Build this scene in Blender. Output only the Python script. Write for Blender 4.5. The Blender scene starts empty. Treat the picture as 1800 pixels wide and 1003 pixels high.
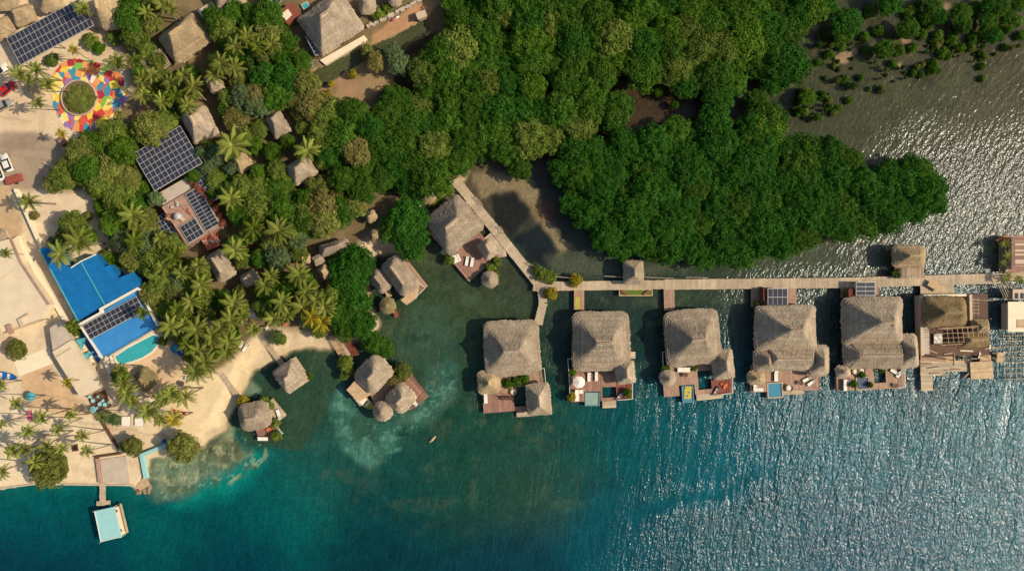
import bpy, math, random
import numpy as np
R = math.radians
rnd = random.Random(7)
sc = bpy.context.scene
COL = sc.collection
H = 160.0                      # height of the drone above the water
PXM = 8.0                      # photograph pixels per metre at water level
SUN_EL, SUN_AZ = 41.0, -4.0    # elevation; azimuth measured from +x, counter-clockwise

# ------------------------------------------------------------------ camera, sky, sun, exposure
cam = bpy.data.objects.new('camera', bpy.data.cameras.new('camera')); COL.objects.link(cam)
cam.location = (0, 0, H); cam.rotation_euler = (0, 0, 0)
cam.data.sensor_width = 36; cam.data.lens = 18.0 / (900 / PXM / H); cam.data.clip_start = 1; cam.data.clip_end = 6000
sc.camera = cam
world = bpy.data.worlds.new('World'); sc.world = world; world.use_nodes = True
wn = world.node_tree; bg = wn.nodes['Background']
sky = wn.nodes.new('ShaderNodeTexSky'); sky.sky_type = 'NISHITA'; sky.sun_disc = False
sky.sun_elevation = R(SUN_EL); sky.sun_rotation = R(90 - SUN_AZ); sky.air_density = 1.0; sky.dust_density = 1.5
wn.links.new(sky.outputs[0], bg.inputs[0]); bg.inputs[1].default_value = 0.125
sun = bpy.data.lights.new('sun', 'SUN'); sun.energy = 4.5; sun.angle = R(0.6); sun.color = (1.0, 0.89, 0.73)
so = bpy.data.objects.new('sun', sun); COL.objects.link(so); so.location = (300, 0, 260)
so.rotation_euler = (0, R(90 - SUN_EL), R(SUN_AZ))
sc.view_settings.view_transform = 'Standard'; sc.view_settings.look = 'None'
sc.view_settings.exposure = 0.34; sc.view_settings.gamma = 1.0
sc.cycles.max_bounces = 5; sc.cycles.transparent_max_bounces = 8; sc.cycles.sample_clamp_indirect = 4.0

# ------------------------------------------------------------------ helpers
EXPO = 1.27                    # light on a level sunlit surface: picture value = albedo * EXPO
def lin1(c):
    c /= 255.0
    return c / 12.92 if c <= 0.04045 else ((c + 0.055) / 1.055) ** 2.4
def A(r, g, b): return tuple(min(0.85, lin1(c) / EXPO) for c in (r, g, b))
def P(u, v, z=0.0):
    k = (1 - z / H) / PXM
    return ((u - 900) * k, (501.5 - v) * k, z)
def S(px, z=0.0): return px / PXM * (1 - z / H)
GZ = 0.8                       # level of the land
ORG = {}
def thing(name, label, cat, loc=(0, 0, 0), group=None):
    o = bpy.data.objects.new(name, None); COL.objects.link(o); o.location = loc
    o.empty_display_size = 0.3
    o['label'] = label; o['category'] = cat
    o['kind'] = 'thing'
    if group: o['group'] = group
    ORG[o] = tuple(loc)
    return o
def tag(o, label, cat, group=None):
    o['label'] = label; o['category'] = cat
    if group: o['group'] = group
    return o
class MB:
    """collects verts and faces, then links them as ONE mesh object"""
    def __init__(s): s.v = []; s.f = []; s.c = []; s.uv = {}
    def face(s, pts, c=0.5):
        n = len(s.v); s.v.extend(pts); s.f.append(tuple(range(n, n + len(pts)))); s.c.append(c)
    def box(s, cx, cy, z0, z1, hx, hy, ang=0.0, c=0.5, taper=1.0):
        ca, sa = math.cos(ang), math.sin(ang); n = len(s.v)
        for z, k in ((z0, 1.0), (z1, taper)):
            for x, y in ((-hx, -hy), (hx, -hy), (hx, hy), (-hx, hy)):
                x *= k; y *= k
                s.v.append((cx + x * ca - y * sa, cy + x * sa + y * ca, z))
        for f in ((3, 2, 1, 0), (4, 5, 6, 7), (0, 1, 5, 4), (1, 2, 6, 5), (2, 3, 7, 6), (3, 0, 4, 7)):
            s.f.append(tuple(n + i for i in f)); s.c.append(c)
    def prism(s, pts, z0, z1, c=0.5):
        a = sum(p[0] * q[1] - q[0] * p[1] for p, q in zip(pts, pts[1:] + pts[:1]))
        if a < 0: pts = pts[::-1]
        n = len(s.v); k = len(pts)
        s.v.extend((p[0], p[1], z0) for p in pts); s.v.extend((p[0], p[1], z1) for p in pts)
        s.f.append(tuple(range(n + k - 1, n - 1, -1))); s.c.append(c)
        s.f.append(tuple(range(n + k, n + 2 * k))); s.c.append(c)
        for i in range(k):
            j = (i + 1) % k
            s.f.append((n + i, n + j, n + k + j, n + k + i)); s.c.append(c)
    def tube(s, pts, rad, n=6, c=0.5, cap=True):
        """round bar along pts; rad one number or one per point"""
        m = len(pts)
        rad = [rad] * m if not isinstance(rad, (list, tuple)) else rad
        base = len(s.v)
        for i, p in enumerate(pts):
            a = pts[max(0, i - 1)]; b = pts[min(m - 1, i + 1)]
            d = np.array(b, float) - np.array(a, float); d /= (np.linalg.norm(d) + 1e-9)
            h = np.array((0, 0, 1.0)) if abs(d[2]) < 0.9 else np.array((1.0, 0, 0))
            e1 = np.cross(d, h); e1 /= np.linalg.norm(e1); e2 = np.cross(d, e1)
            for k in range(n):
                t = 2 * math.pi * k / n
                q = np.array(p) + rad[i] * (math.cos(t) * e1 + math.sin(t) * e2)
                s.v.append((float(q[0]), float(q[1]), float(q[2])))
        for i in range(m - 1):
            for k in range(n):
                k2 = (k + 1) % n
                s.f.append((base + i * n + k, base + (i + 1) * n + k, base + (i + 1) * n + k2, base + i * n + k2)); s.c.append(c)
        if cap:
            s.f.append(tuple(base + k for k in range(n))); s.c.append(c)
            s.f.append(tuple(base + (m - 1) * n + k for k in range(n - 1, -1, -1))); s.c.append(c)
    def build(s, name, mat, parent=None, smooth=False, origin=None):
        me = bpy.data.meshes.new(name)
        og = origin if origin is not None else (ORG.get(parent, (0, 0, 0)) if parent is not None else (0, 0, 0))
        V = [(x - og[0], y - og[1], z - og[2]) for x, y, z in s.v]
        me.from_pydata(V, [], s.f); me.update()
        at = me.attributes.new('vc', 'FLOAT', 'FACE')
        at.data.foreach_set('value', np.array(s.c, dtype=np.float32))
        if smooth: me.polygons.foreach_set('use_smooth', np.ones(len(me.polygons), dtype=bool))
        if mat: me.materials.append(mat)
        o = bpy.data.objects.new(name, me); COL.objects.link(o)
        ORG[o] = tuple(og)
        if parent is not None: o.parent = parent
        else: o.location = og
        return o
def kids(o): return [c for c in bpy.data.objects if c.parent == o]
def copy_tree(root, loc, rotz=0.0, scale=1.0, label=None, group=None, mats=None, cache={}):
    """a thing and copies of each of its parts and sub-parts (mesh data shared)"""
    if root not in cache:
        cache[root] = [(c, [g for g in kids(c)]) for c in kids(root)]
    r = root.copy(); COL.objects.link(r); r.location = loc; r.rotation_euler = (0, 0, rotz)
    r.scale = (scale,) * 3 if not isinstance(scale, tuple) else scale
    if label: r['label'] = label
    if group: r['group'] = group
    for c, gs in cache[root]:
        d = c.copy(); COL.objects.link(d); d.parent = r
        if mats and c.name.split('.')[0] in mats:
            d.material_slots[0].link = 'OBJECT'; d.material_slots[0].material = mats[c.name.split('.')[0]]
        for g in gs:
            e = g.copy(); COL.objects.link(e); e.parent = d
    return r
def drop(root):
    for c in kids(root):
        for g in kids(c): bpy.data.objects.remove(g)
        bpy.data.objects.remove(c)
    bpy.data.objects.remove(root)

# ------------------------------------------------------------------ materials
def mat(name, col, var=0.15, scale=2.0, rough=0.8, bump=0.0, bscale=None, vc=0.0, objvar=0.0, stretch=None, spec=0.3, detail=5, trans=None, col2=None, metal=0.0):
    m = bpy.data.materials.new(name); m.use_nodes = True
    nt = m.node_tree; N = nt.nodes; L = nt.links; b = N['Principled BSDF']
    b.inputs['Roughness'].default_value = rough; b.inputs['Specular IOR Level'].default_value = spec
    b.inputs['Metallic'].default_value = metal
    tc = N.new('ShaderNodeTexCoord'); src = tc.outputs['Object']
    if stretch:
        mp = N.new('ShaderNodeMapping'); mp.inputs['Scale'].default_value = stretch
        L.new(src, mp.inputs[0]); src = mp.outputs[0]
    nz = N.new('ShaderNodeTexNoise'); nz.inputs['Scale'].default_value = scale; nz.inputs['Detail'].default_value = detail
    nz.inputs['Roughness'].default_value = 0.65
    L.new(src, nz.inputs['Vector'])
    cr = N.new('ShaderNodeMix'); cr.data_type = 'RGBA'
    c2 = col2 or tuple(min(0.9, c * (1 + var)) for c in col)
    c1 = tuple(c * (1 - var) for c in col) if not col2 else col
    cr.inputs[6].default_value = (*c1, 1); cr.inputs[7].default_value = (*c2, 1)
    mr = N.new('ShaderNodeMapRange'); mr.inputs[1].default_value = 0.3; mr.inputs[2].default_value = 0.7
    L.new(nz.outputs[0], mr.inputs[0]); L.new(mr.outputs[0], cr.inputs[0])
    out = cr.outputs[2]
    def scaleby(out, sock, amt):
        mr2 = N.new('ShaderNodeMapRange'); mr2.inputs[3].default_value = 1 - amt; mr2.inputs[4].default_value = 1 + amt
        L.new(sock, mr2.inputs[0])
        mx = N.new('ShaderNodeMix'); mx.data_type = 'RGBA'; mx.blend_type = 'MULTIPLY'; mx.inputs[0].default_value = 1
        L.new(out, mx.inputs[6]); L.new(mr2.outputs[0], mx.inputs[7])
        return mx.outputs[2]
    if vc:
        at = N.new('ShaderNodeAttribute'); at.attribute_name = 'vc'; out = scaleby(out, at.outputs['Fac'], vc)
    if objvar:
        oi = N.new('ShaderNodeObjectInfo'); out = scaleby(out, oi.outputs['Random'], objvar)
    L.new(out, b.inputs['Base Color'])
    if bump:
        n2 = N.new('ShaderNodeTexNoise'); n2.inputs['Scale'].default_value = bscale or scale * 4; n2.inputs['Detail'].default_value = 4
        L.new(src, n2.inputs['Vector'])
        bp = N.new('ShaderNodeBump'); bp.inputs['Strength'].default_value = 1.0; bp.inputs['Distance'].default_value = bump
        L.new(n2.outputs[0], bp.inputs['Height']); L.new(bp.outputs[0], b.inputs['Normal'])
    if trans:
        tr = N.new('ShaderNodeBsdfTranslucent'); L.new(out, tr.inputs[0])
        ms = N.new('ShaderNodeMixShader'); ms.inputs[0].default_value = trans
        L.new(b.outputs[0], ms.inputs[1]); L.new(tr.outputs[0], ms.inputs[2])
        L.new(ms.outputs[0], N['Material Output'].inputs[0])
    return m

def thatch_mat(name, col, col2):
    m = bpy.data.materials.new(name); m.use_nodes = True
    nt = m.node_tree; N = nt.nodes; L = nt.links; b = N['Principled BSDF']
    b.inputs['Roughness'].default_value = 0.95; b.inputs['Specular IOR Level'].default_value = 0.1
    uv = N.new('ShaderNodeUVMap'); uv.uv_map = 'UVMap'
    mp = N.new('ShaderNodeMapping'); mp.inputs['Scale'].default_value = (6.0, 4.5, 1)
    L.new(uv.outputs[0], mp.inputs[0])
    st = N.new('ShaderNodeTexNoise'); st.inputs['Scale'].default_value = 1.0; st.inputs['Detail'].default_value = 6; st.inputs['Roughness'].default_value = 0.75
    L.new(mp.outputs[0], st.inputs['Vector'])
    tc = N.new('ShaderNodeTexCoord')
    bl = N.new('ShaderNodeTexNoise'); bl.inputs['Scale'].default_value = 0.5; bl.inputs['Detail'].default_value = 5
    L.new(tc.outputs['Object'], bl.inputs['Vector'])
    ad = N.new('ShaderNodeMath'); ad.operation = 'MULTIPLY_ADD'; ad.inputs[1].default_value = 0.6
    L.new(bl.outputs[0], ad.inputs[0]); L.new(st.outputs[0], ad.inputs[2])
    mr = N.new('ShaderNodeMapRange'); mr.inputs[1].default_value = 0.55; mr.inputs[2].default_value = 1.05
    L.new(ad.outputs[0], mr.inputs[0])
    mx = N.new('ShaderNodeMix'); mx.data_type = 'RGBA'
    mx.inputs[6].default_value = (*col, 1); mx.inputs[7].default_value = (*col2, 1)
    L.new(mr.outputs[0], mx.inputs[0])
    at = N.new('ShaderNodeAttribute'); at.attribute_name = 'vc'
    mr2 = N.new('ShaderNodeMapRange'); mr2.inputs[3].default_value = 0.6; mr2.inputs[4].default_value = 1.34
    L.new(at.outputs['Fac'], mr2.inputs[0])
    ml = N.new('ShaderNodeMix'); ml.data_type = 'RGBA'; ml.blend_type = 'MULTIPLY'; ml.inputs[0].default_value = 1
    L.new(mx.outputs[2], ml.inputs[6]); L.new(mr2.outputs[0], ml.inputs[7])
    oi = N.new('ShaderNodeObjectInfo')
    mr3 = N.new('ShaderNodeMapRange'); mr3.inputs[3].default_value = 0.84; mr3.inputs[4].default_value = 1.1
    L.new(oi.outputs['Random'], mr3.inputs[0])
    m3 = N.new('ShaderNodeMix'); m3.data_type = 'RGBA'; m3.blend_type = 'MULTIPLY'; m3.inputs[0].default_value = 1
    L.new(ml.outputs[2], m3.inputs[6]); L.new(mr3.outputs[0], m3.inputs[7])
    L.new(m3.outputs[2], b.inputs['Base Color'])
    bp = N.new('ShaderNodeBump'); bp.inputs['Distance'].default_value = 0.045; bp.inputs['Strength'].default_value = 0.9
    L.new(st.outputs[0], bp.inputs['Height']); L.new(bp.outputs[0], b.inputs['Normal'])
    return m

MT = dict(
    thatch=thatch_mat('thatch', A(152, 132, 107), A(218, 195, 162)),
    thatch_gold=thatch_mat('golden_thatch', A(158, 132, 94), A(220, 192, 148)),
    thatch_old=thatch_mat('old_thatch', A(120, 104, 70), A(176, 156, 108)),
    thatch_brown=thatch_mat('brown_thatch', A(112, 92, 64), A(190, 160, 112)),
    ridge=mat('ridge_thatch', A(150, 126, 104), 0.25, 4, 0.95, vc=0.2),
    deck_red=mat('red_deck', A(152, 112, 90), 0.2, 1.5, 0.8, vc=0.34),
    deck_brown=mat('brown_deck', A(164, 130, 104), 0.18, 1.5, 0.8, vc=0.26),
    deck_grey=mat('weathered_planks', A(184, 162, 130), 0.2, 0.5, 0.85, vc=0.3),
    deck_new=mat('fresh_planks', A(190, 158, 116), 0.24, 1.2, 0.8, vc=0.2),
    wood=mat('dark_wood', A(96, 66, 46), 0.2, 3, 0.75, vc=0.15),
    wood_red=mat('red_wood', A(134, 70, 52), 0.2, 3, 0.7, vc=0.15),
    wall=mat('plaster_wall', A(196, 172, 140), 0.08, 1.5, 0.85),
    white=mat('white_paint', A(226, 216, 194), 0.05, 1.5, 0.6),
    cloth=mat('white_cloth', A(232, 222, 200), 0.05, 4, 0.9),
    beige_roof=mat('beige_flat_roof', A(216, 194, 158), 0.10, 0.35, 0.9, detail=8),
    concrete=mat('grey_concrete', A(186, 168, 144), 0.14, 0.6, 0.9, detail=8, vc=0.05),
    pale=mat('pale_concrete', A(232, 214, 178), 0.06, 0.5, 0.9, detail=8),
    terrace=mat('pink_terrace', A(166, 130, 108), 0.2, 0.8, 0.9),
    brick=mat('red_tiles', A(156, 78, 58), 0.2, 2, 0.8),
    blue_roof=mat('blue_roof', A(20, 104, 158), 0.2, 0.5, 0.7, detail=9, spec=0.15),
    blue_light=mat('light_blue_roof', A(54, 130, 184), 0.14, 0.5, 0.75, detail=8),
    aqua=mat('aqua_paint', A(150, 196, 188), 0.06, 1.0, 0.6),
    aqua_deep=mat('turquoise_cloth', A(78, 164, 168), 0.08, 1.0, 0.7),
    navy=mat('navy_tiles', A(18, 84, 140), 0.2, 1.0, 0.5),
    pool_rim=mat('grey_blue_rim', A(104, 138, 142), 0.08, 1.0, 0.7),
    pool=mat('pool_water', A(60, 164, 164), 0.10, 0.8, 0.12, bump=0.01, bscale=4, spec=0.5),
    pool_blue=mat('plunge_water', A(72, 134, 152), 0.12, 1.2, 0.1, bump=0.01, bscale=5, spec=0.5),
    pool_pale=mat('pale_plunge_water', A(140, 160, 140), 0.12, 1.2, 0.1, bump=0.01, bscale=5, spec=0.5),
    pool_dark=mat('dark_plunge_water', A(84, 92, 104), 0.2, 1.2, 0.1, bump=0.01, bscale=5, spec=0.5),
    yellow=mat('yellow_plastic', A(190, 166, 34), 0.08, 1.5, 0.45, spec=0.5),
    yellow_green=mat('yellow_green_mat', A(178, 168, 66), 0.2, 1.5, 0.8),
    red=mat('red_paint', A(186, 28, 30), 0.06, 1.0, 0.3, spec=0.5),
    orange=mat('orange_cloth', A(196, 108, 62), 0.15, 2, 0.8),
    blue=mat('blue_plastic', A(26, 96, 168), 0.1, 2, 0.45, spec=0.5),
    carwhite=mat('white_car_paint', A(226, 216, 196), 0.03, 1, 0.25, spec=0.5),
    cargrey=mat('grey_car_paint', A(150, 140, 126), 0.03, 1, 0.25, spec=0.5),
    glass=mat('dark_glass', (0.012, 0.014, 0.018), 0.1, 1, 0.08, spec=0.5),
    tyre=mat('rubber', (0.012, 0.012, 0.012), 0.1, 2, 0.8),
    lamp=mat('lamp_glass', (0.7, 0.68, 0.6), 0.05, 2, 0.2),
    steel=mat('galvanised_steel', A(178, 172, 160), 0.08, 3, 0.45, spec=0.5),
    panel=mat('solar_glass', A(52, 52, 60), 0.12, 0.7, 0.22, vc=0.12, spec=0.5),
    panel_blue=mat('blue_solar_glass', A(36, 46, 72), 0.12, 0.7, 0.22, vc=0.12, spec=0.5),
    bark=mat('bark', A(110, 90, 70), 0.25, 3, 0.9),
    palmbark=mat('palm_bark', A(136, 116, 92), 0.2, 4, 0.9),
    rock=mat('rock', A(128, 112, 84), 0.3, 1.5, 0.9, bump=0.1, bscale=3),
    soil=mat('planter_soil', A(112, 92, 60), 0.3, 2, 0.95),
    grass=mat('planter_grass', A(92, 110, 36), 0.35, 4, 0.9, bump=0.05),
    pinkc=mat('faded_pink_cloth', A(190, 92, 110), 0.1, 2, 0.9),
)
def leafmat(name, c, c2, objvar=0.2, trans=0.33, vc=0.42, scale=0.35):
    return mat(name, A(*c), 0, scale, 0.6, vc=vc, objvar=objvar, col2=A(*c2), trans=trans, spec=0.06, detail=3)
LM = dict(
    deep=leafmat('mangrove_leaf', (44, 92, 22), (72, 118, 36), 0.14),
    mid=leafmat('forest_leaf', (52, 94, 22), (92, 124, 38), 0.2),
    bright=leafmat('bright_green_leaf', (66, 106, 22), (108, 136, 40), 0.18),  # brighter, yellower green of the leaf itself
    olive=leafmat('olive_leaf', (98, 108, 44), (146, 148, 72), 0.2),
    dry=leafmat('dry_leaf', (120, 112, 54), (152, 142, 80), 0.2),
    grey=leafmat('grey_green_leaf', (82, 106, 60), (126, 140, 92), 0.2),
    land=leafmat('garden_leaf', (88, 112, 36), (138, 148, 64), 0.22),
    redleaf=leafmat('red_leaf', (140, 74, 56), (172, 112, 86), 0.2),
    palm=leafmat('palm_frond', (110, 126, 40), (160, 160, 76), 0.25, 0.3, 0.5),
    palmdark=leafmat('dark_palm_frond', (84, 106, 28), (130, 138, 48), 0.25, 0.3, 0.5),
    palmgold=leafmat('yellow_palm_frond', (150, 138, 34), (182, 162, 52), 0.2, 0.3, 0.4),
)

# ------------------------------------------------------------------ ground and water
def vnoise(X, Y, scale, seed=0, octs=4, rough=0.5):
    out = np.zeros_like(X); amp = 1.0; tot = 0.0
    for k in range(octs):
        r = np.random.RandomState(seed * 31 + k); g = r.rand(257, 257)
        x = X / scale * 2 ** k; y = Y / scale * 2 ** k
        xi = np.floor(x).astype(int); yi = np.floor(y).astype(int)
        fx = x - xi; fy = y - yi; fx = fx * fx * (3 - 2 * fx); fy = fy * fy * (3 - 2 * fy)
        a = g[xi % 256, yi % 256]; b = g[(xi + 1) % 256, yi % 256]; c = g[xi % 256, (yi + 1) % 256]; d = g[(xi + 1) % 256, (yi + 1) % 256]
        out += amp * ((a * (1 - fx) + b * fx) * (1 - fy) + (c * (1 - fx) + d * fx) * fy); tot += amp; amp *= rough
    return out / tot * 2 - 1          # about -1..1
def sdist(U, V, poly):
    """signed distance to a polygon, positive inside"""
    d = np.full(U.shape, 1e12); ins = np.zeros(U.shape, bool); n = len(poly)
    for i in range(n):
        ax, ay = poly[i]; bx, by = poly[(i + 1) % n]
        ex, ey = bx - ax, by - ay
        t = np.clip(((U - ax) * ex + (V - ay) * ey) / (ex * ex + ey * ey + 1e-9), 0, 1)
        d = np.minimum(d, (U - ax - t * ex) ** 2 + (V - ay - t * ey) ** 2)
        if ay != by:
            c = ((ay > V) != (by > V)) & (U < (bx - ax) * (V - ay) / (by - ay) + ax)
            ins ^= c
    d = np.sqrt(d); return np.where(ins, d, -d)
def inpoly(p, poly):
    x, y = p; c = False; n = len(poly)
    for i in range(n):
        ax, ay = poly[i]; bx, by = poly[(i + 1) % n]
        if (ay > y) != (by > y) and x < (bx - ax) * (y - ay) / (by - ay) + ax: c = not c
    return c
def sstep(a, b, x):
    t = np.clip((x - a) / (b - a), 0, 1); return t * t * (3 - 2 * t)

LAND = [(-2400, -2400), (900, -2400), (840, -100), (800, 60), (880, 250), (826, 282), (800, 330), (745, 350), (735, 395), (700, 440), (655, 436), (636, 480),
        (645, 540), (662, 572), (640, 590), (606, 600), (578, 606), (540, 602), (505, 612), (472, 630), (440, 648), (424, 680),
        (404, 720), (384, 755), (352, 775), (300, 790), (258, 800), (252, 838), (240, 858), (226, 852), (120, 850), (60, 850), (0, 860), (-600, 890), (-2400, 900)]
CANAL = [(528, 142), (560, 122), (600, 104), (648, 84), (690, 66), (745, 36), (758, 50), (705, 84), (660, 96), (605, 130), (556, 156)]
xs = np.concatenate([np.linspace(-1600, -135, 12)[:-1], np.arange(-135, 135.01, 0.4), np.linspace(135, 1600, 12)[1:]])
ys = np.concatenate([np.linspace(-1600, -85, 12)[:-1], np.arange(-85, 85.01, 0.4), np.linspace(85, 1600, 12)[1:]])
GX, GY = np.meshgrid(xs, ys, indexing='ij')
GU = 900 + GX * PXM; GV = 501.5 - GY * PXM
WU = GU + 14 * vnoise(GU, GV, 60, 1, 4); WV = GV + 14 * vnoise(GU, GV, 60, 2, 4)       # a little wandering of the edges
FU = GU + 5 * vnoise(GU, GV, 16, 3, 3); FV = GV + 5 * vnoise(GU, GV, 16, 4, 3)
def gridmesh(name, Z, material, colour=None, extra=None):
    nx, ny = GX.shape
    co = np.stack([GX, GY, Z], -1).reshape(-1, 3).astype(np.float32)
    idx = np.arange(nx * ny).reshape(nx, ny)
    q = np.stack([idx[:-1, :-1], idx[1:, :-1], idx[1:, 1:], idx[:-1, 1:]], -1).reshape(-1, 4)
    me = bpy.data.meshes.new(name)
    me.vertices.add(len(co)); me.vertices.foreach_set('co', co.ravel())
    me.loops.add(q.size); me.loops.foreach_set('vertex_index', q.ravel().astype(np.int32))
    me.polygons.add(len(q)); me.polygons.foreach_set('loop_start', (np.arange(len(q)) * 4).astype(np.int32))
    me.polygons.foreach_set('use_smooth', np.ones(len(q), bool))
    me.update(calc_edges=True); me.validate()
    if colour is not None:
        at = me.attributes.new('gcol', 'FLOAT_COLOR', 'POINT')
        at.data.foreach_set('color', np.concatenate([colour.reshape(-1, 3), np.ones((len(co), 1))], 1).astype(np.float32).ravel())
    for k, v in (extra or {}).items():
        at = me.attributes.new(k, 'FLOAT', 'POINT'); at.data.foreach_set('value', v.astype(np.float32).ravel())
    me.materials.append(material)
    o = bpy.data.objects.new(name, me); COL.objects.link(o); o['kind'] = 'structure'
    return o
def over(C, m, col):
    m = m[..., None]; return C * (1 - m) + np.array(A(*col)) * m
def blob(C, poly, col, feather=6, warp=1, amt=1.0):
    U_, V_ = (WU, WV) if warp == 1 else ((FU, FV) if warp == 2 else (GU, GV))
    return over(C, amt * sstep(-feather, feather, sdist(U_, V_, poly)), col)
def disc(C, u, v, r, col, feather=6, warp=1, amt=1.0):
    U_, V_ = (WU, WV) if warp == 1 else ((FU, FV) if warp == 2 else (GU, GV))
    return over(C, amt * sstep(-feather, feather, r - np.hypot(U_ - u, V_ - v)), col)

shore = sdist(FU, FV, LAND)
canal = sdist(FU, FV, CANAL)
dl = np.minimum(shore, -canal) / PXM                 # metres inland (+) or out to sea (-)
# ---- land colours
G = np.zeros(GX.shape + (3,)) + np.array(A(218, 194, 156))
G = over(G, 0.5 * sstep(-0.3, 0.6, vnoise(GU, GV, 90, 9, 4)), (200, 166, 124))
SOIL = [(205, 215), (150, 240), (105, 280), (110, 330), (170, 335), (190, 420), (250, 500), (270, 560), (300, 600), (345, 680), (385, 655), (450, 590), (520, 575), (600, 590), (660, 570),
        (640, 430), (740, 350), (830, 300), (900, 200), (840, -100), (200, -100), (215, 90), (235, 160)]
G = blob(G, SOIL, (112, 96, 66), 12)
G = blob(G, SOIL, (140, 118, 82), 12, amt=0.6) if False else over(G, 0.45 * sstep(0, 0.5, vnoise(GU, GV, 50, 12, 4)) * sstep(-5, 5, sdist(WU, WV, SOIL)), (150, 124, 88))
G = blob(G, [(-2400, -2400), (840, -2400), (800, -60), (-2400, -60)], (100, 90, 60), 20)
G = blob(G, [(700, 40), (740, 20), (770, 60), (900, 40), (900, 280), (700, 340), (640, 330), (660, 200)], (62, 50, 34), 14)
G = blob(G, [(555, 155), (600, 128), (660, 96), (706, 84), (700, 120), (690, 150), (650, 178), (610, 182), (575, 172)], (150, 124, 88), 5)
G = disc(G, 612, 150, 20, (164, 128, 96), 8)
G = blob(G, [(656, 62), (758, -6), (772, 8), (748, 34), (690, 62), (650, 84)], (172, 130, 92), 3, 2)
G = blob(G, [(-20, 236), (60, 236), (112, 250), (118, 300), (92, 332), (40, 336), (-20, 345)], (166, 144, 118), 6)
G = blob(G, [(5, 250), (45, 235), (90, 240), (60, 268), (10, 275)], (140, 118, 94), 8, amt=0.6)
G = blob(G, [(-20, 330), (20, 325), (50, 400), (30, 420), (-20, 430)], (192, 160, 118), 6)
G = blob(G, [(60, 352), (150, 330), (178, 362), (172, 396), (100, 400), (70, 412)], (222, 196, 160), 6)
G = blob(G, [(-400, 700), (120, 690), (180, 735), (220, 800), (225, 850), (-400, 880)], (222, 198, 158), 8)
G = blob(G, [(38, 655), (95, 640), (150, 710), (168, 726), (110, 730), (52, 716)], (204, 168, 126), 4, 2)
G = blob(G, [(196, 632), (285, 575), (300, 600), (335, 620), (290, 690), (240, 700), (200, 650)], (222, 186, 142), 6)
G = blob(G, [(300, 690), (345, 660), (390, 640), (440, 600), (470, 600), (440, 648), (424, 680), (404, 720), (384, 755), (340, 772), (262, 780), (262, 745), (300, 740)], (224, 198, 152), 6)
G = over(G, 0.30 * sstep(0.15, 0.55, vnoise(GU, GV, 26, 13, 5, 0.62)), (168, 136, 100))
G = over(G, 0.35 * sstep(0.25, 0.6, vnoise(GU, GV, 9, 14, 4, 0.6)) * sstep(0.0, 0.4, vnoise(GU, GV, 60, 15, 3)), (150, 120, 86))
for (x0, y0, x1, y1) in ((0, 255, 110, 262), (-10, 270, 100, 282), (60, 215, -20, 205), (40, 690, 150, 700), (120, 735, 300, 765)):  # dark ground lines: tracks, and shadow lines painted into the sand colour
    G = over(G, 0.4 * np.exp(-(sdist(FU, FV, [(x0, y0), (x1, y1), (x1, y1 + 1.5), (x0, y0 + 1.5)]) / 1.6) ** 2), (150, 122, 92))
# wet sand at the edge, sandy bottom below
wet = sstep(1.6, 0.0, dl) * (dl > -30)
G = over(G, 0.35 * wet * (np.abs(dl) < 3), (178, 156, 112))
G = over(G, sstep(-0.4, -3.0, dl), (150, 146, 108))
zl = np.where(dl > 0, np.minimum(GZ, 0.10 + dl * 0.22), np.maximum(-5.0, 0.10 + dl * 0.16))
hard = [(-2400, 840), (-2400, 1200), (300, 1200), (258, 846), (250, 800), (225, 700), (-200, 700)]      # behind the sea wall the bank is steep
hm = sstep(-10, 10, sdist(GU, GV, hard)) * sstep(-40, -10, sdist(GU, GV, LAND))
sd0 = sdist(GU, GV, LAND) / PXM
zl = np.where((hm > 0.5), np.where(sd0 > 0, GZ, np.maximum(-5, -0.6 + sd0)), zl)
cz = np.where(canal > 0, -1.0, zl); zl = cz
zl = zl + 0.03 * vnoise(GU, GV, 18, 5, 3) * (np.abs(GX) < 150)
def attr_mat(name):
    m = bpy.data.materials.new(name); m.use_nodes = True
    nt = m.node_tree; N = nt.nodes; L = nt.links; b = N['Principled BSDF']
    at = N.new('ShaderNodeAttribute'); at.attribute_name = 'gcol'
    tc = N.new('ShaderNodeTexCoord')
    return m, N, L, b, at, tc
m_ground, N, L, b, at, tc = attr_mat('ground')
def mulnoise(N, L, tc, col, scale, lo, hi, detail=8, stretch=None, a=0.3, z=0.7):
    src = tc.outputs['Object']
    if stretch:
        mp = N.new('ShaderNodeMapping'); mp.inputs['Scale'].default_value = stretch[:3]; mp.inputs['Rotation'].default_value = (0, 0, stretch[3]); L.new(src, mp.inputs[0]); src = mp.outputs[0]
    nz = N.new('ShaderNodeTexNoise'); nz.inputs['Scale'].default_value = scale; nz.inputs['Detail'].default_value = detail; nz.inputs['Roughness'].default_value = 0.68
    L.new(src, nz.inputs['Vector'])
    mr = N.new('ShaderNodeMapRange'); mr.inputs[1].default_value = a; mr.inputs[2].default_value = z; mr.inputs[3].default_value = lo; mr.inputs[4].default_value = hi
    L.new(nz.outputs[0], mr.inputs[0])
    mx = N.new('ShaderNodeMix'); mx.data_type = 'RGBA'; mx.blend_type = 'MULTIPLY'; mx.inputs[0].default_value = 1
    L.new(col, mx.inputs[6]); L.new(mr.outputs[0], mx.inputs[7])
    return mx.outputs[2], nz
c, _ = mulnoise(N, L, tc, at.outputs['Color'], 0.35, 0.86, 1.12)
c, nz = mulnoise(N, L, tc, c, 3.0, 0.88, 1.12)
L.new(c, b.inputs['Base Color']); b.inputs['Roughness'].default_value = 0.95; b.inputs['Specular IOR Level'].default_value = 0.1
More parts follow.
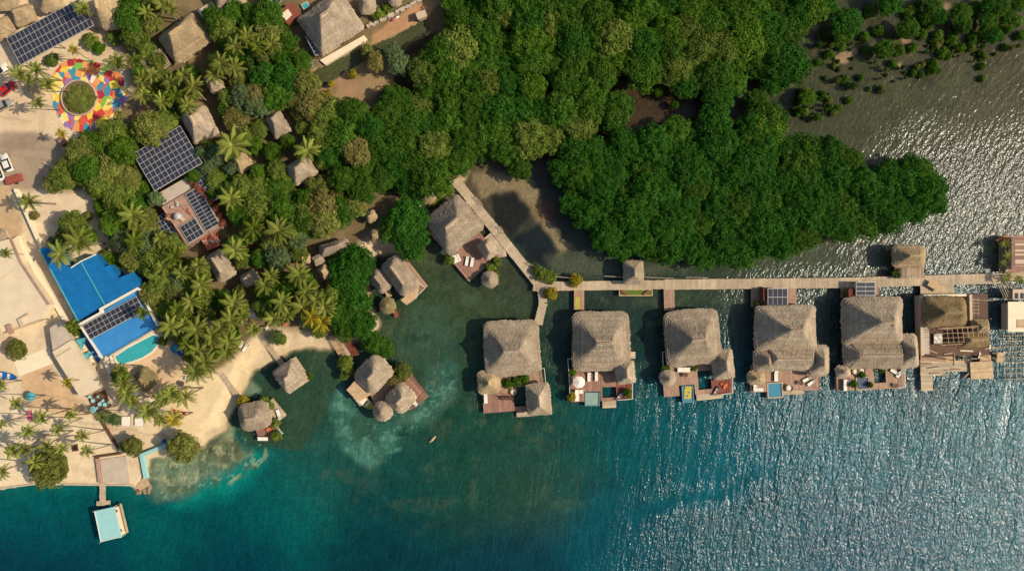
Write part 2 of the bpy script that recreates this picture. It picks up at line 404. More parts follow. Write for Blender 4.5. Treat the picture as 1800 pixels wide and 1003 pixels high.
bp = N.new('ShaderNodeBump'); bp.inputs['Distance'].default_value = 0.06; L.new(nz.outputs[0], bp.inputs['Height']); L.new(bp.outputs[0], b.inputs['Normal'])
ground = gridmesh('ground', zl, m_ground, G)

# ---- water colours: what the bottom and the depth make of it
CP = [(-200, 1100, (0, 48, 60)), (100, 980, (0, 44, 58)), (400, 960, (0, 46, 58)), (700, 960, (2, 47, 54)), (900, 1000, (4, 50, 60)), (1100, 950, (2, 70, 78)), (1300, 900, (2, 80, 88)), (1500, 950, (6, 78, 92)),
      (1750, 920, (10, 88, 98)), (1780, 700, (10, 96, 102)), (1500, 760, (4, 90, 98)), (1300, 740, (2, 82, 90)), (1150, 760, (0, 74, 76)), (1000, 760, (6, 68, 62)), (850, 760, (14, 66, 52)), (700, 800, (24, 70, 60)),
      (800, 850, (20, 60, 46)), (930, 820, (40, 66, 48)), (700, 880, (2, 60, 56)), (500, 850, (0, 84, 78)), (400, 870, (0, 82, 78)), (300, 880, (0, 80, 76)), (100, 880, (0, 82, 80)), (550, 760, (28, 72, 58)),
      (560, 700, (40, 66, 50)), (500, 680, (38, 64, 48)), (650, 600, (38, 62, 48)), (740, 560, (50, 76, 48)), (780, 620, (36, 70, 48)), (850, 530, (54, 72, 44)), (900, 480, (54, 70, 46)), (720, 490, (52, 66, 40)),
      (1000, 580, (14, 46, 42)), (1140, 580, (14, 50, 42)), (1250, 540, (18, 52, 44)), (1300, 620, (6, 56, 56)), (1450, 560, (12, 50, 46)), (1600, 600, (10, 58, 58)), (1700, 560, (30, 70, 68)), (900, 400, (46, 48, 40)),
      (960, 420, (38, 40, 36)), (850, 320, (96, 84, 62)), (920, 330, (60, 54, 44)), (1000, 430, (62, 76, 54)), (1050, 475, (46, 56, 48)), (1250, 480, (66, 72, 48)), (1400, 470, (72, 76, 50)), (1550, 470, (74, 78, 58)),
      (1700, 400, (96, 94, 74)), (1700, 250, (74, 72, 50)), (1550, 200, (64, 66, 42)), (1450, 110, (58, 60, 36)), (1600, 120, (64, 64, 40)), (1750, 100, (68, 66, 42)), (1750, 20, (70, 66, 44)), (1150, 180, (66, 52, 34)),
      (1120, 220, (60, 46, 32)), (1450, -200, (54, 46, 34)), (2000, 300, (60, 60, 50)), (2000, 800, (12, 90, 98)), (640, 100, (70, 74, 46)), (1000, 100, (48, 42, 28))]
num = np.zeros(GX.shape + (3,)); den = np.zeros(GX.shape)
SUv, SVv = GU + 30 * vnoise(GU, GV, 110, 21, 4), GV + 30 * vnoise(GU, GV, 110, 22, 4)
for u, v, c in CP:
    d2 = (SUv - u) ** 2 + (SVv - v) ** 2
    w = np.exp(-d2 / (2 * 62.0 ** 2)) + 1e-3 / (1 + d2 / 1e4) ** 2
    num += w[..., None] * np.array(A(*c)); den += w
WC = num / den[..., None]
bed = vnoise(GU, GV, 26, 23, 5, 0.6)
WC = over(WC, 0.55 * sstep(0.05, 0.5, bed) * sstep(-60, 30, sdist(GU, GV, [(640, 430), (960, 440), (1000, 700), (1000, 900), (600, 900), (480, 640)])), (56, 78, 58))
lag = sstep(-60, 40, sdist(WU, WV, [(640, 430), (900, 440), (960, 520), (1300, 510), (1300, 560), (1000, 700), (960, 760), (760, 760), (600, 640), (480, 640)]))[..., None]
WC = WC * (1 + lag * (np.array((1.15, 0.92, 0.84)) - 1))
WC = over(WC, 0.5 * lag[..., 0] * sstep(0.1, 0.6, vnoise(GU, GV, 38, 24, 6, 0.65)), (84, 92, 58))
WC = over(WC, 0.5 * lag[..., 0] * sstep(0.1, 0.5, vnoise(GU, GV, 30, 25, 6, 0.65)), (26, 48, 42))
# pale shallows, weed beds and the pond's sandy streaks
WC = blob(WC, [(575, 690), (600, 668), (622, 715), (655, 748), (705, 752), (692, 790), (655, 815), (612, 790), (596, 740)], (72, 120, 100), 10, amt=0.8)
WC = blob(WC, [(690, 745), (735, 705), (762, 640), (796, 640), (800, 690), (765, 735), (730, 752)], (70, 108, 88), 12, amt=0.6)
WC = blob(WC, [(735, 540), (790, 560), (800, 640), (760, 660), (700, 610)], (58, 84, 66), 25, amt=0.5)
WC = over(WC, 0.75 * sstep(-0.1, 0.45, vnoise(GU, GV, 14, 31, 5, 0.65)) * sstep(-6, 10, sdist(WU, WV, [(560, 680), (800, 620), (800, 720), (700, 800), (600, 810)])), (40, 84, 66))
WC = disc(WC, 645, 745, 24, (44, 78, 58), 8)
WC = blob(WC, [(262, 800), (330, 770), (395, 770), (420, 800), (400, 835), (345, 862), (280, 872), (258, 850)], (128, 138, 104), 22, amt=0.85)
WC = over(WC, 0.6 * sstep(-0.05, 0.4, vnoise(GU, GV, 11, 35, 5, 0.65)) * sstep(-8, 10, sdist(WU, WV, [(262, 800), (330, 770), (470, 770), (470, 815), (400, 860), (280, 880), (255, 850)])), (62, 104, 80))
WC = blob(WC, [(345, 868), (400, 838), (440, 800), (470, 800), (450, 840), (390, 880), (310, 892)], (6, 120, 104), 16, amt=0.85)
WC = blob(WC, [(384, 755), (404, 720), (424, 680), (440, 648), (472, 630), (500, 612), (510, 622), (470, 660), (455, 690), (430, 690), (408, 735), (412, 780), (440, 800), (420, 812), (385, 790)], (140, 148, 108), 9)
WC = blob(WC, [(494, 626), (516, 608), (576, 604), (602, 618), (606, 652), (575, 720), (530, 790), (440, 784), (402, 742), (408, 712), (430, 692), (434, 652)], (44, 68, 48), 5, 2)
WC = blob(WC, [(418, 672), (440, 662), (462, 680), (450, 696), (428, 692)], (112, 132, 104), 7)
WC = blob(WC, [(345, 776), (380, 760), (415, 776), (425, 805), (395, 820), (350, 806)], (86, 86, 58), 10, amt=0.7)
WC = over(WC, 0.7 * sstep(0.1, 0.5, vnoise(GU, GV, 9, 33, 3)) * sstep(-5, 10, sdist(WU, WV, [(340, 770), (420, 765), (435, 812), (345, 822)])), (58, 56, 36))
WC = blob(WC, [(828, 300), (930, 306), (948, 345), (972, 400), (1010, 434), (985, 446), (948, 395), (910, 336), (870, 340), (846, 352)], (132, 116, 84), 7, 2)
WC = disc(WC, 962, 372, 22, (96, 60, 40), 10, amt=0.6)
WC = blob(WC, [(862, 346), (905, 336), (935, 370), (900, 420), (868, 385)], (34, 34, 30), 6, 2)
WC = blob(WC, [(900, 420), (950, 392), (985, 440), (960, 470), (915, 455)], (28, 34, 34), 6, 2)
WC = blob(WC, [(960, 452), (1040, 440), (1100, 462), (1180, 462), (1220, 478), (1100, 488), (980, 486)], (78, 82, 62), 10, amt=0.7)
WC = over(WC, 0.8 * sstep(0.25, 0.6, vnoise(GU, GV, 22, 41, 5, 0.62)) * sstep(-10, 20, sdist(WU, WV, [(1380, 0), (1700, -20), (1720, 90), (1620, 170), (1440, 180), (1360, 120)])), (98, 76, 54))
mud = sstep(-20, 30, sdist(WU, WV, [(1330, -60), (1850, -60), (1850, 120), (1640, 190), (1440, 260), (1380, 210), (1400, 140)]))
WC = over(WC, 0.65 * mud * sstep(0.05, 0.5, vnoise(GU, GV, 24, 42, 6, 0.7)), (44, 42, 28))
WC = over(WC, 0.6 * mud * sstep(0.15, 0.5, vnoise(GU, GV, 11, 43, 5, 0.7)) * sstep(260, 120, GV), (78, 84, 44))
for (u, v, r) in ((1418, 52, 9), (1432, 44, 9), (1405, 62, 6), (1486, 104, 9), (1498, 96, 6), (1476, 108, 6), (1590, 72, 6), (1660, 12, 6), (1600, 92, 5), (1580, 118, 5), (1398, 150, 6)):
    WC = disc(WC, u, v, r, (152, 122, 90), 3, amt=0.9)
fine = vnoise(GU, GV, 7, 51, 4, 0.7)
WC = WC * (1 + 0.22 * fine[..., None] * (np.abs(GX) < 140)[..., None])
WC = blob(WC, CANAL, (74, 76, 44), 20, 0)
# crisp weed beds and coral heads in the shallows
shal = sstep(-4, 6, sdist(WU, WV, [(262, 800), (330, 766), (470, 770), (470, 815), (400, 860), (280, 880), (255, 850)]))
WC = over(WC, 0.55 * shal * sstep(0.16, 0.26, vnoise(GU, GV, 20, 81, 6, 0.62)), (70, 88, 60))
WC = over(WC, 0.5 * shal * sstep(0.22, 0.3, vnoise(GU, GV, 12, 82, 5, 0.6)), (170, 164, 120))
tur = sstep(-6, 8, sdist(WU, WV, [(575, 690), (600, 668), (622, 715), (655, 748), (735, 705), (762, 640), (800, 640), (800, 700), (740, 750), (700, 800), (655, 815), (600, 785)]))
WC = over(WC, 0.6 * tur * sstep(0.12, 0.2, vnoise(GU, GV, 18, 83, 6, 0.62)), (44, 82, 66))
WC = over(WC, 0.45 * tur * sstep(0.2, 0.28, vnoise(GU, GV, 10, 84, 5, 0.6)), (98, 146, 122))
WC = over(WC, 0.5 * lag[..., 0] * sstep(0.22, 0.3, vnoise(GU, GV, 24, 85, 6, 0.65)), (66, 84, 58))
WC = over(WC, 0.5 * lag[..., 0] * sstep(0.24, 0.3, vnoise(GU, GV, 18, 86, 6, 0.65)), (24, 48, 40))
# turquoise of the shallow ledge along the sea wall
edge = sdist(WU, WV, LAND)
WC = over(WC, 0.7 * sstep(-34, -6, edge) * sstep(10, -40, GU - 480) * (GV > 840) , (10, 92, 84))
opac = sstep(0.25, 2.4, -dl + 0.5 * vnoise(GU, GV, 12, 6, 3))
opac = np.where(hm > 0.5, 1.0, opac); opac = np.where(canal > -6, 1.0, opac)
# how rough the surface is: open sea strong, lagoon and lee weak
jit = 40 * vnoise(GU, GV, 70, 61, 4)
wave = 0.95 * sstep(930, 1300, GU + jit + 0.5 * (GV - 900)) * sstep(780, 880, GV + 0.6 * jit)
wave = np.maximum(wave, sstep(1240, 1640, GU + jit) * sstep(560, 680, GV))
wave = np.maximum(wave, 0.85 * sstep(1340, 1640, GU + jit) * sstep(100, 330, GV + 0.5 * jit))
wave = np.maximum(wave, 0.85 * sstep(1130, 1420, GU) * sstep(430, 500, GV))
wave = np.maximum(wave, 0.40 * sstep(900, 1200, GU) * sstep(540, 700, GV))
slick = np.exp(-((GV - 880 + (GU - 1210) * 0.28 + 0.5 * jit) / 14) ** 2) * sstep(1080, 1140, GU) * sstep(1420, 1300, GU)
wave = np.clip(wave * (1 - 0.6 * slick), 0.24, 1)
WC = WC * (1 - sstep(0.55, 1.0, wave)[..., None] * np.array((0.3, 0.2, 0.24)))
water_w = wave
rows_w = sstep(520, 600, GV) * (1 - 0.55 * sstep(800, 960, GV + 0.35 * (GU - 1500)))
m_water, N, L, b, at, tc = attr_mat('water')
c, _ = mulnoise(N, L, tc, at.outputs['Color'], 0.22, 0.76, 1.22)
c, _ = mulnoise(N, L, tc, c, 1.6, 0.72, 1.28, 8)
L.new(c, b.inputs['Base Color']); b.inputs['Roughness'].default_value = 0.21; b.inputs['IOR'].default_value = 1.35; b.inputs['Specular IOR Level'].default_value = 0.7
wa = N.new('ShaderNodeAttribute'); wa.attribute_name = 'wave'
def wavetex(sx, sy, rot, scale, detail, rough=0.55, dist=0.0):
    mp = N.new('ShaderNodeMapping'); mp.vector_type = 'TEXTURE'; mp.inputs['Rotation'].default_value = (0, 0, rot); mp.inputs['Scale'].default_value = (1 / sx, 1 / sy, 1)
    L.new(tc.outputs['Object'], mp.inputs[0])
    nz = N.new('ShaderNodeTexNoise'); nz.inputs['Scale'].default_value = scale; nz.inputs['Detail'].default_value = detail; nz.inputs['Roughness'].default_value = rough; nz.inputs['Distortion'].default_value = dist
    L.new(mp.outputs[0], nz.inputs['Vector']); return nz.outputs[0]
def math_(op, a, bb, c=None):
    n = N.new('ShaderNodeMath'); n.operation = op
    for i, x in enumerate((a, bb, c)):
        if x is None: continue
        if isinstance(x, (int, float)): n.inputs[i].default_value = x
        else: L.new(x, n.inputs[i])
    return n.outputs[0]
w0 = wavetex(1.0, 0.40, R(-20), 0.55, 2, 0.5, 0.5)     # wind chop, crests leaning to the right
w1 = wavetex(1.0, 0.6, R(-24), 1.25, 2, 0.5, 0.3)
w2 = wavetex(1.0, 0.7, R(30), 2.9, 2, 0.5)
w3 = wavetex(1.0, 0.2, R(-9), 0.40, 4, 0.6, 1.2)     # wind rows: where the chop is high or low
row = N.new('ShaderNodeMapRange'); row.inputs[1].default_value = 0.38; row.inputs[2].default_value = 0.58; row.inputs[3].default_value = 0.6; row.inputs[4].default_value = 1.1
L.new(w3, row.inputs[0])
h = math_('ADD', math_('MULTIPLY', w1, 0.27), math_('MULTIPLY', w2, 0.15))
h = math_('ADD', h, math_('MULTIPLY', w0, 0.14))
ra = N.new('ShaderNodeAttribute'); ra.attribute_name = 'windrow'
rm = N.new('ShaderNodeMix'); L.new(ra.outputs['Fac'], rm.inputs[0]); rm.inputs[2].default_value = 0.85; L.new(row.outputs[0], rm.inputs[3])
# lagoon side: short slanting crests
c1 = wavetex(1.0, 0.36, R(-36), 1.0, 2, 0.5, 0.4)
cm = N.new('ShaderNodeMix'); L.new(ra.outputs['Fac'], cm.inputs[0]); L.new(math_('MULTIPLY', c1, 0.30), cm.inputs[2]); L.new(math_('MULTIPLY', w0, 0.14), cm.inputs[3])
h = math_('ADD', math_('ADD', math_('MULTIPLY', w1, 0.27), math_('MULTIPLY', w2, 0.15)), cm.outputs[0])
h = math_('MULTIPLY', h, math_('MULTIPLY', wa.outputs['Fac'], rm.outputs[0]))
bp = N.new('ShaderNodeBump'); bp.inputs['Distance'].default_value = 1.6; bp.inputs['Strength'].default_value = 1.0
L.new(h, bp.inputs['Height']); L.new(bp.outputs[0], b.inputs['Normal'])
sm = N.new('ShaderNodeMapRange'); sm.inputs[1].default_value = 0.25; sm.inputs[2].default_value = 1.0; sm.inputs[3].default_value = 0.3; sm.inputs[4].default_value = 0.82; L.new(wa.outputs['Fac'], sm.inputs[0]); L.new(sm.outputs[0], b.inputs['Specular IOR Level'])
oa = N.new('ShaderNodeAttribute'); oa.attribute_name = 'opac'
tr = N.new('ShaderNodeBsdfTransparent'); ms = N.new('ShaderNodeMixShader')
L.new(oa.outputs['Fac'], ms.inputs[0]); L.new(tr.outputs[0], ms.inputs[1]); L.new(b.outputs[0], ms.inputs[2])
L.new(ms.outputs[0], N['Material Output'].inputs[0])
water = gridmesh('water', np.zeros(GX.shape), m_water, WC, {'opac': opac, 'wave': water_w, 'windrow': rows_w})

# ------------------------------------------------------------------ plants: one of each kind, copied later
def np_mesh(name, V, F4, material, vc):
    me = bpy.data.meshes.new(name)
    me.vertices.add(len(V)); me.vertices.foreach_set('co', V.astype(np.float32).ravel())
    me.loops.add(F4.size); me.loops.foreach_set('vertex_index', F4.astype(np.int32).ravel())
    me.polygons.add(len(F4)); me.polygons.foreach_set('loop_start', (np.arange(len(F4)) * 4).astype(np.int32))
    me.update(calc_edges=True)
    at = me.attributes.new('vc', 'FLOAT', 'FACE'); at.data.foreach_set('value', vc.astype(np.float32))
    if material: me.materials.append(material)
    o = bpy.data.objects.new(name, me); COL.objects.link(o); ORG[o] = (0, 0, 0); return o
def crown_arrays(rs, r, hh, nclump, nleaf, lsize, rclump, core=True, flat=0.0):
    """leaf clumps over a dome: radius r, height hh, sitting with its underside at z=0"""
    Vs, Fs, Cs = [], [], []
    # uneven outline: radius changes with direction
    ph = rs.rand(4) * 6.28; am = rs.rand(4) * np.array((.12, .10, .07, .05))
    def rad(a): return r * (1 + sum(am[k] * np.sin((k + 2) * a + ph[k]) for k in range(4)))
    cs = []
    for i in range(nclump):
        q = math.sqrt((i + 0.5) / nclump); a = i * 2.39996 + rs.rand() * 0.9
        rr = rad(a) * min(1, q * (0.93 + 0.14 * rs.rand())) * 0.9
        z = hh * (math.sqrt(max(0.02, 1 - q ** 2 * 0.97)) * 0.85 + 0.42 * (rs.rand() - 0.55))
        cs.append((rr * math.cos(a), rr * math.sin(a), max(0.15 * hh, z), q))
    for (x, y, z, q) in cs:
        rc = rclump * (0.65 + 0.7 * rs.rand()); n = int(nleaf * (0.7 + 0.6 * rs.rand()))
        d = rs.randn(n, 3); d[:, 2] = np.abs(d[:, 2]) * 0.9 - 0.25; d += np.array((x / r, y / r, 0.25)) * 0.5
        d /= np.linalg.norm(d, axis=1)[:, None]
        c = np.array((x, y, z)) + d * rc * (0.75 + 0.35 * rs.rand(n))[:, None] * np.array((1, 1, 0.8))
        nrm = d * 0.75 + rs.randn(n, 3) * 0.45 + np.array((0, 0, 0.25)); nrm /= np.linalg.norm(nrm, axis=1)[:, None]
        t = np.cross(nrm, rs.randn(n, 3)); t /= np.linalg.norm(t, axis=1)[:, None] + 1e-9
        b = np.cross(nrm, t); s = lsize * (0.7 + 0.6 * rs.rand(n))[:, None]
        q4 = np.stack([c - t * s, c - b * s * 0.55, c + t * s, c + b * s * 0.55], 1)
        Vs.append(q4.reshape(-1, 3)); cc = 0.5 + 0.35 * (rs.rand() - 0.5)
        Cs.append(np.clip(cc + 0.45 * (rs.rand(n) - 0.5), 0, 1))
    V = np.concatenate(Vs); C = np.concatenate(Cs); F = np.arange(len(V)).reshape(-1, 4)
    if core:  # opaque core added against light leaking through, tinted darker than the leaves
        nu, nv = 14, 6; pts = []
        for j in range(nv + 1):
            th = j / nv * math.pi / 2 * 1.15
            for i in range(nu):
                a = 2 * math.pi * i / nu
                k = rad(a) * 0.80 * (0.9 + 0.2 * rs.rand())
                pts.append((k * math.sin(th) * math.cos(a), k * math.sin(th) * math.sin(a), hh * 0.72 * math.cos(th) * (0.9 + 0.15 * rs.rand())))
        base = len(V); f = []
        for j in range(nv):
            for i in range(nu):
                i2 = (i + 1) % nu
                f.append((base + j * nu + i, base + (j + 1) * nu + i, base + (j + 1) * nu + i2, base + j * nu + i2))
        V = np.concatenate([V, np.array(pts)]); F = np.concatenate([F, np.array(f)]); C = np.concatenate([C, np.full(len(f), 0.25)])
    return V, F, C
HOLD = (0, 0, -500)
def tree_proto(name, seed, r, hh, zc, nclump, nleaf, lsize, rclump, material, cat='tree'):
    rs = np.random.RandomState(seed)
    root = thing(name, name.replace('_', ' '), cat, (0, 0, 0))
    V, F, C = crown_arrays(rs, r, hh, nclump, nleaf, lsize, rclump)
    V = V + np.array((0, 0, zc)); o = np_mesh('crown', V, F, material, C); o.parent = root
    m = MB(); th = zc + hh * 0.35
    m.tube([(0, 0, -1.2), (0.1 * r * rs.randn() * 0.3, 0, zc * 0.5), (0, 0, th)], [0.085 * r, 0.065 * r, 0.03 * r], 7)
    for k in range(5):
        a = k * 1.26 + rs.rand(); z0 = zc * (0.45 + 0.1 * k); rr = r * (0.45 + 0.3 * rs.rand())
        m.tube([(0, 0, z0), (rr * 0.5 * math.cos(a), rr * 0.5 * math.sin(a), z0 + 0.25 * hh), (rr * math.cos(a), rr * math.sin(a), zc + hh * 0.3)], [0.04 * r, 0.03 * r, 0.012 * r], 5)
    m.build('trunk', MT['bark'], root)
    return root
MANG = [tree_proto('mangrove_tree', 40 + i, 3.6, 2.2, 3.4, 78, 72, 0.19, 0.72, LM['deep']) for i in range(8)]
BROAD = [tree_proto('broadleaf_tree', 60 + i, 3.6, 2.6, 3.6, 64, 78, 0.20, 0.80, LM['land']) for i in range(6)]
BUSH = [tree_proto('bush', 80 + i, 1.5, 1.3, 0.5, 26, 60, 0.17, 0.48, LM['bright'], 'bush') for i in range(3)]
THIN = [tree_proto('sparse_tree', 90 + i, 2.2, 1.8, 1.6, 40, 34, 0.13, 0.6, LM['olive']) for i in range(2)]
for t in THIN:                                              # thin crowns: no dense middle
    cr = [c for c in kids(t) if c.name.startswith('crown')][0]
def palm_proto(seed, h, lean, nf, fl):
    rs = np.random.RandomState(seed)
    root = thing('coconut_palm', 'coconut palm', 'palm tree')
    V, F, C = [], [], []
    for k in range(nf):
        a = k * 2.39996 + 0.3 * rs.rand(); lift = 0.95 - 1.25 * (k / nf) + 0.15 * rs.randn()
        L_ = fl * (0.85 + 0.25 * rs.rand()); d = np.array((math.cos(a), math.sin(a), 0)); L_ *= rs.choice([0.7, 0.9, 1, 1.08]); side = np.array((-math.sin(a), math.cos(a), 0))
        side = side + 0.12 * rs.randn() * d
        p = np.array((lean, 0, h)); ang = lift; n = 22; spine = []; dirs = []
        twist = 0.25 * rs.randn()
        for i in range(n + 1):
            spine.append(p.copy()); dr = d * math.cos(ang) + np.array((0, 0, math.sin(ang))); dirs.append(dr)
            p = p + dr * L_ / n + side * twist * 0.02 * i / n * L_ / 4; ang -= (1.35 + 0.25 * rs.rand()) / n * (0.5 + i / n)
        c0 = 0.5 + 0.5 * (rs.rand() - 0.5)
        for i in range(n):
            w = 0.05 * (1 - i / n) + 0.012
            a0, a1 = spine[i], spine[i + 1]
            b = len(V); V += [a0 - side * w, a0 + side * w, a1 + side * w, a1 - side * w]; F.append((b, b + 1, b + 2, b + 3)); C.append(min(1, c0 + 0.35))
            if i < 2: continue
            ln = fl * 0.23 * math.sin(min(1, (i + 1) / n * 1.1 + 0.12) * math.pi * 0.86) + 0.12
            for sg in (-1, 1):
                for q in (0.0, 0.5):
                    st = a0 * (1 - q) + a1 * q
                    dr = side * sg * 0.74 + dirs[i] * 0.72 + np.array((0, 0, -0.32 - 0.25 * rs.rand())); dr = dr / np.linalg.norm(dr)
                    wv = dirs[i] * 0.042 + np.array((0, 0, 0.02))
                    m_ = st + dr * ln * 0.5; e_ = st + dr * ln * (0.9 + 0.2 * rs.rand()) + np.array((0, 0, -0.10 * ln))
                    b = len(V); V += [st - wv * 0.6, m_ - wv, e_, m_ + wv]; F.append((b, b + 1, b + 2, b + 3))
                    C.append(min(1, max(0, c0 + 0.3 * (rs.rand() - 0.5) - 0.1 * sg)))
    o = np_mesh('crown', np.array(V), np.array(F), LM['palm'], np.array(C)); o.parent = root
    for k in range(3):
        V, F, C = [], [], []
        a = k * 2.2 + 6.28 * rs.rand(); d = np.array((math.cos(a), math.sin(a), 0)); side = np.array((-math.sin(a), math.cos(a), 0)); p = np.array((lean, 0, h - 0.1)); ang = -0.25; n = 14; Lf = fl * (0.75 + 0.2 * rs.rand())
        for i in range(n):
            dr = d * math.cos(ang) + np.array((0, 0, math.sin(ang))); q = p + dr * Lf / n; ang -= 0.09
            b = len(V); V += [p - side * 0.05, p + side * 0.05, q + side * 0.04, q - side * 0.04]; F.append((b, b + 1, b + 2, b + 3)); C.append(0.6)
            if i > 2:
                for sg in (-1, 1):
                    dl_ = side * sg * 0.6 + dr * 0.6 + np.array((0, 0, -0.7)); ln = fl * 0.16 * (1 - 0.4 * i / n) * (0.6 + 0.6 * rs.rand()); w = dr * 0.07
                    b = len(V); V += [p - w, p + dl_ * ln * 0.5 - w, p + dl_ * ln, p + dl_ * ln * 0.5 + w]; F.append((b, b + 1, b + 2, b + 3)); C.append(rs.rand())
            p = q
        o = np_mesh('dead_frond', np.array(V), np.array(F), LM['dry'], np.array(C)); o.parent = root
    m = MB(); pts = []; rad = []
    for i in range(9):
        t = i / 8; pts.append((lean * t ** 1.6, 0.12 * math.sin(t * 3) * h / 8, -0.4 + (h + 0.3) * t)); rad.append(0.24 - 0.12 * t + (0.10 if i == 0 else 0))
    m.tube(pts, rad, 8); m.build('trunk', MT['palmbark'], root)
    m = MB()
    for k in range(6):
        a = k * 1.05; x, y, z = lean + 0.28 * math.cos(a), 0.28 * math.sin(a), h - 0.25
        m.tube([(x, y, z - 0.14), (x, y, z - 0.05), (x, y, z + 0.05), (x, y, z + 0.14)], [0.04, 0.12, 0.12, 0.04], 6)
    m.build('coconut', MT['yellow_green'], root)
    root['h'] = h; root['lean'] = lean
    return root
PALM = [palm_proto(100 + i, h, ln, nf, fl) for i, (h, ln, nf, fl) in enumerate([(7.5, 0.8, 17, 3.3), (7.0, 1.4, 15, 3.1), (8.0, 0.4, 18, 3.4), (8.5, 1.0, 13, 2.7), (8.0, 1.8, 12, 2.6)])]
def put_palm(u, v, rpx, label, group=None, kind=None, mt='palm', h=None, rot=None, gz=GZ):
    k = rnd.randrange(3) if kind is None else kind
    p = PALM[k]; s = rpx / PXM / (3.3, 3.1, 3.4, 2.7, 2.6)[k] / 1.0
    sz = (h or p['h'] * (0.8 + 0.3 * s)) / p['h']
    rz = rnd.uniform(0, 6.28) if rot is None else rot
    x, y, z = P(u, v, gz + p['h'] * sz)
    ln = p['lean'] * s
    o = copy_tree(p, (x - ln * math.cos(rz), y - ln * math.sin(rz), gz), rz, (s, s, sz), label, group, {'crown': LM[mt]} if mt != 'palm' else None)
    return o
def put_tree(protos, u, v, rpx, label, group=None, mt=None, base=0.0, zs=None, name=None):
    p = protos[rnd.randrange(len(protos))]; r0 = {id(MANG): 3.5, id(BROAD): 3.5, id(BUSH): 1.5, id(THIN): 2.2}[id(protos)]
    s = rpx / PXM / r0 / 1.04
    zz = zs or s ** 0.7
    top = {id(MANG): 4.5, id(BROAD): 5.0, id(BUSH): 1.2, id(THIN): 2.5}[id(protos)] * zz
    x, y, z = P(u, v, base + top)
    o = copy_tree(p, (x, y, base), rnd.uniform(0, 6.28), (s, s * rnd.uniform(0.9, 1.1), zz), label, group, {'crown': LM[mt]} if mt else None)
    return o
def scatter(poly, step, seed, keep=None, avoid=()):
    """points spread over a pixel polygon, at least `step` apart"""
    r_ = random.Random(seed); us = [p[0] for p in poly]; vs = [p[1] for p in poly]; pts = []; fail = 0
    while fail < 900:
        p = (r_.uniform(min(us), max(us)), r_.uniform(min(vs), max(vs)))
        if not inpoly(p, poly) or any(inpoly(p, q) for q in avoid) or any((p[0] - q[0]) ** 2 + (p[1] - q[1]) ** 2 < step * step for q in pts): fail += 1; continue
        pts.append(p); fail = 0
    return pts

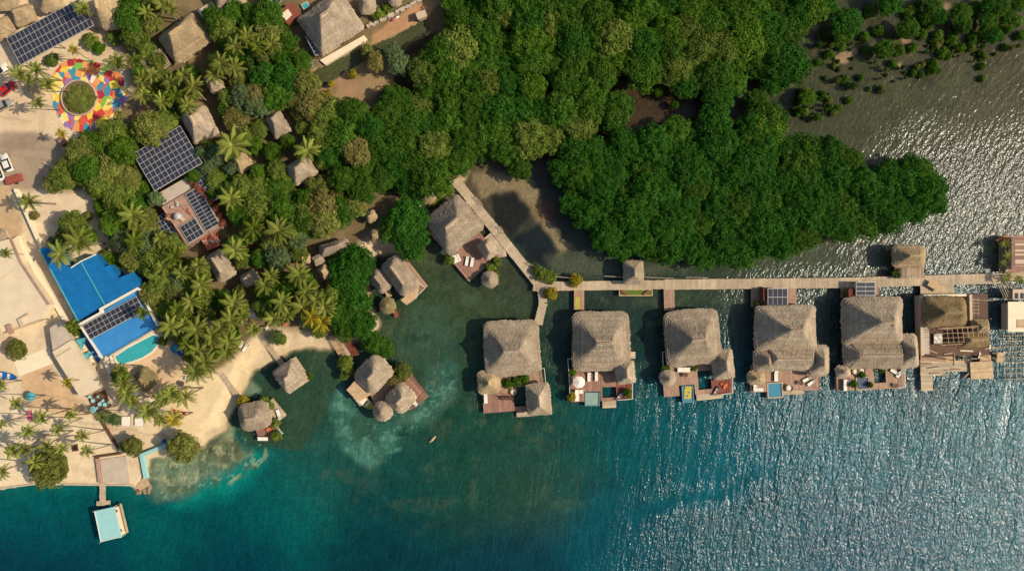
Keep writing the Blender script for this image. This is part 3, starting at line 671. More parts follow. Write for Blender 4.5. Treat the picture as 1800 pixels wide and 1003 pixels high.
# ------------------------------------------------------------------ thatched roofs, decks, solar roofs
def quad_info(q, z):
    w = [P(u, v, z) for u, v in q]
    cx = sum(p[0] for p in w) / 4; cy = sum(p[1] for p in w) / 4
    ex = ((w[1][0] - w[0][0]) + (w[2][0] - w[3][0])) / 2, ((w[1][1] - w[0][1]) + (w[2][1] - w[3][1])) / 2
    ey = ((w[0][0] - w[3][0]) + (w[1][0] - w[2][0])) / 2, ((w[0][1] - w[3][1]) + (w[1][1] - w[2][1])) / 2
    return cx, cy, math.hypot(*ex) / 2, math.hypot(*ey) / 2, math.atan2(ex[1], ex[0])
def circ(u, v, r): return [(u - r, v - r), (u + r, v - r), (u + r, v + r), (u - r, v + r)]
def rect(u0, v0, u1, v1, skew=0.0): return [(u0, v0), (u1, v0 + skew), (u1, v1 + skew), (u0, v1)]
def thatch(parent, quad, ze, zt, ridge=0.27, rc=0.28, layers=9, curve=1.4, mt='thatch', name='roof', seed=None, cap=True, off=(0, 0), axis=None):
    cx, cy, hx, hy, ang = quad_info(quad, ze)
    rs = np.random.RandomState(seed if seed is not None else int(abs(cx * 13 + cy * 7) * 10) % 100000)
    hx *= 1.025; hy *= 1.025
    rc = min(hx, hy) * min(0.999, rc); per = []
    def outline(n):
        segs = [((hx - rc, -hy), (hx, -hy + rc)), ]
        pts = []
        L1, L2, La = 2 * (hy - rc), 2 * (hx - rc), math.pi / 2 * rc; tot = 2 * (L1 + L2) + 4 * La
        for i in range(n):
            s = tot * i / n
            for (ln, fn) in ((L1, lambda t: (hx, -hy + rc + t)), (La, lambda t: (hx - rc + rc * math.cos(t / rc), hy - rc + rc * math.sin(t / rc))),
                             (L2, lambda t: (hx - rc - t, hy)), (La, lambda t: (-hx + rc - rc * math.sin(t / rc), hy - rc + rc * math.cos(t / rc))),
                             (L1, lambda t: (-hx, hy - rc - t)), (La, lambda t: (-hx + rc - rc * math.cos(t / rc), -hy + rc - rc * math.sin(t / rc))),
                             (L2, lambda t: (-hx + rc + t, -hy)), (La, lambda t: (hx - rc + rc * math.sin(t / rc), -hy + rc - rc * math.cos(t / rc)))):
                if s <= ln or False: pts.append(fn(s)); break
                s -= ln
            else: pts.append((hx, -hy + rc))
        return pts, tot
    n = int(max(40, min(150, 4 * (hx + hy) / 0.28)))
    out, tot = outline(n)
    rl = ridge * max(hx, hy); alongx = (hx >= hy) if axis is None else axis == 'x'
    ph = rs.rand(3) * 6.28
    dh = zt - ze
    def prof(t): return 0.28 * t + 0.72 * t ** curve
    rings = []                                       # (list of points, v coordinate, tint)
    def ring(t, dz, jit, zj):
        pts = []
        for i, (x, y) in enumerate(out):
            a = 2 * math.pi * i / n
            wob = 1 + 0.012 * math.sin(3 * a + ph[0]) + 0.010 * math.sin(5 * a + ph[1]) + 0.006 * math.sin(11 * a + ph[2])
            x, y = x * wob, y * wob
            px, py = (max(-rl, min(rl, x)) + off[0], off[1]) if alongx else (off[0], max(-rl, min(rl, y)) + off[1])
            j = rs.randn() * jit
            q = t - j / max(0.5, math.hypot(x - px, y - py))
            z = ze + dh * prof(max(0, min(1, t))) + dz + rs.randn() * zj
            pts.append((px + (x - px) * (1 - q), py + (y - py) * (1 - q), z))
        return pts
    st = (0.10 + 0.08 * min(1, dh / 5)) * min(1, 14 / layers)
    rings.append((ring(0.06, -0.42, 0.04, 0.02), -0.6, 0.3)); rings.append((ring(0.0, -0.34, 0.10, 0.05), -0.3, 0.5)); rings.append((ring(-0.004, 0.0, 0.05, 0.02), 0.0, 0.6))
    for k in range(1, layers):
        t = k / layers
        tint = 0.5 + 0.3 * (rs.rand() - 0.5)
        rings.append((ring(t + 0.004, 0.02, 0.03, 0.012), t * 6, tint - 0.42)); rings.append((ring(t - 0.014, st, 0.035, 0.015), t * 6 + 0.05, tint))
    rings.append((ring(1.0, 0.05, 0.0, 0.01), 6, 0.5))
    V, F, UV, C = [], [], [], []
    ca, sa = math.cos(ang), math.sin(ang)
    for pts, v, c in rings:
        for i in range(n): V.append((pts[i][0] * ca - pts[i][1] * sa, pts[i][0] * sa + pts[i][1] * ca, pts[i][2]))
    for k in range(len(rings) - 1):
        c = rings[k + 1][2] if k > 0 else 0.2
        for i in range(n):
            j = (i + 1) % n
            F.append((k * n + i, k * n + j, (k + 1) * n + j, (k + 1) * n + i))
            u0, u1 = tot * i / n, tot * (i + 1) / n; v0, v1 = rings[k][1], rings[k + 1][1]
            UV += [u0, v0, u1, v0, u1, v1, u0, v1]; C.append(min(1, max(0, c + 0.3 * (rs.rand() - 0.5))))
    me = bpy.data.meshes.new(name)
    og = ORG.get(parent, (0, 0, 0)) if parent is not None else (cx, cy, 0)
    me.from_pydata([(x + cx - og[0], y + cy - og[1], z - og[2]) for x, y, z in V], [], F); me.update()
    ul = me.uv_layers.new(name='UVMap'); ul.data.foreach_set('uv', np.array(UV, dtype=np.float32))
    at = me.attributes.new('vc', 'FLOAT', 'FACE'); at.data.foreach_set('value', np.array(C, dtype=np.float32))
    me.materials.append(MT[mt])
    o = bpy.data.objects.new(name, me); COL.objects.link(o); ORG[o] = og
    if parent is not None: o.parent = parent
    else: o.location = og
    if cap and dh > 1.5:
        m = MB(); rr = 0.16 + 0.02 * dh
        l2 = rl + 0.25
        a_ = (-l2 + off[0], off[1]) if alongx else (off[0], -l2 + off[1]); b_ = (l2 + off[0], off[1]) if alongx else (off[0], l2 + off[1])
        pts = []
        for i in range(7):
            t = i / 6; x = a_[0] + (b_[0] - a_[0]) * t; y = a_[1] + (b_[1] - a_[1]) * t
            pts.append((x * ca - y * sa + cx, x * sa + y * ca + cy, zt + 0.04 + rs.randn() * 0.02))
        m.tube(pts, [rr * 0.6] + [rr] * 5 + [rr * 0.6], 8); m.build('ridge_cap', MT['ridge'] if mt == 'thatch' else MT[mt + '_cap'], o)
    return o
MT['thatch_gold_cap'] = mat('golden_ridge', A(176, 146, 100), 0.2, 4, 0.95); MT['thatch_brown_cap'] = MT['thatch_old_cap'] = mat('old_ridge', A(140, 120, 80), 0.2, 4, 0.95)
def walls(parent, quad, ze, inset, z0, z1, mt='wall', door=True, ang_only=None):
    cx, cy, hx, hy, ang = quad_info(quad, ze)
    m = MB(); m.box(cx, cy, z0, z1, hx - inset, hy - inset, ang); w = m.build('wall', MT[mt], parent)
    ca, sa = math.cos(ang), math.sin(ang)
    def at(x, y): return cx + x * ca - y * sa, cy + x * sa + y * ca
    if door:
        m = MB(); x, y = at(0, -(hy - inset) - 0.01); m.box(x, y, z0 + 0.03, min(z0 + 2.1, z1 - 0.1), 0.9, 0.04, ang); d = m.build('door', MT['wood'], parent)
        for sx in (-1, 1):
            m = MB(); x, y = at(sx * (hx - inset + 0.01), 0); m.box(x, y, z0 + 0.9, min(z0 + 2.0, z1 - 0.1), 0.04, 0.7, ang); m.build('window', MT['glass'], parent)
    return w
def planks(parent, quad, z, mt='deck_red', along='v', name='deck', th=0.12, pw=0.42, holes=(), seed=0, tone=0.0):
    """a deck of boards; holes are pixel rectangles left open"""
    cx, cy, hx, hy, ang = quad_info(quad, z); rs = random.Random(seed or int(abs(cx * 31 + cy * 17)))
    ca, sa = math.cos(ang), math.sin(ang); m = MB()
    hl = []
    for hq in holes:
        pts = [P(u, v, z) for u, v in hq]
        loc = [((p[0] - cx) * ca + (p[1] - cy) * sa, -(p[0] - cx) * sa + (p[1] - cy) * ca) for p in pts]
        hl.append((min(p[0] for p in loc), max(p[0] for p in loc), min(p[1] for p in loc), max(p[1] for p in loc)))
    A_, B_ = (hx, hy) if along == 'v' else (hy, hx)       # A_: across the boards, B_: along them
    n = max(1, int(2 * A_ / pw)); w = 2 * A_ / n
    for i in range(n):
        a = -A_ + (i + 0.5) * w; spans = [(-B_, B_)]
        for (x0, x1, y0, y1) in hl:
            lo, hi, s0, s1 = (x0, x1, y0, y1) if along == 'v' else (y0, y1, x0, x1)
            if lo < a < hi:
                new = []
                for (p, q) in spans:
                    if s0 > p: new.append((p, min(q, s0)))
                    if s1 < q: new.append((max(p, s1), q))
                spans = [s for s in new if s[1] - s[0] > 0.05]
        c = min(1, max(0, 0.5 + tone + 0.55 * (rs.random() - 0.5)))
        for (p, q) in spans:
            x, y = (a, (p + q) / 2) if along == 'v' else ((p + q) / 2, a)
            bx, by = (w / 2 - 0.012, (q - p) / 2) if along == 'v' else ((q - p) / 2, w / 2 - 0.012)
            dz = rs.uniform(-0.008, 0.008)
            m.box(cx + x * ca - y * sa, cy + x * sa + y * ca, z - th + dz, z + dz, bx, by, ang, c)
    for sy in (-0.8, 0, 0.8):                              # bearers under the boards
        x, y = (0, sy * B_) if along == 'v' else (sy * B_, 0)
        bx, by = (A_ * 0.98, 0.07) if along == 'v' else (0.07, A_ * 0.98)
        m.box(cx + x * ca - y * sa, cy + x * sa + y * ca, z - th - 0.16, z - th - 0.012, bx, by, ang, 0.2) if not holes else None
    return m.build(name, MT[mt], parent)
def stilts(parent, quad, z, nx=3, ny=3, inset=0.5, rad=0.11, z0=-3.0):
    cx, cy, hx, hy, ang = quad_info(quad, z); ca, sa = math.cos(ang), math.sin(ang)
    for i in range(nx):
        for j in range(ny):
            x = -(hx - inset) + 2 * (hx - inset) * i / max(1, nx - 1); y = -(hy - inset) + 2 * (hy - inset) * j / max(1, ny - 1)
            X, Y = cx + x * ca - y * sa, cy + x * sa + y * ca
            m = MB(); m.tube([(X, Y, z0), (X, Y, z - 0.13)], rad, 7); m.build('stilt', MT['wood'], parent)
def railing(parent, pts, z, mt='white', h=0.95, gap=1.6, name='railing'):
    m = MB(); w = [P(u, v, z + h) for u, v in pts]
    for a, b in zip(w, w[1:]):
        L_ = math.hypot(b[0] - a[0], b[1] - a[1]); n = max(1, int(L_ / gap))
        for zz, r_ in ((z + h, 0.06), (z + h * 0.5, 0.035)):
            m.tube([(a[0], a[1], zz), (b[0], b[1], zz)], r_, 5)
        for i in range(n + 1):
            t = i / n; m.tube([(a[0] + (b[0] - a[0]) * t, a[1] + (b[1] - a[1]) * t, z - 0.1), (a[0] + (b[0] - a[0]) * t, a[1] + (b[1] - a[1]) * t, z + h)], 0.045, 5)
    return m.build(name, MT[mt], parent)
def plunge(parent, quad, z, water_mt='pool_blue', rim='pool_rim', rimw=0.16, depth=0.9):
    """a small deck pool: rim, water inside it, steps"""
    cx, cy, hx, hy, ang = quad_info(quad, z); ca, sa = math.cos(ang), math.sin(ang); m = MB()
    for (x, y, bx, by) in ((0, hy - rimw / 2, hx, rimw / 2), (0, -hy + rimw / 2, hx, rimw / 2), (hx - rimw / 2, 0, rimw / 2, hy - rimw), (-hx + rimw / 2, 0, rimw / 2, hy - rimw)):
        m.box(cx + x * ca - y * sa, cy + x * sa + y * ca, z - depth, z + 0.10, bx, by, ang)
    m.box(cx, cy, z - depth - 0.1, z - depth - 0.003, hx, hy, ang)
    p = m.build('plunge_pool', MT[rim], parent)
    m = MB(); m.box(cx, cy, z - depth + 0.004, z - 0.06, hx - rimw - 0.003, hy - rimw - 0.003, ang); m.build('pool_water', MT[water_mt], p)
    return p
def solar(name, label, quad, z, nx, ny, mt='panel', posts=True, tilt=0.0, z0=GZ, group=None, parent=None, gapx=0, frame='steel'):
    cx, cy, hx, hy, ang = quad_info(quad, z)
    root = thing(name, label, 'solar canopy', (cx, cy, z0), group) if parent is None else parent
    ca, sa = math.cos(ang), math.sin(ang)
    def at(x, y): return cx + x * ca - y * sa, cy + x * sa + y * ca
    pw, ph = 2 * hx / nx, 2 * hy / ny
    proto = None; me = None
    m = MB(); m.box(0, 0, 0, 0.045, pw / 2 - 0.06, ph / 2 - 0.06, 0, 0.5)
    for i in range(nx):
        for j in range(ny):
            x, y = at(-hx + (i + 0.5) * pw, -hy + (j + 0.5) * ph)
            zz = z + 0.06 + tilt * (-hy + (j + 0.5) * ph)
            if me is None:
                o = m.build('solar_panel', MT[mt], None, origin=(0, 0, 0)); me = o.data; o.parent = root
            else:
                o = bpy.data.objects.new('solar_panel', me); COL.objects.link(o); o.parent = root
            og = ORG[root]; o.location = (x - og[0], y - og[1], zz - og[2]); o.rotation_euler = (math.atan(tilt), 0, ang)
    m = MB()
    for i in range(nx + 1):
        x, y = at(-hx + i * pw, 0); w = 0.085 if i % 2 == 0 else 0.045
        m.box(x, y, z + 0.0, z + 0.062, w, hy + 0.06, ang)
    for j in range(ny + 1):
        x, y = at(0, -hy + j * ph); m.box(x, y, z - 0.05, z + 0.058, hx + 0.06, 0.07, ang)
    m.build('mounting_frame', MT[frame], root)
    if posts:
        for sx in (-0.92, 0, 0.92):
            for sy in (-0.88, 0.88):
                x, y = at(sx * hx, sy * hy); m = MB(); m.tube([(x, y, z0 - 0.5), (x, y, z - 0.052)], 0.1, 6); m.build('post', MT['wood'], root)
    return root

# ------------------------------------------------------------------ furniture, boats and cars: one of each kind, copied later
def part(root, name, mt, fn, sub=None, smooth=False):
    m = MB(); fn(m); return m.build(name, MT[mt], sub or root, smooth)
def lounger_proto():
    r = thing('sun_lounger', 'lounger', 'lounger')
    part(r, 'frame', 'wood', lambda m: [m.box(0, 0, 0.24, 0.30, 1.0, 0.36)])
    for x in (-0.85, 0.85):
        for y in (-0.3, 0.3): part(r, 'leg', 'wood', lambda m: m.box(x, y, 0, 0.237, 0.04, 0.04))
    part(r, 'cushion', 'cloth', lambda m: [m.box(-0.3, 0, 0.302, 0.42, 0.68, 0.33)])
    def back(m):
        m.prism([(0.40, -0.33), (1.02, -0.33), (1.02, 0.33), (0.40, 0.33)], 0.31, 0.42)
        m.v[-4:] = [(x, y, z + (0.38 if x > 0.9 else 0)) for x, y, z in m.v[-4:]]; m.v[-8:-4] = [(x, y, z + (0.34 if x > 0.9 else 0)) for x, y, z in m.v[-8:-4]]
    part(r, 'backrest', 'cloth', back); return r
def sofa_proto(L=2.2, corner=False, mt='cloth'):
    r = thing('sofa', 'sofa', 'sofa')
    part(r, 'base', 'wood', lambda m: [m.box(0, 0, 0, 0.28, L / 2, 0.42)] + ([m.box(L / 2 - 0.42, -0.85, 0, 0.28, 0.42, 0.42)] if corner else []))
    for k in range(2): part(r, 'seat_cushion', mt, lambda m: m.box((k - 0.5) * L / 2, -0.06, 0.283, 0.46, L / 4 - 0.02, 0.34))
    if corner: part(r, 'seat_cushion', mt, lambda m: m.box(L / 2 - 0.42, -0.86, 0.283, 0.46, 0.40, 0.40))
    part(r, 'backrest', mt, lambda m: m.box(0, 0.36, 0.283, 0.78, L / 2, 0.07)); return r
def bed_proto():
    r = thing('daybed', 'daybed', 'daybed')
    part(r, 'frame', 'wood', lambda m: [m.box(0, 0, 0.12, 0.28, 1.1, 0.95)] + [m.box(x, y, 0, 0.119, 0.06, 0.06) for x in (-1, 1) for y in (-.85, .85)])
    part(r, 'mattress', 'cloth', lambda m: m.box(0, 0, 0.283, 0.48, 1.05, 0.9))
    for y in (-0.42, 0.42): part(r, 'pillow', 'cloth', lambda m: m.box(0.78, y, 0.484, 0.60, 0.2, 0.34, taper=0.85))
    return r
def parasol_proto(mt='cloth', rad=1.35):
    r = thing('parasol', 'parasol', 'parasol')
    def can(m):
        for k in range(8):
            a, b = k * math.pi / 4 + .39, (k + 1) * math.pi / 4 + .39
            m.face([(0, 0, 2.75), (rad * math.cos(a), rad * math.sin(a), 2.2), (rad * math.cos(b), rad * math.sin(b), 2.2)], 0.3 + 0.4 * (k % 2))
            m.face([(rad * math.cos(a), rad * math.sin(a), 2.2), (rad * math.cos(a), rad * math.sin(a), 2.05), (rad * math.cos(b), rad * math.sin(b), 2.05), (rad * math.cos(b), rad * math.sin(b), 2.2)])
    part(r, 'canopy', mt, can)
    part(r, 'pole', 'wood', lambda m: m.tube([(0, 0, 0.05), (0, 0, 2.85)], 0.03, 6)); part(r, 'base', 'concrete', lambda m: m.tube([(0, 0, 0), (0, 0, 0.06)], 0.3, 10)); return r
def table_proto(mt='wood', top=0.5, rnd_=True):
    r = thing('table', 'table', 'table')
    part(r, 'tabletop', mt, lambda m: m.tube([(0, 0, 0.70), (0, 0, 0.75)], top, 12) if rnd_ else m.box(0, 0, 0.70, 0.75, top * 1.3, top * 0.8))
    for a in range(4): part(r, 'leg', mt, lambda m: m.tube([(0.6 * top * math.cos(a * 1.57 + .78), 0.6 * top * math.sin(a * 1.57 + .78), 0), (0.6 * top * math.cos(a * 1.57 + .78), 0.6 * top * math.sin(a * 1.57 + .78), 0.699)], 0.03, 5))
    return r
def chair_proto(mt='wood'):
    r = thing('chair', 'chair', 'chair')
    part(r, 'seat', mt, lambda m: m.box(0, 0, 0.42, 0.47, 0.26, 0.26))
    part(r, 'backrest', mt, lambda m: m.box(0, 0.25, 0.472, 0.92, 0.26, 0.03))
    for x in (-.22, .22):
        for y in (-.22, .22): part(r, 'leg', mt, lambda m: m.box(x, y, 0, 0.419, 0.025, 0.025))
    return r
def net_proto():
    r = thing('hanging_chair', 'round chair', 'chair')
    part(r, 'shell', 'deck_new', lambda m: [m.tube([(0.62 * math.cos(t), 0.62 * math.sin(t) * 1.0, 0.55 + 0.12 * math.cos(t)) for t in [k * math.pi / 8 for k in range(17)]], 0.06, 6)] +
         [m.face([(0, 0, 0.3), (0.6 * math.cos(k * .785), 0.6 * math.sin(k * .785), 0.52 + .1 * math.cos(k * .785)), (0.6 * math.cos((k + 1) * .785), 0.6 * math.sin((k + 1) * .785), 0.52 + .1 * math.cos((k + 1) * .785))]) for k in range(8)])
    part(r, 'cushion', 'cloth', lambda m: m.tube([(0, 0, 0.34), (0, 0, 0.46)], [0.34, 0.42], 10)); part(r, 'base', 'wood', lambda m: m.tube([(0, 0, 0), (0, 0, 0.3)], [0.35, 0.15], 8)); return r
def boat_proto(L, W, hull, deck, cover=None, name='boat'):
    r = thing(name, name, 'boat')
    def hullf(m):
        st = [(-0.5, 0.78, 0.0), (-0.3, 0.95, 0), (0, 1.0, 0), (0.25, 0.85, 0.02), (0.42, 0.42, 0.1), (0.5, 0.03, 0.18)]
        n0 = len(m.v)
        for t, w, s in st:
            for k, (yy, zz) in enumerate(((-1, 0.62), (-0.9, 0.12), (0, -0.15), (0.9, 0.12), (1, 0.62), (0.82, 0.62), (0.7, 0.26), (-0.7, 0.26), (-0.82, 0.62))):
                m.v.append((t * L, yy * w * W / 2, zz * (L / 5) ** 0.5 + s))
        q = 9
        for i in range(len(st) - 1):
            for k in range(q):
                k2 = (k + 1) % q
                m.f.append((n0 + i * q + k, n0 + (i + 1) * q + k, n0 + (i + 1) * q + k2, n0 + i * q + k2)); m.c.append(0.5)
        m.f.append(tuple(n0 + k for k in range(q))); m.c.append(0.5)
        e = n0 + (len(st) - 1) * q; m.f.append(tuple(e + k for k in range(q - 1, -1, -1))); m.c.append(0.5)
    part(r, 'hull', hull, hullf)
    k = (L / 5) ** 0.5
    for t in (-0.2, 0.12): part(r, 'seat', deck, lambda m: m.box(t * L, 0, 0.36 * k, 0.42 * k, 0.05 * L, 0.34 * W))
    if cover: part(r, 'cover', cover, lambda m: [m.box(-0.22 * L, 0, 0.66 * k, 1.0 * k, 0.2 * L, 0.44 * W, taper=0.86)])
    return r
def car_proto(paint, L=4.3, W=1.78):
    r = thing('parked_car', 'car', 'car')
    def body(m):
        st = [(-0.5, 0.80, 0.55), (-0.47, 0.94, 0.72), (-0.36, 1.0, 0.84), (-0.1, 1.0, 0.90), (0.18, 1.0, 0.90), (0.36, 0.98, 0.84), (0.46, 0.90, 0.72), (0.5, 0.74, 0.56)]
        n0 = len(m.v)
        for t, w, z in st:
            for yy, zz in ((-0.9, 0.22), (-1, 0.5), (-0.96, z - 0.06), (-0.86, z), (0, z + 0.03), (0.86, z), (0.96, z - 0.06), (1, 0.5), (0.9, 0.22)):
                m.v.append((t * L, yy * w * W / 2, zz))
        q = 9
        for i in range(len(st) - 1):
            for k in range(q):
                k2 = (k + 1) % q; m.f.append((n0 + i * q + k, n0 + i * q + k2, n0 + (i + 1) * q + k2, n0 + (i + 1) * q + k)); m.c.append(0.5)
        m.f.append(tuple(n0 + k for k in range(q - 1, -1, -1))); m.c.append(0.5); e = n0 + (len(st) - 1) * q; m.f.append(tuple(e + k for k in range(q))); m.c.append(0.5)
    part(r, 'body', paint, body, smooth=True)
    def glass(m):
        n0 = len(m.v)
        for z, x0, x1, w in ((0.90, -0.40, 0.20, 0.90), (1.38, -0.30, 0.05, 0.74)):
            for x, y in ((x0, -1), (x1, -1), (x1, 1), (x0, 1)): m.v.append((x * L, y * w * W / 2, z))
        for f in ((0, 1, 5, 4), (1, 2, 6, 5), (2, 3, 7, 6), (3, 0, 4, 7)): m.f.append(tuple(n0 + i for i in f)); m.c.append(.5)
    part(r, 'window_glass', 'glass', glass)
    part(r, 'roof', paint, lambda m: m.box(-0.125 * L, 0, 1.37, 1.45, 0.19 * L, 0.37 * W, taper=0.9))
    for x in (-0.31, 0.31):
        for y in (-1, 1):
            w = part(r, 'wheel', 'tyre', lambda m: m.tube([(x * L, y * (W / 2 - 0.2), 0.32), (x * L, y * (W / 2 - 0.005), 0.32)], 0.32, 12))
            part(r, 'rim', 'steel', lambda m: m.tube([(x * L, y * (W / 2 - 0.006), 0.32), (x * L, y * (W / 2 + 0.01), 0.32)], 0.2, 10), sub=w)
    for y in (-1, 1):
        part(r, 'headlight', 'lamp', lambda m: m.box(0.455 * L, y * 0.3 * W, 0.60, 0.70, 0.05 * L, 0.09 * W))
        part(r, 'mirror', paint, lambda m: m.box(0.14 * L, y * (W / 2 + 0.08), 0.92, 1.05, 0.06, 0.09))
    return r
LOUNGER, SOFA, CORNER, BED, PARASOL = lounger_proto(), sofa_proto(), sofa_proto(2.4, True), bed_proto(), parasol_proto()
PARASOL_GREY = parasol_proto('steel', 1.5); PARASOL_AQUA = parasol_proto('aqua_deep', 1.3)
TABLE, TABLE_AQUA, CHAIR, NEST = table_proto(), table_proto('aqua', 0.55), chair_proto(), net_proto()
CHAIR_AQUA, CHAIR_WHITE = chair_proto('aqua'), chair_proto('white')
BOAT_Y = boat_proto(5.2, 2.1, 'yellow', 'white', 'cloth'); KAYAK_R = boat_proto(3.4, 0.85, 'red', 'white', None, 'kayak'); KAYAK_B = boat_proto(3.4, 0.85, 'aqua_deep', 'white', None, 'kayak')
BOAT_BLUE = boat_proto(4.6, 1.5, 'blue', 'white', None, 'rowing_boat'); BOAT_GREY = boat_proto(3.0, 0.9, 'cargrey', 'white', None, 'kayak')
CAR_W, CAR_R, CAR_G = car_proto('carwhite'), car_proto('red'), car_proto('cargrey')
PROTOS = MANG + BROAD + BUSH + THIN + PALM + [LOUNGER, SOFA, CORNER, BED, PARASOL, PARASOL_GREY, PARASOL_AQUA, TABLE, TABLE_AQUA, CHAIR, NEST, CHAIR_AQUA, CHAIR_WHITE, BOAT_Y, KAYAK_R, KAYAK_B, BOAT_BLUE, BOAT_GREY, CAR_W, CAR_R, CAR_G]
def put(proto, u, v, z, deg, label, group=None, scale=1.0):
    x, y, _ = P(u, v, z); return copy_tree(proto, (x, y, z), R(deg), scale, label, group)
def shrub(u, v, rpx, label, z=GZ, mt='bright', group=None, protos=None):
    return put_tree(protos or BUSH, u, v, rpx, label, group, mt, base=z)

# ------------------------------------------------------------------ overwater bungalows in the row
DZ = 1.0
def hut(name, label, cat, cu, cv, z0=0.0, group=None):
    x, y, _ = P(cu, cv, z0); return thing(name, label, cat, (x, y, z0), group)
ROW = 'thatched bungalows in a row along the boardwalk'
# first from the left
b = hut('overwater_bungalow', 'leftmost bungalow of the row, red deck in front, two square side roofs, no pool', 'bungalow', 898, 640, 0, ROW)
q = [(849, 567), (945, 561), (950, 656), (854, 662)]
thatch(b, q, 3.4, 8.6, 0.25, 0.3, 14, 1.85, axis='x'); walls(b, q, 3.4, 1.1, DZ, 3.5)
planks(b, [(852, 600), (946, 595), (956, 672), (858, 690)], DZ - 0.02, 'deck_brown', 'v'); stilts(b, [(852, 575), (946, 570), (956, 672), (858, 690)], DZ)
thatch(b, [(839, 652), (878, 649), (880, 690), (841, 693)], 3.1, 5.0, 0.05, 0.45, 6, 1.5, 'thatch_gold'); walls(b, [(839, 652), (878, 649), (880, 690), (841, 693)], 3.1, 0.7, DZ, 3.2, door=False)
thatch(b, [(924, 676), (966, 672), (969, 727), (928, 731)], 3.3, 5.9, 0.28, 0.22, 7, 1.5)
planks(b, [(848, 692), (927, 686), (928, 720), (850, 726)], DZ, 'deck_red', 'v', holes=[[(905, 674), (924, 673), (924, 713), (905, 713)]]); stilts(b, [(848, 692), (962, 686), (964, 722), (850, 726)], DZ, 4, 2)
planks(b, [(878, 660), (908, 658), (908, 690), (880, 690)], DZ + 0.01, 'deck_brown', 'u')
planks(b, [(926, 690), (966, 688), (968, 722), (928, 724)], DZ - 0.01, 'deck_brown', 'u')
railing(b, [(948, 648), (957, 647), (959, 672)], DZ); planks(b, [(908, 722), (932, 721), (934, 731), (908, 733)], 0.6, 'deck_grey', 'u', 'swim_platform')
# second
b = hut('overwater_bungalow', 'second bungalow from the left, pale plunge pool and white round parasol on its red deck', 'bungalow', 1055, 620, 0, ROW)
q = [(1006, 549), (1105, 548), (1107, 649), (1008, 651)]
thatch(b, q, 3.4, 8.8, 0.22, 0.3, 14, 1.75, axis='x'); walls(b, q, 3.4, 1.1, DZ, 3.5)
planks(b, [(1004, 600), (1106, 598), (1108, 652), (1006, 654)], DZ - 0.02, 'deck_brown', 'v'); stilts(b, [(1006, 560), (1106, 558), (1112, 700), (1006, 704)], DZ, 3, 4)
thatch(b, [(1081, 636), (1115, 632), (1117, 672), (1083, 676)], 3.2, 5.6, 0.3, 0.3, 7, 1.5)
planks(b, [(1002, 655), (1083, 653), (1083, 704), (1003, 706)], DZ, 'deck_red', 'v', holes=[[(1059, 680), (1083, 680), (1083, 698), (1059, 698)], [(1028, 688), (1055, 688), (1055, 714), (1028, 714)]])
planks(b, [(1083, 660), (1112, 659), (1112, 701), (1083, 703)], DZ - 0.01, 'wood_red', 'u')
planks(b, [(1059, 705), (1083, 704), (1083, 716), (1059, 717)], 0.5, 'deck_grey', 'u', 'swim_platform')
plunge(b, [(1028, 689), (1054, 689), (1054, 713), (1028, 713)], DZ, 'pool_pale', 'pool_rim'); railing(b, [(1006, 630), (998, 631), (1000, 655), (1002, 704)], DZ); railing(b, [(1112, 674), (1112, 701), (1085, 703)], DZ)
planks(b, [(1105, 618), (1117, 618), (1117, 630), (1105, 630)], 3.4, 'deck_grey', 'u', 'roof_ledge')
# third
b = hut('overwater_bungalow', 'third bungalow from the left, yellow mat in its plunge pool, one round corner roof', 'bungalow', 1217, 615, 0, ROW)
q = [(1166, 549), (1261, 541), (1268, 636), (1174, 645)]
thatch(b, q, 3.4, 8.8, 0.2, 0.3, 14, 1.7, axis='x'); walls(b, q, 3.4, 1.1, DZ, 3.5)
planks(b, [(1168, 590), (1264, 584), (1268, 650), (1172, 654)], DZ - 0.02, 'deck_brown', 'v'); stilts(b, [(1168, 560), (1262, 554), (1282, 690), (1168, 696)], DZ, 3, 4)
thatch(b, [(1251, 616), (1287, 613), (1292, 664), (1255, 668)], 3.2, 5.8, 0.25, 0.25, 7, 1.5)
thatch(b, circ(1174, 664, 14.5), 3.0, 4.6, 0.0, 1.0, 6, 1.3)
planks(b, [(1165, 652), (1250, 646), (1252, 690), (1166, 698)], DZ, 'deck_brown', 'v', holes=[[(1229, 645), (1250, 645), (1250, 683), (1229, 683)], [(1197, 677), (1220, 677), (1220, 710), (1197, 710)]])
planks(b, [(1222, 686), (1268, 683), (1270, 698), (1226, 705)], DZ - 0.3, 'deck_grey', 'u', 'swim_platform'); planks(b, [(1250, 668), (1288, 664), (1289, 690), (1252, 694)], DZ - 0.01, 'wood_red', 'u')
plunge(b, [(1198, 678), (1218, 677), (1220, 706), (1200, 708)], DZ, 'pool_blue', 'pool_rim'); railing(b, [(1174, 618), (1165, 619), (1166, 650)], DZ); railing(b, [(1288, 664), (1288, 691), (1268, 693)], DZ)
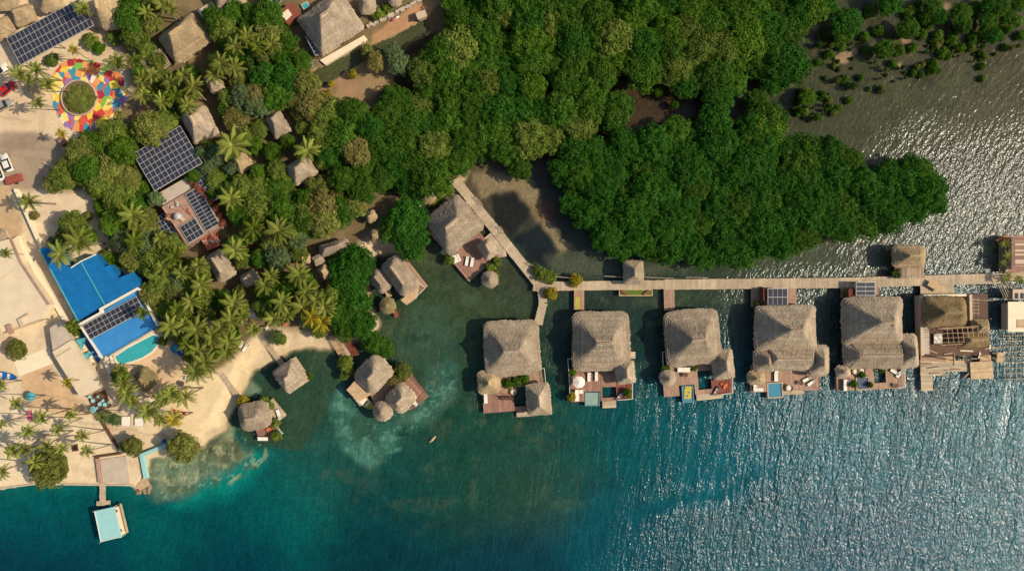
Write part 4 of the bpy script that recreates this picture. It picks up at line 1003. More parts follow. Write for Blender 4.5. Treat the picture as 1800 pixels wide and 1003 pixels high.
# fourth
b = hut('overwater_bungalow', 'fourth bungalow from the left, three small thatched domes round a bright blue plunge pool', 'bungalow', 1380, 610, 0, ROW)
q = [(1327, 538), (1431, 537), (1436, 616), (1329, 617)]
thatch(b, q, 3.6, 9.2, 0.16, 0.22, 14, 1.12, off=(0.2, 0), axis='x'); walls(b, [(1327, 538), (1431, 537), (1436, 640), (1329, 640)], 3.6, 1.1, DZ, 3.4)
thatch(b, [(1344, 604), (1432, 604), (1434, 650), (1346, 651)], 3.1, 6.0, 0.65, 0.15, 7, 1.1)
thatch(b, [(1324, 612), (1364, 611), (1366, 652), (1326, 653)], 3.3, 5.6, 0.15, 0.5, 6, 1.5); thatch(b, [(1418, 606), (1456, 606), (1458, 660), (1421, 661)], 3.2, 6.2, 0.15, 0.45, 7, 1.5)
thatch(b, [(1313, 652), (1344, 651), (1345, 675), (1314, 676)], 2.9, 4.4, 0.1, 0.7, 6, 1.3, 'thatch_gold')
planks(b, [(1319, 640), (1440, 638), (1441, 684), (1320, 690)], DZ, 'deck_brown', 'v', holes=[[(1348, 671), (1376, 671), (1376, 695), (1348, 695)]], tone=0.1); stilts(b, [(1325, 550), (1438, 549), (1440, 684), (1322, 688)], DZ, 3, 4)
planks(b, [(1376, 686), (1413, 684), (1413, 692), (1376, 694)], DZ - 0.35, 'deck_grey', 'u', 'swim_platform')
plunge(b, [(1348, 672), (1376, 671), (1376, 698), (1349, 700)], DZ, 'pool_blue', 'deck_grey', 0.24); railing(b, [(1441, 660), (1441, 683)], DZ, 'wood'); railing(b, [(1319, 668), (1320, 690)], DZ, 'wood')
# fifth
b = hut('overwater_bungalow', 'rightmost finished bungalow of the row, two thatched domes and dark plunge bath in front', 'bungalow', 1535, 600, 0, ROW)
q = [(1480, 523), (1584, 522), (1587, 604), (1482, 605)]
thatch(b, q, 3.6, 9.6, 0.17, 0.2, 14, 1.1, off=(0.2, 0), axis='x'); walls(b, [(1480, 523), (1584, 522), (1587, 640), (1482, 640)], 3.6, 1.1, DZ, 3.4)
thatch(b, [(1490, 596), (1586, 595), (1588, 646), (1492, 648)], 3.1, 6.0, 0.7, 0.15, 7, 1.1)
thatch(b, [(1482, 601), (1520, 600), (1521, 643), (1484, 645)], 3.3, 5.8, 0.15, 0.45, 6, 1.5); thatch(b, [(1574, 588), (1612, 586), (1615, 645), (1578, 648)], 3.3, 6.4, 0.15, 0.4, 7, 1.5)
thatch(b, [(1469, 642), (1494, 640), (1495, 662), (1470, 664)], 2.8, 4.2, 0.1, 0.7, 6, 1.3)
planks(b, [(1470, 640), (1591, 638), (1592, 680), (1471, 688)], DZ, 'deck_brown', 'v', holes=[[(1538, 650), (1556, 650), (1556, 672), (1538, 672)], [(1504, 661), (1529, 661), (1529, 684), (1504, 684)]], tone=0.1); stilts(b, [(1480, 534), (1585, 533), (1590, 678), (1474, 686)], DZ, 3, 4)
plunge(b, [(1504, 662), (1528, 661), (1529, 684), (1505, 686)], DZ, 'pool_dark', 'deck_grey', 0.25); railing(b, [(1591, 648), (1592, 680), (1580, 682)], DZ, 'white'); railing(b, [(1469, 662), (1471, 687)], DZ, 'wood')

# furniture on the decks
put(LOUNGER, 854, 699, DZ, 92, 'white lounger at the left edge of the leftmost bungalow red deck', scale=1.15)
for u, t in ((884, 'nearest the white lounger'), (891, 'between the two other chairs'), (898, 'nearest the water opening')):
    put(CHAIR, u, 699, DZ, 10, 'orange brown deck chair on the leftmost bungalow deck, ' + t, 'three chairs in a row on a red deck', 1.4)
put(NEST, 902, 688, DZ, 0, 'round blue rimmed hanging chair beside the dark water opening of the leftmost deck')
put(PARASOL, 1016, 669, DZ, 0, 'white octagonal parasol on the red deck of the second bungalow', scale=1.0)
put(LOUNGER, 1035, 662, DZ, 90, 'white lounger beside the round parasol, left one of the pair under the eave', scale=1.0)
put(LOUNGER, 1048, 661, DZ, 90, 'white lounger under the eave, right one of the pair near the thatched side roof')
put(CORNER, 1014, 694, DZ, 90, 'white corner sofa on the red deck left of the pale plunge pool', scale=1.05)
put(BOAT_GREY, 1090, 695, DZ + 0.05, 50, 'small grey kayak lying on the side deck of the second bungalow', scale=0.75)
put(SOFA, 1201, 649, DZ, 0, 'long white sofa under the eave of the third bungalow', scale=1.25)
put(TABLE, 1204, 658, DZ, 0, 'small dark round table in front of the long white sofa')
put(BOAT_GREY, 1259, 686, DZ + 0.05, 60, 'grey kayak standing on the side deck beside orange cushions', scale=0.75)
t = hut('floor_cushion', 'pile of orange floor cushions on the side deck of the third bungalow', 'cushion', 1273, 677, DZ)
for dx, dy, a in ((-0.5, 0.3, 20), (0.5, 0.2, -15), (0, -0.45, 50), (0.1, 0.05, 5)):
    m = MB(); x, y, _ = P(1273, 677, DZ); m.box(x + dx, y + dy, DZ + 0.002 + (0.26 if a == 5 else 0), DZ + (0.5 if a == 5 else 0.255), 0.42, 0.36, R(a), taper=0.8); m.build('cushion', MT['orange'], t)
t = hut('pool_float', 'bright yellow float lying in the narrow plunge pool of the third bungalow', 'pool float', 1209, 692, DZ)
m = MB(); x, y, _ = P(1209, 690, DZ); m.box(x, y, DZ - 0.055, DZ + 0.06, 0.78, 1.3, R(-3)); m.box(x, y + 1.15, DZ + 0.062, DZ + 0.16, 0.7, 0.25, R(-3), taper=0.8); m.build('mattress', MT['yellow'], t)
m = MB(); m.tube([(x - 0.2, y - 0.7, DZ + 0.063), (x - 0.2, y - 0.7, DZ + 0.08)], 0.22, 10); m.build('hole_ring', MT['blue'], t); m = MB(); m.tube([(x + 0.15, y + 0.1, DZ + 0.063), (x + 0.15, y + 0.1, DZ + 0.08)], 0.2, 10); m.build('hole_ring', MT['blue'], t)
put(LOUNGER, 1363, 660, DZ, 90, 'white lounger on the fourth bungalow deck above the blue plunge pool', scale=1.2)
put(CORNER, 1332, 684, DZ, 180, 'white corner sofa left of the blue plunge pool', scale=0.9)
put(NEST, 1386, 681, DZ, 0, 'round woven chair right of the blue plunge pool', scale=1.25)
put(LOUNGER, 1417, 666, DZ, 25, 'white lounger under the dome of the fourth bungalow, upper of the pair', scale=0.95)
put(LOUNGER, 1425, 672, DZ, 35, 'white lounger at the right edge of the fourth bungalow deck, lower of the pair', scale=0.95)
put(TABLE, 1406, 672, DZ, 0, 'dark table between the woven chair and two white loungers')
put(CORNER, 1484, 676, DZ, 90, 'white corner sofa on the rightmost bungalow deck beside a planter', scale=1.05)
put(NEST, 1502, 652, DZ, 0, 'round woven chair under the thatch left of the dark plunge bath', scale=1.05)
put(NEST, 1514, 650, DZ, 40, 'round woven chair just above the dark plunge bath', scale=1.05)
put(LOUNGER, 1571, 653, DZ, -30, 'white lounger on the rightmost bungalow deck, nearer the open water hatch', scale=1.0)
put(LOUNGER, 1580, 656, DZ, 50, 'white lounger in the right corner of the rightmost bungalow deck', scale=1.0)
put(TABLE, 1573, 676, DZ, 0, 'dark table at the front edge of the rightmost bungalow deck', scale=0.9)
for u, v, r, l in ((893, 674, 9, 'green plant under the eave of the leftmost bungalow'), (908, 671, 9, 'green plant at the middle of the leftmost deck planter'), (924, 667, 8, 'green plant right in the planter below the leftmost roof'), (1006, 654, 7, 'small plant at the upper left corner of the second deck'), (1004, 697, 8, 'yellowish plant at the left edge of the second deck'), (1104, 690, 8, 'plant in the brown side deck of the second bungalow'), (1170, 649, 8, 'plant beside the round corner roof of the third bungalow'), (1220, 648, 5, 'small plant at the end of the long white sofa'), (1501, 674, 7, 'plant left of the dark plunge bath'), (1516, 659, 6, 'plant above the dark plunge bath'), (1530, 676, 5, 'small plant right of the dark plunge bath'), (1549, 651, 5, 'small plant above the water hatch of the rightmost deck')):
    shrub(u, v, r, l, DZ, 'bright' if u != 1004 else 'palmgold')

# ------------------------------------------------------------------ boardwalk
bw = hut('boardwalk', 'long weathered plank boardwalk leading along the row of bungalows', 'boardwalk', 1200, 498, 0)
BZ = 1.1
def run(pts, wpx, name='walkway', mt='deck_grey', z=BZ, parent=None, seed=3):
    parent = parent or bw
    m = MB(); rs = random.Random(seed); w = S(wpx, z) / 2
    for (a, b) in zip(pts, pts[1:]):
        p, q = P(*a, z), P(*b, z); L_ = math.hypot(q[0] - p[0], q[1] - p[1]); ang = math.atan2(q[1] - p[1], q[0] - p[0]); n = max(1, int(L_ / 0.26))
        tone = 0.5
        for i in range(n):
            t = (i + 0.5) / n
            if i % 14 == 0: tone = 0.5 + 0.3 * (rs.random() - 0.5)
            m.box(p[0] + (q[0] - p[0]) * t, p[1] + (q[1] - p[1]) * t, z - 0.07 + rs.uniform(-.006, .006), z + rs.uniform(-.006, .006), L_ / n / 2 - 0.012, w + rs.uniform(-0.05, 0.05), ang, min(1, max(0, tone + 0.4 * (rs.random() - 0.5))))
        for sgn in (-0.8, 0.8):
            ox, oy = -math.sin(ang) * w * sgn, math.cos(ang) * w * sgn
            m.tube([(p[0] + ox, p[1] + oy, z - 0.2), (q[0] + ox, q[1] + oy, z - 0.2)], 0.09, 5, 0.2)
    o = m.build(name, MT[mt], parent)
    for (a, b) in zip(pts, pts[1:]):
        p, q = P(*a, z), P(*b, z); L_ = math.hypot(q[0] - p[0], q[1] - p[1]); ang = math.atan2(q[1] - p[1], q[0] - p[0]); n = max(1, int(L_ / 4.5))
        for i in range(n + 1):
            for sgn in (-0.9, 0.9):
                t = i / n; m = MB(); X = p[0] + (q[0] - p[0]) * t - math.sin(ang) * w * sgn; Y = p[1] + (q[1] - p[1]) * t + math.cos(ang) * w * sgn
                m.tube([(X, Y, -3), (X, Y, z - 0.085)], 0.1, 6); m.build('post', MT['wood'], parent)
    return o
run([(766, 338), (806, 319)], 13); run([(800, 316), (946, 498)], 17); run([(938, 499), (972, 505)], 24, seed=8); run([(962, 503), (1170, 500)], 16, seed=5); run([(1168, 500), (1480, 497), (1762, 489)], 18, seed=6); run([(1755, 489), (1812, 484)], 16, seed=9)
run([(952, 508), (955, 532), (946, 570)], 15, seed=11)
def sub_plat(quad, z, mt, nm, along='v'): return planks(bw, quad, z, mt, along, nm)
sub_plat([(852, 418), (863, 408), (882, 432), (870, 441)], BZ - 0.15, 'deck_grey', 'landing', 'u'); sub_plat([(870, 427), (884, 432), (894, 446), (880, 455)], BZ - 0.14, 'deck_grey', 'landing')
sub_plat([(1009, 508), (1027, 508), (1027, 544), (1009, 544)], BZ - 0.12, 'deck_brown', 'landing'); sub_plat([(1011, 522), (1019, 522), (1019, 543), (1011, 543)], BZ - 0.08, 'yellow_green', 'mat'); sub_plat([(1167, 507), (1186, 507), (1186, 545), (1167, 546)], BZ - 0.12, 'deck_brown', 'landing'); sub_plat([(1320, 506), (1400, 506), (1400, 540), (1320, 540)], BZ - 0.2, 'deck_brown', 'landing')
sub_plat([(1478, 505), (1545, 504), (1545, 524), (1478, 524)], BZ - 0.2, 'deck_brown', 'landing'); sub_plat([(1618, 503), (1676, 500), (1678, 522), (1618, 524)], BZ - 0.1, 'deck_grey', 'landing')
# curved hand rail and rails along the landward edge
def rail(pts, mt, z0, parent=None, r=0.07, nm='handrail'):
    m = MB(); w = [P(u, v, z0 + 0.9) for u, v in pts]; m.tube(w, r, 6); m.tube([(x, y, z0 + 0.45) for x, y, z in w], r * 0.6, 5)
    for x, y, z in w: m.tube([(x, y, z0 - 0.3), (x, y, z)], 0.05, 5)
    return m.build(nm, MT[mt], parent or bw)
rail([(928, 462), (938, 468), (950, 476), (962, 482), (976, 486), (1000, 488), (1020, 489)], 'deck_new', BZ - 0.1); rail([(836, 346), (842, 352), (848, 360)], 'deck_new', BZ)
rail([(878, 398), (882, 402), (886, 410)], 'deck_new', BZ); rail([(1062, 485), (1095, 487)], 'deck_grey', BZ); rail([(1132, 487), (1180, 489), (1185, 489)], 'deck_grey', BZ); rail([(1205, 487), (1245, 488)], 'deck_grey', BZ)
g = hut('thatched_gatehouse', 'small thatched shelter standing over the boardwalk between first and third bungalow', 'shelter', 1113, 482, 0)
q = rect(1096, 458, 1131, 500, -1)
thatch(g, q, 3.3, 5.2, 0.25, 0.3, 7, 1.2)
for u, v in ((1100, 466), (1127, 466), (1100, 494), (1127, 494)):
    m = MB(); x, y, _ = P(u, v, 2); m.tube([(x, y, -2.5), (x, y, 3.3)], 0.09, 6); m.build('post', MT['wood'], g)
planks(g, rect(1099, 468, 1128, 490), BZ - 0.1, 'deck_grey', 'u', 'floor')
pl = hut('planter_box', 'long wooden planter of grass hung on the boardwalk below the thatched shelter', 'planter', 1117, 514, 0.4)
m = MB(); q = rect(1088, 508, 1147, 520); cx, cy, hx, hy, an = quad_info(q, 0.9)
for (x, y, bx, by) in ((0, hy - .1, hx, .1), (0, -hy + .1, hx, .1), (hx - .1, 0, .1, hy - .2), (-hx + .1, 0, .1, hy - .2)): m.box(cx + x, cy + y, 0.5, 1.0, bx, by, 0)
m.box(cx, cy, 0.42, 0.498, hx, hy); m.build('box', MT['deck_new'], pl)
m = MB(); m.box(cx, cy, 0.501, 0.9, hx - 0.21, hy - 0.21); m.build('grass_bed', MT['grass'], pl)
for u, sg in ((1097, -1), (1136, 1)):
    m = MB(); x, y, _ = P(u, 514, 1); m.box(x, y, 0.905, 1.25, 0.75, 0.22, R(35 * sg)); m.build('log', MT['wood_red'], pl)
# boardwalk plants
for u, v, r, l, mt in ((952, 482, 12, 'leafy plant inside the bend of the boardwalk, upper left of three', 'land'), (966, 488, 12, 'leafy plant at the boardwalk bend, middle one', 'land'), (943, 474, 9, 'small leafy plant at the start of the curved handrail', 'land'), (1012, 493, 11, 'yellow leaved plant on the landward edge of the boardwalk', 'palmgold'), (968, 516, 11, 'yellow leaved plant under the junction of the boardwalk', 'palmgold'), (1341, 510, 6, 'plant left of the solar canopy over the fourth bungalow landing', 'land'), (1490, 516, 7, 'plant left of the solar canopy at the rightmost bungalow', 'land'), (1332, 534, 6, 'small plant at the upper left corner of the fourth roof', 'land')):
    shrub(u, v, r, l, 0.9, mt)
solar('solar_canopy', 'small solar canopy of four by three panels over the fourth bungalow landing', rect(1350, 507, 1384, 537), 3.4, 4, 2, z0=0)
solar('solar_canopy', 'small solar canopy over the boardwalk edge at the rightmost bungalow', rect(1505, 496, 1538, 519), 3.4, 2, 3, z0=0)
for u0, lab in ((1340, 'fourth bungalow'), (1489, 'rightmost bungalow')):
    o = hut('slatted_gate', 'red slatted gate beside the solar canopy of the ' + lab, 'gate', u0 + 6, 516, 0); m = MB()
    for k in range(6): x, y, _ = P(u0 + 2.4 * k, 518, 2); m.box(x, y, BZ, 3.0, 0.07, 1.3, 0)
    x, y, _ = P(u0 + 6, 518, 2); m.box(x, y, 2.3, 2.36, 0.9, 0.05); m.build('slat_panel', MT['wood_red'], o)

# shelter north of the boardwalk
b = hut('thatched_shelter', 'thatched shelter with slatted pergola on the landward side of the boardwalk', 'shelter', 1598, 460, 0)
thatch(b, [(1568, 432), (1626, 431), (1627, 469), (1569, 469)], 3.3, 5.8, 0.25, 0.5, 7, 1.3, 'thatch_gold')
planks(b, rect(1572, 440, 1624, 488), 1.0, 'deck_brown', 'v', 'floor'); stilts(b, rect(1572, 440, 1624, 488), 1.0); 
m = MB()
for k in range(16): x, y, _ = P(1585 + 2.35 * k, 478, 2.9); m.box(x, y, 2.85, 2.95, 0.06, 1.45, 0, rnd.random())
x, y, _ = P(1602, 470, 2.8); m.box(x, y, 2.74, 2.847, 2.4, 0.06); x, y, _ = P(1602, 486, 2.8); m.box(x, y, 2.74, 2.847, 2.4, 0.06); m.build('pergola_slats', MT['deck_grey'], b)
for u in (1573, 1622):
    for v in (438, 464, 486): m = MB(); x, y, _ = P(u, v, 2); m.tube([(x, y, 0.9), (x, y, 3.3 if v < 470 else 2.74)], 0.09, 6); m.build('post', MT['wood'], b)
shrub(1576, 481, 8, 'green plant beside the slatted pergola on the boardwalk', 1.0, 'land')

# ------------------------------------------------------------------ the house being built at the right
b = hut('unfinished_house', 'unfinished bungalow at the right, half thatched with bare roof beams and plank platform', 'house', 1675, 590, 0)
thatch(b, [(1623, 522), (1697, 521), (1699, 574), (1626, 575)], 4.4, 7.4, 0.35, 0.45, 9, 1.1, 'thatch_brown')
planks(b, [(1618, 520), (1737, 516), (1739, 624), (1620, 628)], 1.0, 'wood', 'u', 'floor', tone=0.1); stilts(b, [(1618, 520), (1737, 516), (1739, 684), (1620, 686)], 1.0, 4, 5)
m = MB(); x0 = P(1620, 572, 3); m.box(x0[0], x0[1], 1.01, 3.2, 0.35, 6.4, R(1)); m.build('wall', MT['wall'], b)
m = MB(); x0 = P(1629, 600, 3); m.box(x0[0] + 0.1, x0[1] + 0.3, 1.012, 2.6, 0.7, 3.0, R(1)); m.build('wall', MT['concrete'], b)
m = MB(); x0 = P(1706, 540, 3); m.box(x0[0], x0[1], 1.012, 3.2, 0.3, 2.8, R(1)); m.build('wall', MT['wall'], b)
m = MB(); x0 = P(1662, 519, 3); m.box(x0[0], x0[1], 1.012, 2.9, 4.6, 0.25, R(1)); m.build('wall', MT['pale'], b)
m = MB()
for k in range(9):
    a = P(1664 + k * 9, 574, 5.2); c = P(1668 + k * 9, 604, 3.6); m.tube([a, c], 0.06, 5, rnd.random())
for k in range(4): a = P(1648, 578 + 8 * k, 5 - .4 * k); c = P(1715, 576 + 8 * k, 5 - .4 * k); m.tube([a, c], 0.055, 5, rnd.random())
m.tube([P(1654, 577, 5.3), P(1720, 573, 5.3)], 0.08, 6); m.tube([P(1655, 606, 3.5), P(1737, 602, 3.5)], 0.08, 6)
for u, v, zt in ((1636, 580, 4.0), (1656, 606, 3.5), (1676, 606, 3.5), (1697, 605, 3.5), (1716, 604, 3.5), (1736, 602, 3.5), (1638, 606, 3.2), (1737, 560, 3.5)): x, y, _ = P(u, v, 2.5); m.tube([(x, y, 1), (x, y, zt)], 0.08, 6)
m.build('roof_beams', MT['deck_new'], b)
thatch(b, [(1690, 585), (1738, 582), (1738, 608), (1692, 610)], 3.4, 4.7, 0.5, 0.4, 5, 1.0, 'thatch_brown'); thatch(b, [(1708, 562), (1738, 560), (1739, 586), (1712, 588)], 3.4, 5.0, 0.3, 0.4, 5, 1.0, 'thatch_gold')
planks(b, [(1618, 634), (1704, 634), (1704, 660), (1618, 660)], 0.9, 'deck_grey', 'u', 'platform', holes=[[(1662, 652), (1704, 652), (1704, 662), (1662, 662)]]); planks(b, [(1618, 660), (1639, 660), (1640, 686), (1620, 687)], 0.9, 'deck_grey', 'u', 'platform'); planks(b, [(1618, 624), (1662, 626), (1662, 636), (1618, 634)], 1.0, 'deck_brown', 'u', 'platform')
planks(b, [(1660, 612), (1742, 608), (1742, 636), (1662, 636)], 0.95, 'deck_new', 'u', 'platform', tone=-0.15, holes=[[(1696, 624), (1722, 624), (1722, 634), (1696, 634)], [(1679, 622), (1692, 622), (1692, 632), (1679, 632)], [(1724, 610), (1744, 610), (1744, 622), (1724, 622)]])
o = hut('plank_stack', 'stack of fresh boards on poles beside the unfinished house', 'board stack', 1725, 650, 0.8)
planks(o, [(1705, 636), (1744, 634), (1747, 664), (1707, 667)], 1.35, 'deck_new', 'u', 'board_layer', tone=0.2); stilts(o, [(1705, 636), (1744, 634), (1747, 664), (1707, 667)], 1.2, 2, 2)
o = hut('board_sheet', 'pale board sheet leaning at the right edge of the unfinished house', 'board', 1758, 627, 0.8); x, y, _ = P(1758, 628, 1); m = MB(); m.box(x, y, 0.9, 1.1, 0.75, 1.1, R(-8)); m.build('sheet', MT['deck_new'], o)
m = MB(); 
for k in range(3): a = P(1744, 612 + 8 * k, 1.0); c = P(1764, 610 + 13 * k, 1.0); m.tube([a, c], 0.07, 5)
m.build('carrying_pole', MT['deck_new'], o)
put(BED, 1647, 595, 1.02, 90, 'white covered bed inside the unfinished house', scale=1.0)
rb = random.Random(31)
for k in range(26):
    u, v = rb.uniform(1622, 1740), rb.uniform(604, 660)
    if u > 1704 and v > 634: continue
    o = hut('loose_board', 'loose board lying on the building platform of the unfinished house', 'board', u, v, 1.02, 'loose boards on the building platform'); x, y, _ = P(u, v, 1.02); m = MB(); zb = 1.06 + 0.02 * (k % 5); m.box(x, y, zb, zb + 0.05, rb.uniform(0.5, 1.6), rb.uniform(0.06, 0.16), R(rb.choice([0, 0, 90, 80, 8, -20, 45]) + rb.uniform(-6, 6)), rb.random()); m.build('board', MT[rb.choice(['deck_new', 'wood', 'deck_brown', 'pale'])], o)
for k in range(7):
    u = 1640 + 15 * k; o = hut('scaffold_pole', 'upright bare pole at the open side of the unfinished house', 'pole', u, 628, 0, 'upright poles of the unfinished house'); x, y, _ = P(u, 626 + 3 * (k % 3), 2); m = MB(); m.tube([(x, y, 0.8), (x + 0.1, y, 3.2 + 0.3 * (k % 2))], 0.07, 6); m.build('pole', MT['wood'], o)
o = hut('work_table', 'sandy board table on the boardwalk above the unfinished house', 'table', 1640, 502, BZ); x, y, _ = P(1640, 502, BZ); m = MB(); m.box(x, y, BZ + 0.7, BZ + 0.78, 1.5, 0.75, R(-30)); m.build('tabletop', MT['deck_new'], o)
for dx in (-1, 1): m = MB(); m.box(x + dx, y - dx * .6, BZ, BZ + 0.698, 0.06, 0.3, R(-30)); m.build('leg', MT['wood'], o)
o = hut('pole_frame', 'lattice of bare poles standing in the water at the right edge', 'scaffold', 1785, 630, 0); m = MB()
for k in range(9): m.tube([P(1763, 590 + 9.5 * k, 1.3), P(1830, 588 + 9.5 * k, 1.3)], 0.07, 5, rnd.random())
for k in range(10): m.tube([P(1766 + 7 * k + rnd.uniform(-2, 2), 586 + rnd.uniform(-3, 3), 1.15), P(1766 + 7 * k + rnd.uniform(-2, 2), 672 + rnd.uniform(-8, 3), 1.15)], 0.055, 5, rnd.random())
m.build('pole_lattice', MT['deck_grey'], o)
for k in range(4):
    for j in range(3): m = MB(); x, y, _ = P(1766 + 20 * k, 592 + 36 * j, 0); m.tube([(x, y, -3), (x, y, 1.2)], 0.1, 6); m.build('post', MT['wood'], o)
for z_, nm, q2, lab in ((0, 'pole_frame', [(1690, 545), (1722, 590)], 'thin bare poles over the water right of the unfinished house'),):
    o = hut(nm, lab, 'scaffold', 1716, 548, 0); m = MB()
    for k in range(5): m.tube([P(1706, 526 + 6 * k, 2.2), P(1722, 526 + 6 * k, 2.2)], 0.05, 5)
    m.tube([P(1700, 527, 2.1), P(1745, 528, 2.1)], 0.06, 5); m.tube([P(1712, 522, 2.1), P(1712, 560, 2.1)], 0.05, 5); m.tube([P(1719, 522, 2.1), P(1720, 560, 2.1)], 0.05, 5)
    for u, v in ((1708, 527), (1720, 527), (1720, 556), (1742, 528)): x, y, _ = P(u, v, 1); m.tube([(x, y, -3), (x, y, 2.3)], 0.05, 5)
    m.build('pole_lattice', MT['deck_grey'], o)
o = hut('flat_roof_house', 'white flat roofed building at the right edge of the picture', 'building', 1800, 556, 0)
m = MB(); q = rect(1772, 530, 1840, 583); cx, cy, hx, hy, an = quad_info(q, 3.4); m.box(cx, cy, 3.2, 3.4, hx, hy); m.box(cx, cy + hy * 0.1, 3.402, 3.46, hx * 0.98, 0.05); m.build('roof', MT['pale'], o); m = MB(); m.box(cx, cy, 0.6, 3.195, hx - 0.4, hy - 0.4); m.build('wall', MT['wall'], o)
m = MB(); m.box(cx - hx * 0.35, cy - hy * 0.45, 3.405, 3.5, 0.8, 0.9); m.build('hatch', MT['deck_new'], o); stilts(o, q, 0.7, 3, 3)
o = hut('flat_roof_house', 'small pale roof strip above the white flat roofed building at the right edge', 'building', 1800, 515, 0); q = rect(1780, 508, 1840, 526); cx, cy, hx, hy, an = quad_info(q, 3); m = MB(); m.box(cx, cy, 2.9, 3.05, hx, hy); m.build('roof', MT['wall'], o); m = MB(); m.box(cx, cy, 0.6, 2.895, hx - .3, hy - .3); m.build('wall', MT['wall'], o); stilts(o, q, 0.7, 2, 2)
for k in range(2): m = MB(); m.box(cx - hx + 0.8 + 1.2 * k, cy - hy * 0.3, 3.052, 3.1, 0.35, 0.6); m.build('window', MT['glass'], o)
o = hut('pergola', 'leaning pole pergola between the boardwalk end and the white building', 'pergola', 1770, 512, 0); m = MB()
for k in range(7): m.tube([P(1754 + 4 * k, 500, 2.6), P(1766 + 4 * k, 526, 2.4)], 0.07, 5, rnd.random())
m.tube([P(1752, 502, 2.5), P(1784, 501, 2.5)], 0.07, 5); m.tube([P(1764, 525, 2.3), P(1794, 524, 2.3)], 0.07, 5); m.build('slats', MT['deck_grey'], o)
for u, v in ((1756, 502), (1780, 501), (1768, 524), (1790, 523)): m = MB(); x, y, _ = P(u, v, 1); m.tube([(x, y, -3), (x, y, 2.4)], 0.07, 6); m.build('post', MT['wood'], o)
b = hut('thatched_house', 'brown roofed house with plants at the upper right edge by the boardwalk', 'house', 1800, 445, 0)
q = rect(1778, 417, 1850, 474); planks(b, q, 3.4, 'deck_red', 'u', 'roof', tone=-0.3); planks(b, rect(1756, 414, 1850, 478), 1.0, 'terrace', 'u', 'deck'); walls(b, q, 3.4, 0.8, 1.0, 3.4); stilts(b, rect(1756, 414, 1850, 478), 1.0)
for u, v, w in ((1760, 419, 24), (1770, 424, -50), (1772, 470, 60)): x, y, _ = P(u, v, 1.6); m = MB(); m.box(x, y, 1.0, 1.8, 1.1, 0.18, R(w)); m.build('parapet', MT['orange'] if v < 430 else MT['wall'], b)

# ------------------------------------------------------------------ huts standing in the lagoon and the cove
b = hut('lagoon_house', 'large square thatched house inside the boardwalk bend with red deck', 'house', 810, 410, 0)
q = [(745, 389), (802, 338), (853, 398), (787, 452)]
thatch(b, q, 3.6, 8.6, 0.3, 0.25, 13, 1.1, axis='x'); walls(b, q, 3.6, 1.2, DZ, 3.6)
planks(b, [(786, 450), (842, 408), (878, 448), (826, 496)], DZ, 'deck_red', 'v'); stilts(b, [(750, 390), (802, 345), (874, 445), (826, 492)], DZ, 3, 4); planks(b, [(755, 390), (802, 348), (848, 400), (790, 446)], DZ - 0.02, 'deck_brown', 'v', 'floor')
thatch(b, [(839, 430), (862, 417), (876, 446), (853, 459)], 3.2, 5.4, 0.4, 0.4, 6, 1.2); planks(b, [(846, 486), (862, 472), (876, 488), (858, 504)], 0.8, 'deck_grey', 'v', 'deck_corner')
thatch(b, circ(861, 491, 15), 3.0, 5.0, 0, 1.0, 6, 1.2)
put(BED, 801, 455, DZ, 25, 'white daybed on the red deck below the large square roof', scale=0.95)
put(LOUNGER, 821, 459, DZ, 80, 'white lounger on the red deck, left of the pair', scale=1.0); put(LOUNGER, 830, 461, DZ, 80, 'white lounger on the red deck, right of the pair nearest the side roof', scale=1.0)
for u, v, r, l in ((790, 456, 9, 'yellow green plant at the upper left corner of the red deck'), (862, 470, 10, 'plant between the two small roofs of the red deck'), (872, 461, 9, 'plant at the boardwalk side of the red deck'), (870, 482, 8, 'plant beside the small round roof of the red deck'), (790, 334, 10, 'hedge plant between large square roof and boardwalk, right one'), (776, 342, 10, 'hedge plant between large square roof and boardwalk, middle one'), (762, 352, 10, 'hedge plant left of the large square roof')): shrub(u, v, r, l, 0.9, 'land')
b = hut('small_round_hut', 'small pale thatched hut beside the upper end of the boardwalk', 'hut', 752, 346, 0.6); thatch(b, circ(753, 345, 13), 2.8, 4.4, 0.2, 0.8, 5, 1.1, 'thatch_gold'); walls(b, circ(753, 345, 13), 2.8, 0.4, 0.6, 2.9)
# twin roofed house
b = hut('twin_roof_house', 'two joined thatched roofs at the mangrove edge with slanting front deck', 'house', 692, 495, 0)
q = [(668, 463), (702, 446), (738, 497), (706, 528)]
thatch(b, q, 3.4, 6.8, 0.5, 0.5, 9, 1.15, off=(-0.3, 0)); walls(b, q, 3.4, 0.9, DZ, 3.4)
q2 = [(650, 482), (668, 466), (688, 503), (664, 522)]; thatch(b, q2, 3.3, 5.8, 0.35, 0.6, 8, 1.2); walls(b, q2, 3.3, 0.8, DZ, 3.3)
planks(b, [(706, 455), (717, 450), (747, 503), (722, 526)], DZ, 'deck_brown', 'v'); stilts(b, [(660, 470), (712, 450), (746, 503), (700, 534)], DZ, 3, 3); railing(b, [(728, 488), (747, 506), (733, 520)], DZ, 'white')
m = MB(); a = [P(*p, 3.2) for p in ((704, 527), (737, 503), (733, 523), (715, 536))]; m.prism([(p[0], p[1]) for p in a], 3.05, 3.2); m.build('flat_roof', MT['deck_new'], b); planks(b, [(676, 510), (684, 507), (690, 520), (680, 523)], DZ, 'pale' if False else 'deck_new', 'v', 'gangway')
b = hut('small_round_hut', 'small round thatched hut in the water just below the twin roofed house', 'hut', 681, 537, 0); thatch(b, circ(681, 537, 14.5), 3.0, 4.3, 0.0, 1.0, 6, 0.9, 'thatch_old'); planks(b, circ(681, 537, 12), 1.0, 'deck_brown', 'u', 'floor'); stilts(b, circ(681, 537, 12), 1.0, 2, 2)
